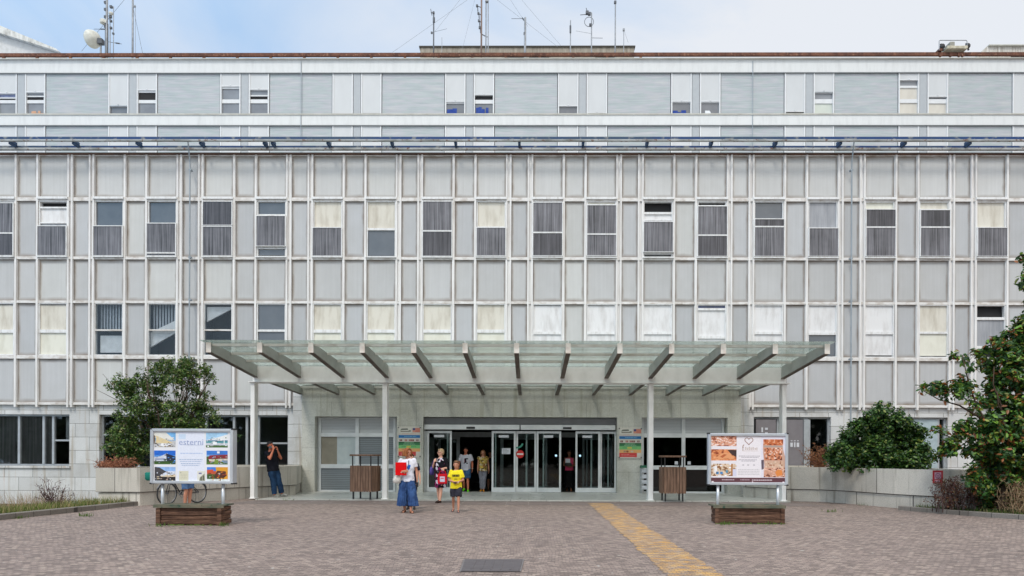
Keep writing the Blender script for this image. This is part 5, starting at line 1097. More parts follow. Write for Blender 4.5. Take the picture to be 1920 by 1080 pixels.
# ------------------------------------------------------------------ bicycle behind the left board
bk = empty('bicycle', (-10.5, 20.95, 0), 'black bicycle with silver rims, half hidden behind the left notice board', 'bicycle', None, R(-25))
m_tyre = mat('tyre_rubber', (.025, .025, .026, 1), .8); m_bframe = mat('dark_bicycle_paint', (.03, .032, .04, 1), .35, .2, .5); m_chrome = mat('chrome', C(150, 154, 160), .3, .8, .5)
def ringp(c, r, n_=36): return [(c[0], c[1]+r*math.cos(2*math.pi*i/n_), c[2]+r*math.sin(2*math.pi*i/n_)) for i in range(n_+1)]
for yy in (-.53, .53):
    wv_ = MB().tube(ringp((0, yy, .34), .325), .017, 8, cap=False).build('wheel', m_tyre, bk, True, local=True)
    MB().tube(ringp((0, yy, .34), .302), .011, 6, cap=False).build('rim', m_chrome, wv_, True, local=True)
    sp_ = MB()
    for i in range(14): a_ = 2*math.pi*i/14; sp_.tube([(0, yy, .34), (0, yy+.3*math.cos(a_), .34+.3*math.sin(a_))], .0025, 4)
    sp_.tube([(-.05, yy, .34), (.05, yy, .34)], .02, 8); sp_.build('spokes', m_chrome, wv_, local=True)
    MB().tube([(0, yy+.36*math.cos(t_), .34+.36*math.sin(t_)) for t_ in [R(20+i*14) for i in range(11)]], .014, 6).build('mudguard', m_chrome, bk, True, local=True)
fr = MB(); fr.tube([(0, -.42, .86), (0, -.05, .30)], .017, 8); fr.tube([(0, -.40, .74), (0, .16, .74)], .016, 8); fr.tube([(0, .19, .86), (0, -.05, .30)], .016, 8)
for s_ in (-.05, .05): fr.tube([(s_, -.05, .30), (s_, .53, .34)], .010, 6); fr.tube([(0, .165, .76), (s_, .53, .34)], .009, 6); fr.tube([(s_*.8, -.44, .68), (s_, -.53, .34)], .012, 6)
fr.tube([(0, -.40, .68), (0, -.44, .98)], .018, 8); fr.build('frame', m_bframe, bk, True, local=True)
hb_ = MB(); hb_.tube([(-.29, -.28, 1.05), (-.2, -.40, 1.07), (0, -.44, 1.0), (.2, -.40, 1.07), (.29, -.28, 1.05)], .012, 8); hb_.build('handlebar', m_chrome, bk, True, local=True)
sd_ = MB(); sd_.loft([(0, .2, .93, .03, .06), (0, .22, .96, .075, .13), (0, .24, .985, .06, .12), (0, .2, .995, .02, .05)], 14); sd_.tube([(0, .19, .84), (0, .2, .95)], .013, 8); sd_.build('saddle', m_black, bk, True, local=True)
cr_ = MB(); cr_.tube([(-.09, -.05, .30), (.09, -.05, .30)], .022, 10); cr_.tube([(.07, -.05, .30), (.07, .07, .2)], .012, 6); cr_.tube([(-.07, -.05, .30), (-.07, -.17, .4)], .012, 6); cr_.box(.075, .16, .03, .11, .185, .205); cr_.box(-.16, -.075, -.21, -.13, .39, .41)
cr_.tube(ringp((.05, -.05, .30), .09, 20), .008, 5, cap=False); cr_.build('crankset', m_chrome, bk, local=True)
# ------------------------------------------------------------------ people
_tx = bpy.data.textures.new('cloth_folds', 'CLOUDS'); _tx.noise_scale = .085; _tx.noise_depth = 1
def remesh(mb, vox=.009, smooth=3, fac=.5, folds=0.):
    me = bpy.data.meshes.new('tmp'); me.from_pydata([tuple(v) for v in mb.v], [], mb.f); 
    b = bmesh.new(); b.from_mesh(me); bmesh.ops.recalc_face_normals(b, faces=b.faces); b.to_mesh(me); b.free()
    o = bpy.data.objects.new('tmp', me); COL.objects.link(o)
    r = o.modifiers.new('r', 'REMESH'); r.mode = 'VOXEL'; r.voxel_size = vox; r.use_smooth_shade = True
    if folds: d_ = o.modifiers.new('d', 'DISPLACE'); d_.texture = _tx; d_.texture_coords = 'LOCAL'; d_.strength = folds; d_.mid_level = .5
    if smooth: s = o.modifiers.new('s', 'SMOOTH'); s.factor = fac; s.iterations = smooth
    bpy.context.view_layer.update()
    out = bpy.data.meshes.new_from_object(o.evaluated_get(bpy.context.evaluated_depsgraph_get()))
    bpy.data.objects.remove(o); bpy.data.meshes.remove(me); return out
def cap(mb, a, b, ra, rb, n=12, round_=True):
    a, b = Vector(a), Vector(b); mb.tube([a, b], [ra, rb], n)
    if round_: mb.ball(a, ra, n); mb.ball(b, rb, n)
    return mb
def limb(mb, pts, rs, n=12, ends=(True, True)):
    for i in range(len(pts)-1): mb.tube([pts[i], pts[i+1]], [rs[i], rs[i+1]], n)
    for i, (p, r) in enumerate(zip(pts, rs)):
        if (i == 0 and not ends[0]) or (i == len(pts)-1 and not ends[1]): continue
        mb.ball(p, r, n)
    return mb
SKIN = {'tan': C(196, 138, 112), 'fair': C(222, 170, 146), 'brown': C(140, 92, 70), 'ruddy': C(200, 120, 92)}
m_eye = mat('eye_dark', (.02, .015, .012, 1), .3); m_lip = mat('lips', C(168, 84, 78), .5)
def skinmat(k): return mat('skin_'+k, SKIN[k], .55, 0, .35, tuple(x*.86 for x in SKIN[k][:3])+(1,), (1, 1, 1), 6)
def hand(mb, wrist, d, palm_n, curl=.5, side=1, s=1.):
    """palm, four jointed fingers of unequal length and a thumb; d = hand direction, palm_n = direction the palm faces"""
    w0 = Vector(wrist); d = Vector(d).normalized(); pn = Vector(palm_n); pn = (pn-d*pn.dot(d)).normalized(); ac = d.cross(pn)*side
    for k in (-1, -.33, .33, 1): cap(mb, w0+d*.01*s+ac*k*.016*s, w0+d*.085*s+ac*k*.029*s, .0155*s, .0125*s, 8)
    for i, (k, L_) in enumerate(((-1.05, .062), (-.36, .076), (.34, .072), (1.0, .056))):
        p = w0+d*.088*s+ac*k*.029*s; dd = d.copy(); rr_ = .0098*s
        for j, f in enumerate((.45, .32, .25)):
            ang = curl*(.45+.5*j); q_ = dd*math.cos(ang)+pn*math.sin(ang); e = p+q_.normalized()*L_*f*s; cap(mb, p, e, rr_, rr_*.9, 7); p = e; rr_ *= .92; dd = q_.normalized()
    p = w0+d*.028*s-ac*.03*s; q1 = p+(d*.6-ac*.75+pn*.25).normalized()*.042*s; q2 = q1+(d*.85-ac*.1+pn*.4).normalized()*.034*s; cap(mb, p, q1, .014*s, .012*s, 8); cap(mb, q1, q2, .012*s, .0095*s, 8)
def head(mb, c, yaw=0, pitch=0, s=1.):
    M = Matrix.Rotation(yaw, 4, 'Z') @ Matrix.Rotation(pitch, 4, 'X'); c = Vector(c); T = lambda x, y, z: c+M @ Vector((x*s, y*s, z*s))
    mb.ball(T(0, .012, .03), (.077*s, .097*s, .092*s), 18, M=M); mb.ball(T(0, -.018, -.03), (.063*s, .072*s, .088*s), 16, M=M); mb.ball(T(0, -.05, -.088), (.03*s, .03*s, .024*s), 10, M=M)
    mb.ball(T(0, -.072, .03), (.058*s, .02*s, .014*s), 10, M=M)
    cap(mb, T(0, -.086, .02), T(0, -.108, -.018), .010*s, .0155*s, 8); mb.ball(T(0, -.083, -.052), (.026*s, .014*s, .012*s), 10, M=M)
    for q_ in (-1, 1): mb.ball(T(q_*.077, .012, -.002), (.014*s, .024*s, .034*s), 10, M=M); mb.ball(T(q_*.042, -.06, -.022), (.02*s, .018*s, .02*s), 8, M=M)
    return T, M
def person(label, pos, h, yaw, skin, arms, legs, clothes, hair=None, head_yaw=0, head_pitch=0, lean=(0, 0), fem=False, child=False, group='people at the entrance', feet=None, face=True):
    """arms: {side: (elbow, wrist, hand dir, palm normal, curl)}; legs: {side: (knee, ankle, toe dir)} in body space (1.75 m, facing -y)"""
    s = h/1.75; t = empty('person', pos, label, 'person', group); t.rotation_euler = (lean[0], lean[1], yaw)
    t.scale = (s, s, s)
    b = MB(); sw = .165 if fem else .185; hw_ = 1.06 if fem else 1.0
    if child: sw = .165
    sh_z = 1.415
    rings = [(0, 0, .80, .10, .09), (0, .005, .86, .165*hw_, .115), (0, .005, .94, .162*hw_, .112), (0, 0, 1.06, .132, .095), (0, -.005, 1.20, .150, .105), (0, 0, 1.32, .165, .105), (0, .008, 1.41, .150, .085), (0, .012, 1.465, .085, .065), (0, .012, 1.50, .055, .055)]
    b.loft(rings, 20)
    hs = 1.16 if child else 1.0; hc = Vector((0, -.005, 1.635+(.02 if child else 0)))
    cap(b, (0, .012, 1.46), (0, .005, 1.56), .054, .05, 12)
    T, M = head(b, hc, head_yaw, head_pitch, hs)
    J = {}
    for q_, sd_ in ((-1, 'R'), (1, 'L')):
        shd = Vector((q_*sw, .008, sh_z)); el, wr, hd_, pn_, cu = arms[sd_]; el, wr = Vector(el), Vector(wr); J['sh'+sd_], J['el'+sd_], J['wr'+sd_] = shd, el, wr
        k = .88 if fem or child else 1.
        limb(b, [shd, shd.lerp(el, .5), el, el.lerp(wr, .3), wr], [.056*k, .048*k, .039*k, .041*k, .025*k]); hand(b, wr, hd_, pn_, cu, -q_, .95 if fem else 1.02)
        kn, an, td = legs[sd_]; kn, an = Vector(kn), Vector(an); hip = Vector((q_*.088, .0, .90)); J['hip'+sd_], J['kn'+sd_], J['an'+sd_] = hip, kn, an; k = .94 if child else 1.
        limb(b, [hip, hip.lerp(kn, .5), kn, kn.lerp(an, .28)+Vector((0, .012, 0)), an], [.088*k, .075*k, .054*k, .055*k, .034*k])
        td = Vector(td).normalized(); cap(b, an+Vector((0, 0, -.045))-td*.035, an+td*.11+Vector((0, 0, -.058)), .034, .03, 10); cap(b, an+td*.08+Vector((.012, 0, -.062)), an+td*.165+Vector((.008, 0, -.068)), .03, .019, 10); J['td'+sd_] = td
    body = remesh(b, .0085, 3); body.materials.append(skinmat(skin)); bo = link('body', body, t, None); OFF[bo] = Vector((0, 0, 0))
    if face:
        e = MB()
        for q_ in (-1, 1): e.ball(T(q_*.031*hs, -.083*hs, .006*hs), (.012*hs, .007*hs, .006*hs), 8, M=M)
        e.build('eyes', m_eye, t, True, local=True); MB().ball(T(0, -.096*hs, -.053*hs), (.022*hs, .006*hs, .006*hs), 8, M=M).build('lips', m_lip, t, True, local=True)
    for name, mt, fn in clothes:
        mb = MB(); sm = fn(mb, J)
        me = remesh(mb, .0095, 2 if sm is None else sm, .5, 0. if sm == 0 or 'shoe' in name else .03); me.materials.append(mt); o = link(name, me, t, None); OFF[o] = Vector((0, 0, 0))
    if hair:
        mt, fn = hair; mb = MB(); fn(mb, T, M, hs); me = remesh(mb, .009, 1, .5, .02); 
        me.materials.append(mt); o = link('hair', me, t, None)
    return t, J, T
def tee(sleeve=.55, bottom=.84, ease=.022, w=1.0, hemw=1.04, neck=1.465):
    def fn(mb, J):
        mb.loft([(0, .004, bottom, (.168*hemw+ease*.6), .122+ease), (0, .004, .95, .166*hemw+ease*.5, .118+ease), (0, 0, 1.08, (.145+ease)*w, .105+ease), (0, -.004, 1.22, (.158+ease)*w, .112+ease), (0, 0, 1.33, .172+ease*.7, .112+ease*.8), (0, .008, 1.415, .158+ease*.5, .092+ease*.6), (0, .01, neck, .088, .07), (0, .01, neck+.012, .07, .06)], 24)
        for sd_ in 'RL':
            if sleeve > 0:
                a, b = J['sh'+sd_], J['el'+sd_]
                if sleeve <= 1: e = a.lerp(b, sleeve); mb.ball(a, .064+ease*.3, 12); mb.tube([a, e], [.064+ease*.3, .056+ease*.7], 14)
                else: limb(mb, [a, b, b.lerp(J['wr'+sd_], sleeve-1)], [.064+ease*.3, .05+ease*.4, .04+ease*.3], 12, (True, False))
            else: mb.ball(J['sh'+sd_]*.97+Vector((0, 0, .03)), .042, 10)
    return fn
def trousers(to=1.0, ease=.018, top=.97, flare=0., cuff=None):
    """to: 1 = to the ankle, .5 = to the knee"""
    def fn(mb, J):
        mb.loft([(0, .004, .80, .13, .10), (0, .005, .86, .178+ease*.3, .125+ease*.4), (0, .005, top, .166+ease*.3, .116+ease*.4)], 22)
        for sd_ in 'RL':
            hp_, kn, an = J['hip'+sd_], J['kn'+sd_], J['an'+sd_]; fl = flare
            pts = [hp_, hp_.lerp(kn, .5), kn]; rs = [.095+ease*.4, .082+ease+fl*.3, .064+ease+fl*.6]
            if to > .5:
                e = kn.lerp(an, (to-.5)*2); pts += [kn.lerp(e, .5), e]; rs += [(.062+ease)+fl*.8, .05+ease+fl]
            else:
                e = hp_.lerp(kn, to*2); pts = [hp_, hp_.lerp(e, .5), e]; rs = [.095+ease*.4, .088+ease+fl*.5, .078+ease+fl]
            limb(mb, pts, rs, 14, (True, False))
    return fn
def shoes(ht=.0, big=1.):
    def fn(mb, J):
        for sd_ in 'RL':
            an, td = J['an'+sd_], J['td'+sd_]; z = -.05
            cap(mb, an+Vector((0, 0, z))-td*.04, an+td*.12+Vector((0, 0, z-.008)), .042*big, .04*big, 10); cap(mb, an+td*.09+Vector((0, 0, z-.014)), an+td*.19+Vector((0, 0, z-.02)), .04*big, .026*big, 10)
            if ht: mb.tube([an+Vector((0, 0, -.03)), an+Vector((0, 0, ht))], [.046, .044], 10)
    return fn
def sandals(mb, J):
    for sd_ in 'RL':
        an, td = J['an'+sd_], J['td'+sd_]; sx_ = td.cross(Vector((0, 0, 1)))
        for k in (-.5, 0, .5): cap(mb, an+Vector((0, 0, -.083))-td*.05+sx_*k*.04, an+td*.185+Vector((0, 0, -.083))+sx_*k*.05, .012, .011, 8)
        for f in (.03, .12):
            c_ = an+td*f+Vector((0, 0, -.06)); pts = [c_+sx_*.042*math.cos(a)+Vector((0, 0, .045*math.sin(a)-.01)) for a in [math.pi*i/8 for i in range(9)]]; mb.tube(pts, .011, 6)
    return 0
def hair_short(mb, T, M, s):
    mb.ball(T(0, .022, .048), (.084*s, .098*s, .086*s), 16, M=M); mb.ball(T(0, .05, -.01), (.078*s, .068*s, .075*s), 14, M=M); mb.ball(T(0, -.045, .092), (.06*s, .045*s, .03*s), 12, M=M)
def hair_bob(mb, T, M, s):
    hair_short(mb, T, M, s); r = random.Random(5)
    for i in range(46):
        a = R(20)+R(320)*i/45-R(90)+R(0); a = R(-50)+R(280)*i/45; rr_ = .085+r.random()*.022
        x, y = rr_*math.cos(a), .018+rr_*1.05*math.sin(a); limb(mb, [T(x*.75, y*.8, .085), T(x*1.12, y*1.08, .01+r.random()*.02), T(x*1.22, y*1.12, -.075-r.random()*.035)], [.026, .026, .014], 7)
def hair_long(mb, T, M, s):
    hair_short(mb, T, M, s); r = random.Random(6)
    for i in range(30):
        a = R(-28)+R(236)*i/29; x, y = .086*math.cos(a), .02+.088*math.sin(a); limb(mb, [T(x*.8, y*.8, .07), T(x*1.05, y*1.05, -.02), T(x*1.08, y*1.02+.01, -.15-r.random()*.05)], [.024, .023, .012], 7)
def hair_tied(mb, T, M, s): hair_short(mb, T, M, s); mb.ball(T(0, .105, .05), (.04*s, .045*s, .042*s), 10, M=M)
def cloth(name, c, c2=None, **kw): return mat(name, c, .85, 0, .15, c2, kw.get('scale', (1, 1, 1)), kw.get('ns', 5), kw.get('lo', .35), kw.get('hi', .65), 4, .15, 220)
def pattern(name, stops, sc=16, dist=.5):
    n = NT(name); o = n.coord(); v = n.add('ShaderNodeTexVoronoi'); v.inputs['Scale'].default_value = sc; wob = n.add('ShaderNodeTexNoise'); wob.inputs['Scale'].default_value = 14; n.link(o, wob.inputs['Vector'])
    ad = n.add('ShaderNodeVectorMath'); ad.operation = 'SCALE'; ad.inputs['Scale'].default_value = dist*.1; n.link(wob.outputs['Color'], ad.inputs[0]); a2 = n.add('ShaderNodeVectorMath'); a2.operation = 'ADD'; n.link(o, a2.inputs[0]); n.link(ad.outputs[0], a2.inputs[1]); n.link(a2.outputs[0], v.inputs['Vector'])
    sp = n.add('ShaderNodeSeparateColor'); n.link(v.outputs['Color'], sp.inputs[0]); c = n.ramp(sp.outputs[0], stops)
    for nd in n.n:
        if nd.type == 'VALTORGB': nd.color_ramp.interpolation = 'CONSTANT'
    n.base(c); n.rough(.85, 0, .15); return n.m
def decal(name, t, cloth_name, shapes, mt_list, off=.006):
    """print on the front of a garment: flat shapes (x, z polygons) laid on the cloth surface"""
    src = [c for c in t.children if c.name.split('.')[0] == cloth_name][0]; bv = BVHTree.FromPolygons([v.co for v in src.data.vertices], [p.vertices for p in src.data.polygons])
    mb = MB()
    for poly, mi in shapes:
        # grid the polygon's bounding box so the print follows the cloth
        xs = [p[0] for p in poly]; zs_ = [p[1] for p in poly]; x0, x1, z0, z1 = min(xs), max(xs), min(zs_), max(zs_); nx_, nz2 = max(1, int((x1-x0)/.02)), max(1, int((z1-z0)/.02)); vs = []
        for j in range(nz2+1):
            for i in range(nx_+1):
                x, z = x0+(x1-x0)*i/nx_, z0+(z1-z0)*j/nz2; h = bv.ray_cast(Vector((x, -1, z)), Vector((0, 1, 0)))
                vs.append((x, (h[0].y if h[0] else -.12)-off-mi*.001, z))
        mb.add(vs, [(j*(nx_+1)+i, j*(nx_+1)+i+1, (j+1)*(nx_+1)+i+1, (j+1)*(nx_+1)+i) for j in range(nz2) for i in range(nx_)], mi)
    o = mb.build(name, mt_list, None, local=True); o.parent = src; OFF[o] = Vector((0, 0, 0)); return o
def RC(x0, x1, z0, z1): return [(x0, z0), (x1, z0), (x1, z1), (x0, z1)]
def world(t, p): bpy.context.view_layer.update(); return t.matrix_world @ Vector(p)
def stand(u, v, Y=None, z=0.):
    g = G(u, v, z); return g if Y is None else Vector((PX(u, Y, v), Y, z))
def held(name, mb, mt, label, cat, t, group=None, smooth=False, bevel=0.):
    """a carried thing, modelled in its bearer's space but a thing of its own"""
    bpy.context.view_layer.update(); M = t.matrix_world; mb.v = [tuple(M @ Vector(v)) for v in mb.v]
    o = mb.build(name, mt, None, smooth, bevel=bevel); tag(o, label, cat, group); return o
DN = (0, 0, -1)
st = {'R': ((-.09, -.01, .49), (-.095, .02, .095), (-.12, -1, 0)), 'L': ((.09, -.01, .49), (.095, .02, .095), (.12, -1, 0))}
walkL = {'R': ((-.085, -.02, .49), (-.085, .10, .13), (-.05, -1, -.15)), 'L': ((.085, -.10, .50), (.085, -.14, .095), (.05, -1, .05))}
walkR = {'L': ((.085, -.02, .49), (.085, .10, .13), (.05, -1, -.15)), 'R': ((-.085, -.10, .50), (-.085, -.14, .095), (-.05, -1, .05))}
dnR = ((-.225, .03, 1.13), (-.24, -.03, .90), (0, -.1, -1), (1, 0, 0), .5); dnL = ((.225, .03, 1.13), (.24, -.03, .90), (0, -.1, -1), (-1, 0, 0), .5)
# woman with the red folder
den = cloth('denim_blue', C(62, 92, 140), C(40, 62, 104), ns=7, scale=(1, 1, .4)); wtee = cloth('white_cotton', C(226, 226, 236), C(206, 208, 220))
def culottes(mb, J):
    mb.loft([(0, .004, .82, .17, .13), (0, .004, .97, .155, .118), (0, .003, 1.03, .142, .11)], 22)
    for q_, sd_ in ((-1, 'R'), (1, 'L')):
        kn = J['kn'+sd_]; mb.loft([(q_*.085, 0, .88, .10, .125), (q_*.10, kn.y*.5, .68, .105, .14), (q_*.132+.01, kn.y*.8, .46, .118, .155), (q_*.155+.014, kn.y*.9+.01, .27, .134, .165), (q_*.165+.014, kn.y*.9+.01, .185, .142, .17)], 22)
        for i in range(7): a = R(200+i*23); mb.tube([(q_*.1+.11*math.cos(a), .13*math.sin(a), .8), (q_*.165+.014+.132*math.cos(a), kn.y*.9+.16*math.sin(a), .19)], [.012, .024], 8)
t, J, T = person('woman with bushy auburn hair and wide blue culottes, holding a red folder', stand(764, 961), 1.69, R(4), 'tan',
    {'R': ((-.31, -.02, 1.12), (-.11, -.23, 1.125), (1, -.05, .05), (0, 1, .1), .35), 'L': ((.24, .05, 1.13), (.26, .0, .885), (0, -.1, -1), (-1, 0, 0), .7)}, {'R': ((-.09, .0, .49), (-.085, .08, .10), (-.2, -1, -.1)), 'L': ((.10, -.10, .49), (.11, -.17, .095), (.35, -1, 0))},
    [('t_shirt', wtee, tee(.6, .84, .024, 1.0)), ('culottes', den, culottes), ('sandals', cloth('tan_sandal', C(110, 74, 56)), sandals)], (cloth('auburn_hair', C(166, 106, 66), C(104, 60, 38), ns=22, scale=(1, 1, .3)), hair_bob), R(46), R(2), fem=True)
decal('shirt_print', t, 't_shirt', [(RC(.0, .075, 1.20, 1.26), 0), (RC(.02, .09, 1.24, 1.30), 0), (RC(.03, .06, 1.16, 1.2), 0), (RC(.03, .05, 1.30, 1.42), 1)], [cloth('print_blue', C(34, 104, 190)), cloth('dark_strap', C(40, 46, 76))])
wb = MB(); wb.tube([(-.14+.034*math.cos(a), -.20+.034*math.sin(a)*.3, 1.125+.034*math.sin(a)) for a in [2*math.pi*i/14 for i in range(15)]], .010, 6); o = wb.build('watch', m_wplast, None, local=True); o.parent = t
m = MB(); m.box(-.305, -.01, -.215, -.193, 1.02, 1.37); held('red_folder', m, cloth('folder_red', C(222, 14, 20)), 'bright red folder held to the chest by the woman in blue culottes', 'folder', t, bevel=.004)
m = MB(); m.loft([(-.27, -.1, .80, .07, .05), (-.28, -.1, .82, .105, .075), (-.275, -.1, .90, .115, .08), (-.26, -.1, .99, .09, .06), (-.245, -.1, 1.05, .03, .03), (-.245, -.1, 1.09, .015, .02)], 14); m.tube([(-.245, -.1, 1.07), (-.2, -.12, 1.14)], .012, 6); held('white_bag', m, cloth('crumpled_white_bag', C(216, 212, 206), C(186, 182, 176), ns=20), 'crumpled white bag hanging from the arm that holds the red folder', 'bag', t, smooth=True)
m = MB(); m.box(.235, .30, -.05, -.03, .70, .83); held('black_purse', m, m_black, 'small black purse hanging in the hand of the woman in blue culottes', 'purse', t, bevel=.01)
# person walking behind her
navy = cloth('navy_cotton', C(34, 38, 58), C(24, 28, 44)); 
t, J, T = person('person in a navy top almost hidden behind the woman with the red folder', Vector((PX(771, 19.3, 955), 19.3, 0)), 1.54, R(2), 'fair', {'R': dnR, 'L': ((.25, .03, 1.13), (.28, -.02, .90), (0, -.1, -1), (-1, 0, 0), .5)}, st,
    [('t_shirt', navy, tee(.62, .84)), ('trousers', cloth('dark_trousers', C(40, 42, 52)), trousers()), ('shoes', m_black, shoes())], (cloth('dark_brown_hair', C(66, 48, 40), ns=20), hair_short), fem=True)
# elderly lady
flor = pattern('floral_dress_print', [(0, C(22, 20, 26)), (.36, C(208, 204, 216)), (.52, C(118, 30, 78)), (.70, C(26, 22, 30)), (.86, C(150, 52, 104))], 11, .8)
blk = cloth('black_knit', C(20, 20, 24), C(30, 30, 34))
def dress(bot, w1=.19, w2=.15):
    def fn(mb, J):
        mb.loft([(0, 0, bot, w1, w2), (0, 0, .70, w1*.98, w2*.98), (0, .004, .90, .195, .15), (0, -.01, 1.06, .165, .14), (0, -.012, 1.22, .175, .145), (0, 0, 1.34, .172, .122), (0, .008, 1.42, .14, .09), (0, .01, 1.47, .08, .065)], 24)
        for i in range(9): a = R(180+i*22); mb.tube([(.15*math.cos(a), .11*math.sin(a), .9), ((w1-.01)*math.cos(a), (w2-.01)*math.sin(a), bot)], [.012, .024], 8)
    return fn
def cardigan(mb, J):
    mb.loft([(.02, .028, .86, .20, .13), (.02, .02, 1.0, .185, .128), (.01, .02, 1.2, .188, .13), (0, .018, 1.34, .188, .118), (0, .015, 1.43, .15, .088), (0, .02, 1.475, .08, .06)], 24)
    limb(mb, [J['shR'], J['shR'].lerp(J['elR'], .9)], [.07, .064], 12, (True, False)); limb(mb, [J['shL'], J['elL'], J['elL'].lerp(J['wrL'], .12)], [.072, .066, .055], 12, (True, False))
t, J, T = person('elderly lady with short blonde hair and glasses in a floral dress and black cardigan', stand(826, 943), 1.71, R(-18), 'fair',
    {'R': ((-.25, -.05, 1.16), (-.16, -.16, 1.335), (.3, .3, .9), (0, 1, 0), .9), 'L': ((.25, .0, 1.14), (.13, -.23, 1.115), (.9, -.5, -.1), (0, 0, -1), .8)}, {'R': ((-.085, -.02, .48), (-.09, .06, .105), (-.1, -1, -.1)), 'L': ((.06, -.09, .49), (.03, -.11, .095), (.05, -1, 0))},
    [('dress', flor, dress(.50)), ('cardigan', blk, cardigan), ('shoes', cloth('dark_brown_shoe', C(50, 36, 32)), shoes())], (cloth('blonde_grey_hair', C(206, 180, 142), C(150, 122, 92), ns=24), hair_short), R(-42), 0, fem=True)
dec = [c for c in t.children if c.name.startswith('cardigan')][0]
g_ = MB(); hs = 1
for q_ in (-1, 1): g_.tube([T(q_*.034+.026*math.cos(a), -.098, .006+.02*math.sin(a)) for a in [2*math.pi*i/14 for i in range(15)]], .004, 5); g_.tube([T(q_*.06, -.098, .008), T(q_*.083, .01, .01)], .004, 5)
o = g_.build('glasses', m_black, None, local=True); o.parent = t
yl = blk
m = MB(); m.box(.045, .36, -.325, -.265, .64, .955); m.tube([(.09, -.29, .955), (.11, -.27, 1.03), (.2, -.27, 1.08), (.29, -.27, 1.03), (.32, -.29, .955)], .012, 6)
rb2 = held('red_shopping_bag', m, cloth('bag_red', C(206, 28, 40)), 'red shopping bag with a pale printed square, carried by the elderly lady', 'bag', t, bevel=.012)
m = MB(); m.box(.13, .30, -.331, -.327, .70, .87); m.v = [tuple(t.matrix_world @ Vector(v)) for v in m.v]; m.build('print', cloth('pale_bag_print', C(208, 200, 214), C(190, 190, 212), ns=14), rb2)
m = MB(); m.box(.16, .27, -.3345, -.3315, .80, .825); m.v = [tuple(t.matrix_world @ Vector(v)) for v in m.v]; m.build('print', m_redsign, rb2)
m = MB(); m.loft([(-.30, -.02, .90, .03, .06), (-.31, -.02, .94, .055, .11), (-.305, -.02, 1.08, .058, .12), (-.29, -.02, 1.17, .04, .09), (-.28, -.02, 1.19, .02, .05)], 14); m.tube([(-.29, -.08, 1.17), (-.2, -.12, 1.36), (-.17, -.03, 1.46), (-.22, .04, 1.38), (-.29, .04, 1.17)], .012, 6)
held('violet_shoulder_bag', m, cloth('violet_leather', C(96, 84, 156), C(74, 62, 126)), 'violet shoulder bag on the right shoulder of the elderly lady', 'bag', t, smooth=True)
# boy in yellow
t, J, T = person('boy in a bright yellow printed T-shirt and dark grey shorts', stand(855, 960), 1.33, R(0), 'tan',
    {'R': ((-.25, -.02, 1.12), (-.05, -.20, 1.06), (1, -.25, -.15), (0, 1, .3), .8), 'L': ((.25, -.02, 1.12), (.06, -.20, 1.05), (-1, -.25, -.1), (0, 1, .3), .8)}, {'R': ((-.1, .0, .49), (-.11, .16, .13), (-.15, -1, -.2)), 'L': ((.1, -.13, .50), (.10, -.19, .095), (.1, -1, 0))},
    [('t_shirt', cloth('bright_yellow_cotton', C(240, 222, 52), C(226, 204, 36)), tee(.72, .82, .036, 1.06, 1.12)), ('shorts', cloth('charcoal_shorts', C(56, 56, 66), C(44, 44, 54)), trousers(.44, .034, .93)), ('sandals', cloth('grey_sandal', C(92, 84, 92)), sandals)], (cloth('brown_hair', C(126, 96, 72), C(86, 62, 46), ns=24), hair_short), 0, R(8), child=True)
bk_ = cloth('print_black', C(40, 42, 40))
shp = [(RC(-.125+i*.032, -.125+i*.032+(.026 if i % 3 else .021), 1.235+(.0 if i % 2 else .006), 1.305), 0) for i in range(8)]+[(RC(-.13, .13, 1.305, 1.318), 0), (RC(-.05, .06, 1.15, 1.172), 0)]
decal('shirt_print', t, 't_shirt', shp, [bk_])
o = MB().box(.075, .105, -.215, -.185, 1.02, 1.08).build('wristband', m_wplast, None, local=True); o.parent = t
m = MB(); m.box(-.06, .05, -.30, -.275, 1.01, 1.06); m.box(-.04, .03, -.305, -.30, 1.02, 1.05); held('handheld_gadget', m, m_black, 'small dark gadget in the hands of the boy in yellow', 'gadget', t, bevel=.006)
# man in the doorway
t, J, T = person('man in a white printed T-shirt, denim shorts and neon green shoes in the doorway', Vector((PX(873, 28.45, 925), 28.45, PZt)), 1.80, R(-4), 'ruddy',
    {'R': ((-.27, .03, 1.13), (-.29, -.06, .90), (0, -.15, -1), (1, 0, 0), .6), 'L': ((.26, .04, 1.13), (.27, -.02, .90), (0, -.1, -1), (-1, 0, 0), .6)}, {'L': ((.10, -.10, .50), (.12, -.16, .095), (.15, -1, 0)), 'R': ((-.085, .0, .49), (-.085, .14, .14), (-.05, -1, -.15))},
    [('t_shirt', cloth('pale_grey_cotton', C(208, 206, 216), C(190, 190, 202)), tee(.68, .84, .032, 1.08, 1.08)), ('shorts', cloth('mid_denim', C(70, 102, 138), C(54, 82, 118), ns=8), trousers(.47, .034, .95)), ('shoes', cloth('neon_green', C(120, 236, 40), C(100, 210, 30)), shoes(0, 1.08))], (cloth('dark_hair', C(42, 34, 32), ns=22), hair_short), 0, R(6))
decal('shirt_print', t, 't_shirt', [(RC(-.02, .05, 1.14, 1.33), 0), (RC(.05, .11, 1.28, 1.33), 0), (RC(-.06, -.02, 1.11, 1.15), 0), (RC(.05, .1, 1.10, 1.15), 0), (RC(-.035, -.02, 1.15, 1.31), 1), (RC(.05, .085, 1.2, 1.22), 1)], [cloth('print_dark', C(56, 52, 62)), cloth('print_red', C(150, 40, 50))])
o = MB().tube([(.272+.03*math.cos(a), -.015+.03*math.sin(a), .925) for a in [2*math.pi*i/12 for i in range(13)]], .009, 6).build('wristwatch', m_wplast, None, local=True); o.parent = t
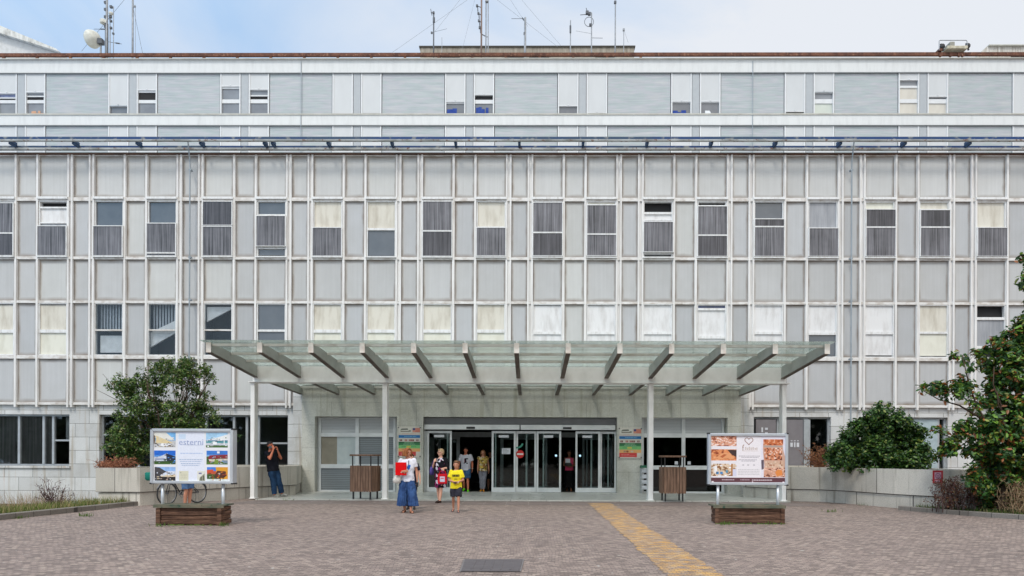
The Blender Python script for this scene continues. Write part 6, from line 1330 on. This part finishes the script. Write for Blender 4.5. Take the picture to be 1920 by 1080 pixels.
# woman in the patterned top
t, J, T = person('woman in a sleeveless mottled yellow top, grey trousers and orange shoes, in the doorway', Vector((PX(905.5, 28.5, 926), 28.5, PZt)), 1.70, R(2), 'tan', {'R': ((-.21, .03, 1.13), (-.225, -.02, .90), (0, -.1, -1), (1, 0, 0), .5), 'L': ((.225, .04, 1.13), (.25, -.03, .89), (0, -.1, -1), (-1, 0, 0), .5)}, {'R': ((-.07, -.05, .50), (-.065, -.02, .095), (-.25, -1, 0)), 'L': ((.06, -.10, .50), (.03, -.12, .095), (.1, -1, 0))},
    [('top', pattern('mottled_top_print', [(0, C(110, 92, 50)), (.3, C(176, 152, 84)), (.5, C(196, 186, 160)), (.65, C(140, 96, 62)), (.82, C(196, 168, 84))], 17, .5), tee(.2, .86, .03, 1.0, 1.08)), ('trousers', cloth('grey_trousers', C(134, 134, 144), C(112, 112, 122), ns=7), trousers(.97, .016)), ('shoes', cloth('orange_suede', C(206, 140, 50)), shoes())], (cloth('light_brown_hair', C(150, 106, 74), C(104, 70, 50), ns=22), hair_long), R(-10), R(4), fem=True)
# companion half hidden behind her
t, J, T = person('person in black half hidden in the dark doorway behind the woman in grey trousers', Vector((PX(919, 29.6, 926), 29.6, PZt)), 1.66, R(5), 'brown', {'R': dnR, 'L': dnL}, walkR, [('t_shirt', blk, tee(.6, .84)), ('shorts', cloth('black_shorts', C(24, 24, 28)), trousers(.5, .03)), ('shoes', cloth('brown_shoe', C(120, 84, 60)), shoes())], (cloth('black_hair', C(28, 24, 24), ns=22), hair_short), fem=True)
# woman in pink in the narrow doorway
pink = cloth('bright_pink', C(228, 86, 124), C(206, 66, 104))
def longskirt(mb, J): mb.loft([(0, -.02, .16, .21, .20), (0, -.02, .5, .20, .175), (0, 0, .88, .185, .135), (0, .002, .99, .155, .118)], 24); [mb.tube([(.15*math.cos(a), .11*math.sin(a), .9), (.2*math.cos(a), -.02+.19*math.sin(a), .16)], [.01, .024], 8) for a in [R(180+i*25) for i in range(8)]] and None
t, J, T = person('woman in a pink top and long black skirt holding papers in the dark doorway', Vector((PX(1067, 28.9, 925), 28.9, PZt)), 1.70, R(-3), 'brown', {'R': ((-.23, -.02, 1.12), (-.02, -.2, 1.07), (1, -.1, .05), (0, 1, .2), .5), 'L': ((.23, -.02, 1.12), (.02, -.225, 1.09), (-1, -.1, .0), (0, 1, .2), .5)}, walkL,
    [('top', pink, tee(0, .90, .024, 1.0, 1.02, 1.44)), ('skirt', cloth('black_skirt', C(16, 16, 18)), longskirt), ('sandals', cloth('brown_sandal', C(110, 70, 44)), sandals)], (cloth('brown_tied_hair', C(64, 44, 36), ns=22), hair_tied), R(12), R(6), fem=True)
m = MB(); m.box(-.16, .04, -.245, -.235, 1.20, 1.40); held('sheaf_of_papers', m, m_paper, 'pale sheaf of papers held by the woman in pink', 'papers', t)
m = MB(); m.loft([(-.04, -.30, 1.10, .12, .03), (-.04, -.30, 1.12, .16, .05), (-.04, -.30, 1.20, .15, .05), (-.04, -.30, 1.23, .1, .03)], 14); held('black_handbag', m, m_black, 'black handbag clasped in front of the woman in pink', 'bag', t, smooth=True)
# man leaning by the left post
t, J, T = person('man in black T-shirt and jeans leaning by the left post, phone at his face', Vector((PX(519, 24.05, 934), 24.05, PZt)), 1.93, R(62), 'ruddy',
    {'R': ((-.22, -.16, 1.23), (-.055, -.18, 1.50), (.15, .25, .95), (.9, .5, 0), .9), 'L': ((.21, -.17, 1.2), (.07, -.23, 1.44), (-.1, -.1, 1), (-.6, .8, 0), .7)}, {'R': ((-.09, -.04, .50), (-.10, -.03, .095), (-.1, -1, 0)), 'L': ((.09, -.08, .50), (.11, -.12, .095), (.2, -1, 0))},
    [('t_shirt', cloth('black_cotton', C(22, 23, 30), C(30, 31, 40)), tee(.62, .83, .034, 1.12, 1.1)), ('jeans', cloth('dark_jeans', C(38, 66, 98), C(24, 44, 70), ns=7, scale=(1, 1, .4)), trousers(.98, .028)), ('shoes', cloth('grey_trainers', C(156, 156, 150), C(110, 110, 108), ns=12), shoes(0, 1.08))], (cloth('grey_black_hair', C(74, 70, 70), C(48, 44, 44), ns=26), hair_short), R(4), R(4), lean=(R(-4.5), R(-5.5)))
m = MB(); m.box(-.098, -.086, -.16, -.03, 1.55, 1.62); held('silver_phone', m, m_chrome, 'silver phone held to the face of the leaning man', 'phone', t, bevel=.003)
# cyclist behind the left board
t, J, T = person('person in denim shorts behind the left notice board, only bare legs visible', Vector((PX(351, 19.3, 945), 19.3, 0)), 1.72, R(80), 'tan', {'R': ((-.22, -.12, 1.15), (-.2, -.36, 1.1), (0, -1, 0), (0, 0, -1), .9), 'L': ((.22, -.12, 1.15), (.2, -.36, 1.1), (0, -1, 0), (0, 0, -1), .9)}, {'R': ((-.07, -.02, .49), (-.06, .03, .095), (-.1, -1, 0)), 'L': ((.07, -.05, .49), (.06, -.03, .095), (.1, -1, 0))},
    [('t_shirt', cloth('faded_blue_cotton', C(110, 130, 160)), tee(.6, .84)), ('shorts', cloth('light_denim_shorts', C(92, 122, 162), C(70, 98, 138), ns=8), trousers(.42, .03)), ('shoes', m_black, shoes())], (cloth('brown_cropped_hair', C(84, 62, 50), ns=22), hair_short))
g = P(282, 892, 20.1); m = MB(); m.loft([(g.x, 20.1, g.z-.14, .10, .08), (g.x, 20.1, g.z-.1, .15, .1), (g.x, 20.1, g.z+.08, .15, .11), (g.x, 20.1, g.z+.1, .12, .09)], 12); tag(m.build('teal_bag', cloth('teal_fabric', C(36, 120, 106)), None, True), 'teal bag on the bicycle, peeping out left of the notice board', 'bag')
# ------------------------------------------------------------------ plants
nr_ = np.random.default_rng(11)
m_leaf = mat_attr('evergreen_leaf', .42, .15, .26, .45, 3); m_drylf = mat_attr('dry_leaf', .85, .2, .12, .15, 8); m_grass = mat_attr('grass_blade', .7, .15, .25, .2, 5)
m_bark = mat('bark', C(96, 82, 70), .9, 0, .15, C(66, 54, 46), (4, 4, 1), 6); m_twig = mat('grey_twig', C(112, 96, 92), .9, 0, .15, C(84, 66, 64), (3, 3, 1), 6)
def leaves(name, ctr, size, cols, wts, parent, material, aspect=.42, out=None, up=.5, fold=.25):
    """one leaf-shaped folded blade per centre"""
    N_ = len(ctr); nrm = nr_.normal(size=(N_, 3)); nrm[:, 2] = np.abs(nrm[:, 2])+up
    if out is not None: nrm += out*.9
    nrm /= np.linalg.norm(nrm, axis=1)[:, None]; ax = np.cross(nrm, nr_.normal(size=(N_, 3))); ax /= np.linalg.norm(ax, axis=1)[:, None]; sd_ = np.cross(nrm, ax)
    s = nr_.uniform(size[0], size[1], N_)[:, None]; f = fold
    v = np.stack([ctr-ax*s*.5, ctr-ax*s*.12+sd_*s*aspect*.5+nrm*s*f*.3, ctr+ax*s*.22+sd_*s*aspect*.42+nrm*s*f*.26, ctr+ax*s*.5, ctr+ax*s*.22-sd_*s*aspect*.42+nrm*s*f*.26, ctr-ax*s*.12-sd_*s*aspect*.5+nrm*s*f*.3], axis=1).reshape(-1, 3)
    o = OFF[parent]; v = v-np.array([o.x, o.y, o.z]); me = bpy.data.meshes.new(name); b = np.arange(N_)*6
    fc = np.concatenate([np.stack([b, b+1, b+2, b+3], 1), np.stack([b, b+3, b+4, b+5], 1)], 0)
    me.vertices.add(len(v)); me.vertices.foreach_set('co', v.ravel()); me.loops.add(len(fc)*4); me.loops.foreach_set('vertex_index', fc.ravel().astype(np.int32)); me.polygons.add(len(fc)); me.polygons.foreach_set('loop_start', np.arange(len(fc), dtype=np.int32)*4); me.polygons.foreach_set('loop_total', np.full(len(fc), 4, np.int32)); me.update(calc_edges=True)
    idx = nr_.choice(len(cols), N_, p=np.array(wts)/sum(wts)); cc = np.array([c[:3] for c in cols])[idx]*nr_.uniform(.75, 1.25, (N_, 1)); cc = np.concatenate([cc, np.ones((N_, 1))], 1); cf = np.concatenate([cc, cc], 0); at = me.color_attributes.new('col', 'FLOAT_COLOR', 'CORNER'); at.data.foreach_set('color', np.repeat(cf, 4, 0).ravel().astype(np.float32))
    me.materials.append(material); return link(name, me, parent)
def crown(blobs, Y, yd, k, per, cl, clr, seed, fill=.35):
    """blobs: (u, v, r px) seen on plane Y; returns leaf centres and outward directions"""
    r = np.random.default_rng(seed); C_, O_ = [], []
    for u, v, rp_ in blobs:
        dy = r.uniform(-yd, yd)*.5; c = P(u, v, Y+dy); R_ = rp_*Y/1300; n_cl = max(3, int(cl*(rp_/30)**2)); pr = per if rp_ > 15 else per*.45
        for _ in range(n_cl):
            d = r.normal(size=3); d /= np.linalg.norm(d); rad = R_*(1-fill*r.random()**1.5); cc = np.array([c.x, c.y, c.z])+d*np.array([1, min(1.0, .55+.4*yd/max(R_, .01)) if yd < R_ else 1, 1])*rad*.88
            m_ = max(4, int(pr*r.uniform(.6, 1.4))); q_ = r.normal(size=(m_, 3)); q_ /= np.linalg.norm(q_, axis=1)[:, None]; p = cc+q_*(r.random((m_, 1))**.5)*r.uniform(*clr); C_.append(p); O_.append(np.repeat(d[None], m_, 0)*.6+q_*.5)
    return np.concatenate(C_), np.concatenate(O_)
def branches(name, paths, parent, material=None):
    m = MB()
    for pts, r0_, r1_ in paths: m.tube(pts, [r0_+(r1_-r0_)*i/(len(pts)-1) for i in range(len(pts))], 7)
    return m.build(name, material or m_bark, parent, smooth=True)
def path(a, b, n_=5, wob=.08, seed=0):
    r = random.Random(seed); a, b = Vector(a), Vector(b); return [a.lerp(b, i/n_)+(Vector((r.uniform(-wob, wob), r.uniform(-wob, wob), r.uniform(-wob, wob))) if 0 < i < n_ else Vector()) for i in range(n_+1)]
GA, GB, GC_, GD, GE = C(70, 100, 46), C(50, 76, 38), C(104, 134, 58), C(126, 134, 74), C(138, 132, 98)
# small tree in the left planter
YT = 23.4; base = Vector((PX(318, YT, 880), YT, .95)); t = empty('evergreen_tree', base, 'small evergreen tree with an uneven crown in the left stone planter', 'tree')
bl = [(330, 703, 36), (365, 700, 27), (240, 728, 32), (286, 716, 36), (216, 718, 13), (300, 690, 22), (386, 692, 13), (345, 682, 18), (258, 765, 40), (340, 778, 48), (378, 762, 24), (228, 792, 24), (228, 830, 33), (270, 835, 38), (322, 825, 42), (372, 803, 22), (212, 840, 14), (392, 742, 15), (398, 772, 9), (404, 785, 7), (250, 850, 20), (300, 760, 26), (398, 704, 7), (203, 724, 6), (366, 728, 16), (240, 812, 28), (285, 800, 34), (355, 800, 30), (258, 848, 24), (300, 848, 28), (215, 815, 22), (225, 846, 22), (200, 834, 10), (386, 700, 15), (398, 714, 10), (226, 722, 15), (210, 727, 9), (345, 690, 20), (318, 688, 14), (400, 780, 11), (410, 790, 7)]
c_, o_ = crown(bl, YT, 1.0, 1, 34, 38, (.07, .21), 3, .85)
leaves('crown', c_, (.06, .115), [GA, GB, GC_, GD, GE], [34, 26, 22, 11, 7], t, m_leaf, .46, o_)
pb = []; fork = base+Vector((0, 0, .7))
pb.append((path(base-Vector((0, 0, .2)), fork, 4, .04, 1), .09, .07))
for i, (u, v) in enumerate(((240, 730), (286, 716), (330, 705), (370, 705), (340, 775), (250, 790), (230, 830), (395, 740), (320, 800), (398, 706), (206, 724), (372, 800))): 
    e = P(u, v, YT); e.y += random.Random(i).uniform(-.5, .5); pb.append((path(fork, e, 5, .1, i), .045, .010))
    for j in range(4): e2 = e+Vector((random.Random(i*9+j).uniform(-.5, .5), random.Random(i*7+j).uniform(-.4, .4), random.Random(i*5+j).uniform(-.3, .4))); pb.append((path(fork.lerp(e, .6), e2, 4, .06, i*4+j), .016, .005))
branches('trunk', pb, t)
# sprig reaching past the board, growing from the same planter
bs = Vector((PX(432, 24.2, 850), 24.2, .95)); t = empty('leafy_sapling', bs, 'thin leafy sapling showing past the right edge of the left notice board', 'plant'); c_, o_ = crown([(440, 818, 9), (446, 828, 8), (436, 832, 8), (452, 820, 5), (402, 781, 8), (408, 776, 5)], 24.2, .2, 1, 12, 26, (.04, .12), 4); leaves('foliage', c_, (.06, .10), [C(86, 122, 66, .8), GA], [2, 1], t, m_leaf, .45, o_); branches('stem', [(path(bs, P(443, 822, 24.2), 4, .04, 2), .012, .005), (path(bs, P(404, 780, 24.2), 5, .05, 3), .012, .005)], t)
# big round bush in the right planter
YT = 22.3; base = Vector((PX(1650, YT, 880), YT, .95)); t = empty('round_bush', base, 'dense dark green bush mounded over the right stone planter', 'bush')
bl = [(1655, 772, 17), (1663, 764, 11), (1627, 787, 19), (1616, 800, 14), (1660, 812, 44), (1612, 836, 40), (1700, 826, 36), (1578, 856, 26), (1640, 862, 46), (1700, 858, 36), (1722, 842, 20), (1592, 872, 18), (1568, 872, 14), (1722, 872, 20), (1573, 838, 15), (1590, 812, 15), (1735, 856, 10), (1700, 785, 11), (1640, 795, 22), (1680, 793, 18), (1610, 876, 14), (1600, 858, 34), (1670, 840, 40), (1640, 832, 34), (1712, 865, 26), (1565, 852, 14), (1720, 810, 14), (1592, 828, 18), (1668, 875, 26), (1735, 872, 12), (1738, 846, 15), (1728, 818, 16), (1700, 800, 18), (1562, 862, 16), (1558, 845, 10), (1742, 862, 10), (1605, 806, 18), (1690, 778, 14), (1640, 775, 14)]
c_, o_ = crown(bl, YT, 1.3, 1, 40, 44, (.08, .20), 8, .7)
leaves('crown', c_, (.08, .135), [C(56, 92, 42), C(42, 70, 36), C(92, 126, 52), C(120, 132, 62)], [38, 32, 22, 8], t, m_leaf, .5, o_)
branches('trunk', [(path(base-Vector((0, 0, .1)), P(u, v, YT), 4, .08, u), .05, .012) for u, v in ((1655, 780), (1610, 830), (1700, 820), (1640, 850), (1580, 860), (1720, 850))], t)
# magnolia at the right edge
YT = 18.4; base = Vector((PX(1880, YT, 960), YT, .05)); t = empty('magnolia_tree', base, 'large magnolia with glossy green and rust-brown leaves at the right edge', 'tree')
bl = [(1905, 632, 26), (1880, 660, 24), (1852, 688, 20), (1900, 700, 40), (1862, 738, 30), (1812, 728, 19), (1772, 726, 12), (1748, 727, 8), (1734, 726, 5), (1790, 667, 8), (1806, 672, 7), (1818, 690, 10), (1832, 664, 11), (1845, 672, 12), (1895, 780, 52), (1850, 806, 32), (1808, 802, 20), (1782, 838, 20), (1759, 806, 6), (1767, 845, 10), (1757, 858, 6), (1890, 858, 52), (1836, 842, 26), (1872, 918, 38), (1822, 893, 17), (1850, 948, 16), (1795, 822, 14), (1836, 758, 14), (1797, 738, 12), (1826, 780, 9), (1917, 486, 5), (1922, 520, 7), (1960, 640, 62), (1965, 540, 50), (1975, 750, 75), (1960, 870, 70), (1990, 470, 45), (1930, 600, 24), (1900, 660, 30), (1860, 880, 40), (1905, 920, 46), (1840, 910, 24), (1835, 940, 18), (1780, 728, 10), (1760, 722, 9), (1790, 735, 12), (1830, 748, 14), (1775, 740, 8), (1935, 488, 8), (1945, 500, 10), (1930, 505, 6), (1850, 655, 10), (1865, 640, 12), (1800, 718, 10), (1752, 735, 6)]
c_, o_ = crown(bl, YT, 1.3, 1, 36, 25, (.09, .22), 9, .85)
leaves('crown', c_, (.10, .185), [C(60, 98, 46), C(46, 76, 42), C(112, 150, 56), C(150, 92, 52), C(140, 148, 66)], [36, 28, 18, 11, 7], t, m_leaf, .42, o_, .45)
fork = base+Vector((.1, 0, 1.1)); pb = [(path(base-Vector((0, 0, .1)), fork, 4, .04, 1), .12, .09), (path(fork, P(1965, 520, YT), 5, .1, 2), .08, .02)]
for i, (u, v) in enumerate(((1905, 640), (1850, 690), (1740, 727), (1795, 668), (1860, 735), (1785, 835), (1762, 808), (1895, 780), (1850, 805), (1870, 920), (1825, 893), (1960, 650), (1960, 860), (1810, 800))): pb.append((path(fork.lerp(P(1940, 640, YT), .15*(i % 3)), P(u, v, YT)+Vector((0, random.Random(i).uniform(-.4, .4), 0)), 5, .08, i), .04, .010))
branches('trunk', pb, t)
# twiggy shrubs and clipped brown hedges
def twiggy(name, label, cat, base, h, w_, n_, lc, lw, ls, seed, mtl, group=None, box=False, nl=500, dl=None):
    t = empty(name, base, label, cat, group); r = random.Random(seed); pb = []; pts = []
    for i in range(n_):
        a = r.uniform(0, 2*math.pi); q_ = r.random()**.5
        b0 = Vector(base)+(Vector((r.uniform(-w_, w_)*.9, r.uniform(-.25, .25), 0)) if box else Vector((r.uniform(-.08, .08), r.uniform(-.08, .08), 0)))
        e = (b0+Vector((r.uniform(-.15, .15), r.uniform(-.12, .12), h*r.uniform(.75, 1.0)))) if box else Vector(base)+Vector((w_*q_*math.cos(a), .6*w_*q_*math.sin(a), h*(1-.45*q_*q_)*r.uniform(.6, 1.05)))
        pth = path(b0, e, 4, .05, seed*50+i); pb.append((pth, .011, .004))
        for j in range(5):
            s0_ = pth[r.randint(1, 4)]; e2 = s0_+Vector((r.uniform(-.2, .2), r.uniform(-.15, .15), r.uniform(-.02, .2))); pb.append(([s0_, s0_.lerp(e2, .5)+Vector((0, 0, .02)), e2], .005, .003)); pts += [s0_.lerp(e2, f) for f in (.4, .7, 1)]
        pts += pth[2:]
    branches('twigs', pb, t, mtl); pts = np.array([tuple(p) for p in pts]); sel = pts[nr_.integers(0, len(pts), nl)]+nr_.normal(size=(nl, 3))*.035; leaves('leaves', sel, ls, lc, lw, t, m_drylf if dl is None else dl, .5, None, .2); return t
g = P(105, 942, 19.3); twiggy('bare_shrub', 'bare purple-grey twiggy shrub in the grass at far left', 'shrub', (g.x, 19.3, -.12), 1.0, .52, 26, [C(120, 98, 100), C(96, 74, 80)], [1, 1], (.03, .055), 5, m_twig, nl=420)
RB = [C(96, 62, 52), C(122, 86, 66), C(84, 48, 46), C(120, 108, 70)]
g = P(1790, 962, 18.6); twiggy('brown_hedge', 'clipped reddish-brown hedge in front of the end of the right planter', 'hedge', (g.x, 18.6, .05), .82, .52, 46, RB, [4, 3, 4, 1], (.03, .06), 21, m_twig, 'withered hedges by the right kerb', True, 2600)
g = P(1905, 965, 17.9); twiggy('brown_hedge', 'withered straw-brown hedge with bare stems at the right edge, below the magnolia', 'hedge', (g.x, 17.6, .05), .80, .55, 50, [C(122, 94, 74), C(100, 72, 60), C(136, 116, 84), C(92, 104, 52)], [4, 3, 3, 1], (.03, .055), 22, mat('straw_twig', C(158, 134, 104), .9), 'withered hedges by the right kerb', True, 1500)
g = P(222, 868, 21.0); twiggy('dead_plant', 'rust-brown dead plant under the tree in the left planter', 'plant', (g.x, 20.8, .95), .42, .62, 60, [C(166, 116, 90), C(140, 90, 70)], [1, 1], (.03, .07), 31, mat('rust_twig', C(150, 102, 78), .9), 'dead plants in the stone planters', nl=1500)
g = P(1536, 868, 24.2); twiggy('dead_plant', 'rust-brown dead grass and twigs left of the round bush in the right planter', 'plant', (g.x, 24.2, .95), .95, .75, 46, [C(160, 112, 78), C(130, 88, 60), C(150, 120, 90)], [2, 2, 1], (.03, .07), 32, mat('rust_twig', C(150, 102, 78), .9), 'dead plants in the stone planters', nl=1100)
# grasses along the kerbs
def grass(name, pts, hgt, cols, wts, wid=.012):
    N_ = len(pts); m = MB(); r = random.Random(N_)
    for p in pts:
        h = r.uniform(*hgt); a = r.uniform(0, 6.28); lx, ly = r.gauss(0, .25)*h, r.gauss(0, .25)*h; dx_, dy_ = math.cos(a)*wid*.5, math.sin(a)*wid*.5; c = r.choices(cols, wts)[0]; f = r.uniform(.8, 1.2)
        m.add([(p[0]-dx_, p[1]-dy_, p[2]), (p[0]+dx_, p[1]+dy_, p[2]), (p[0]+lx*.45+dx_*.8, p[1]+ly*.45+dy_*.8, p[2]+h*.55), (p[0]+lx*.45-dx_*.8, p[1]+ly*.45-dy_*.8, p[2]+h*.55), (p[0]+lx, p[1]+ly, p[2]+h)], [(0, 1, 2, 3), (3, 2, 4)], 0, (c[0]*f, c[1]*f, c[2]*f, 1))
    o = m.build(name, m_grass, local=True); o['kind'] = 'stuff'; tag(o, None, None); return o
r = random.Random(4); pts = []
for i in range(5200):
    y = 14.5+6.2*r.random()**1.0; xk = -11.42-(20.3-y)*.113; d = .12+r.random()**1.3*2.2; pts.append((xk-d-.1, y+d*.4, .08-.10*d))
o = grass('grass', pts, (.08, .30), [C(120, 136, 70, .8), C(150, 146, 96, .8), C(186, 168, 126, .8), C(90, 116, 52, .8)], [4, 4, 3, 3], .014); o['label'] = 'dry and green grass growing behind the left kerb'
pts = [(-13.2-r.random()*2.5, 19.4+r.random()*2.0, -.14) for _ in range(700)]
o = grass('grass', pts, (.3, .62), [C(196, 170, 140, .8), C(176, 140, 124, .8), C(160, 154, 110, .8)], [3, 2, 2], .008); o['label'] = 'tall straw-coloured seed stalks in front of the left granite wall'
pts = []
for _ in range(1800):
    y = 15.5+4.2*r.random(); xk = 10.75+(19.6-y)*.47; pts.append((xk+.25+r.random()**2*.9, y+.1, .07))
o = grass('grass', pts, (.04, .16), [C(92, 120, 54, .8), C(150, 140, 96, .8), C(70, 100, 44, .8)], [4, 3, 3]); o['label'] = 'short grass behind the right kerb'
pts = []
for u, v, n_ in ((1595, 943, 40), (1622, 947, 30), (160, 968, 60), (108, 958, 60), (540, 938, 20), (300, 987, 30), (420, 986, 30), (1360, 984, 40), (1450, 984, 30), (1555, 960, 30), (35, 972, 40)):
    for _ in range(n_): g = G(u+r.gauss(0, 7), v+r.gauss(0, .6)); pts.append((g.x, g.y, .0))
o = grass('weeds', pts, (.03, .11), [C(88, 120, 52, .8), C(110, 130, 70, .8)], [1, 1]); o['label'] = 'small weeds growing in the joints of the paving'

# unseen wood behind the camera, added and thickened to darken what the glazing mirrors
rr2 = np.random.default_rng(5); cs = []
for i in range(220):
    x = rr2.uniform(-75, 75); h = rr2.uniform(4.0, 7.5) if i < 110 else rr2.uniform(1.6, 3); c0 = np.array([x, rr2.uniform(-38, -30), h]); q_ = rr2.normal(size=(150, 3)); q_ /= np.linalg.norm(q_, axis=1)[:, None]; cs.append(c0+q_*(rr2.random((150, 1))**.4)*np.array([3.6, 2.2, h*.98]))
dummy = empty('tmp', (0, 0, 0), None, None); o = leaves('unseen_trees', np.concatenate(cs), (.8, 1.5), [C(46, 70, 38, .8), C(64, 88, 46, .8)], [1, 1], dummy, m_leaf, .6, None, .3); o.parent = None; bpy.data.objects.remove(dummy); o['kind'] = 'stuff'; o['label'] = 'unseen wood added behind the camera for the glazing to mirror'
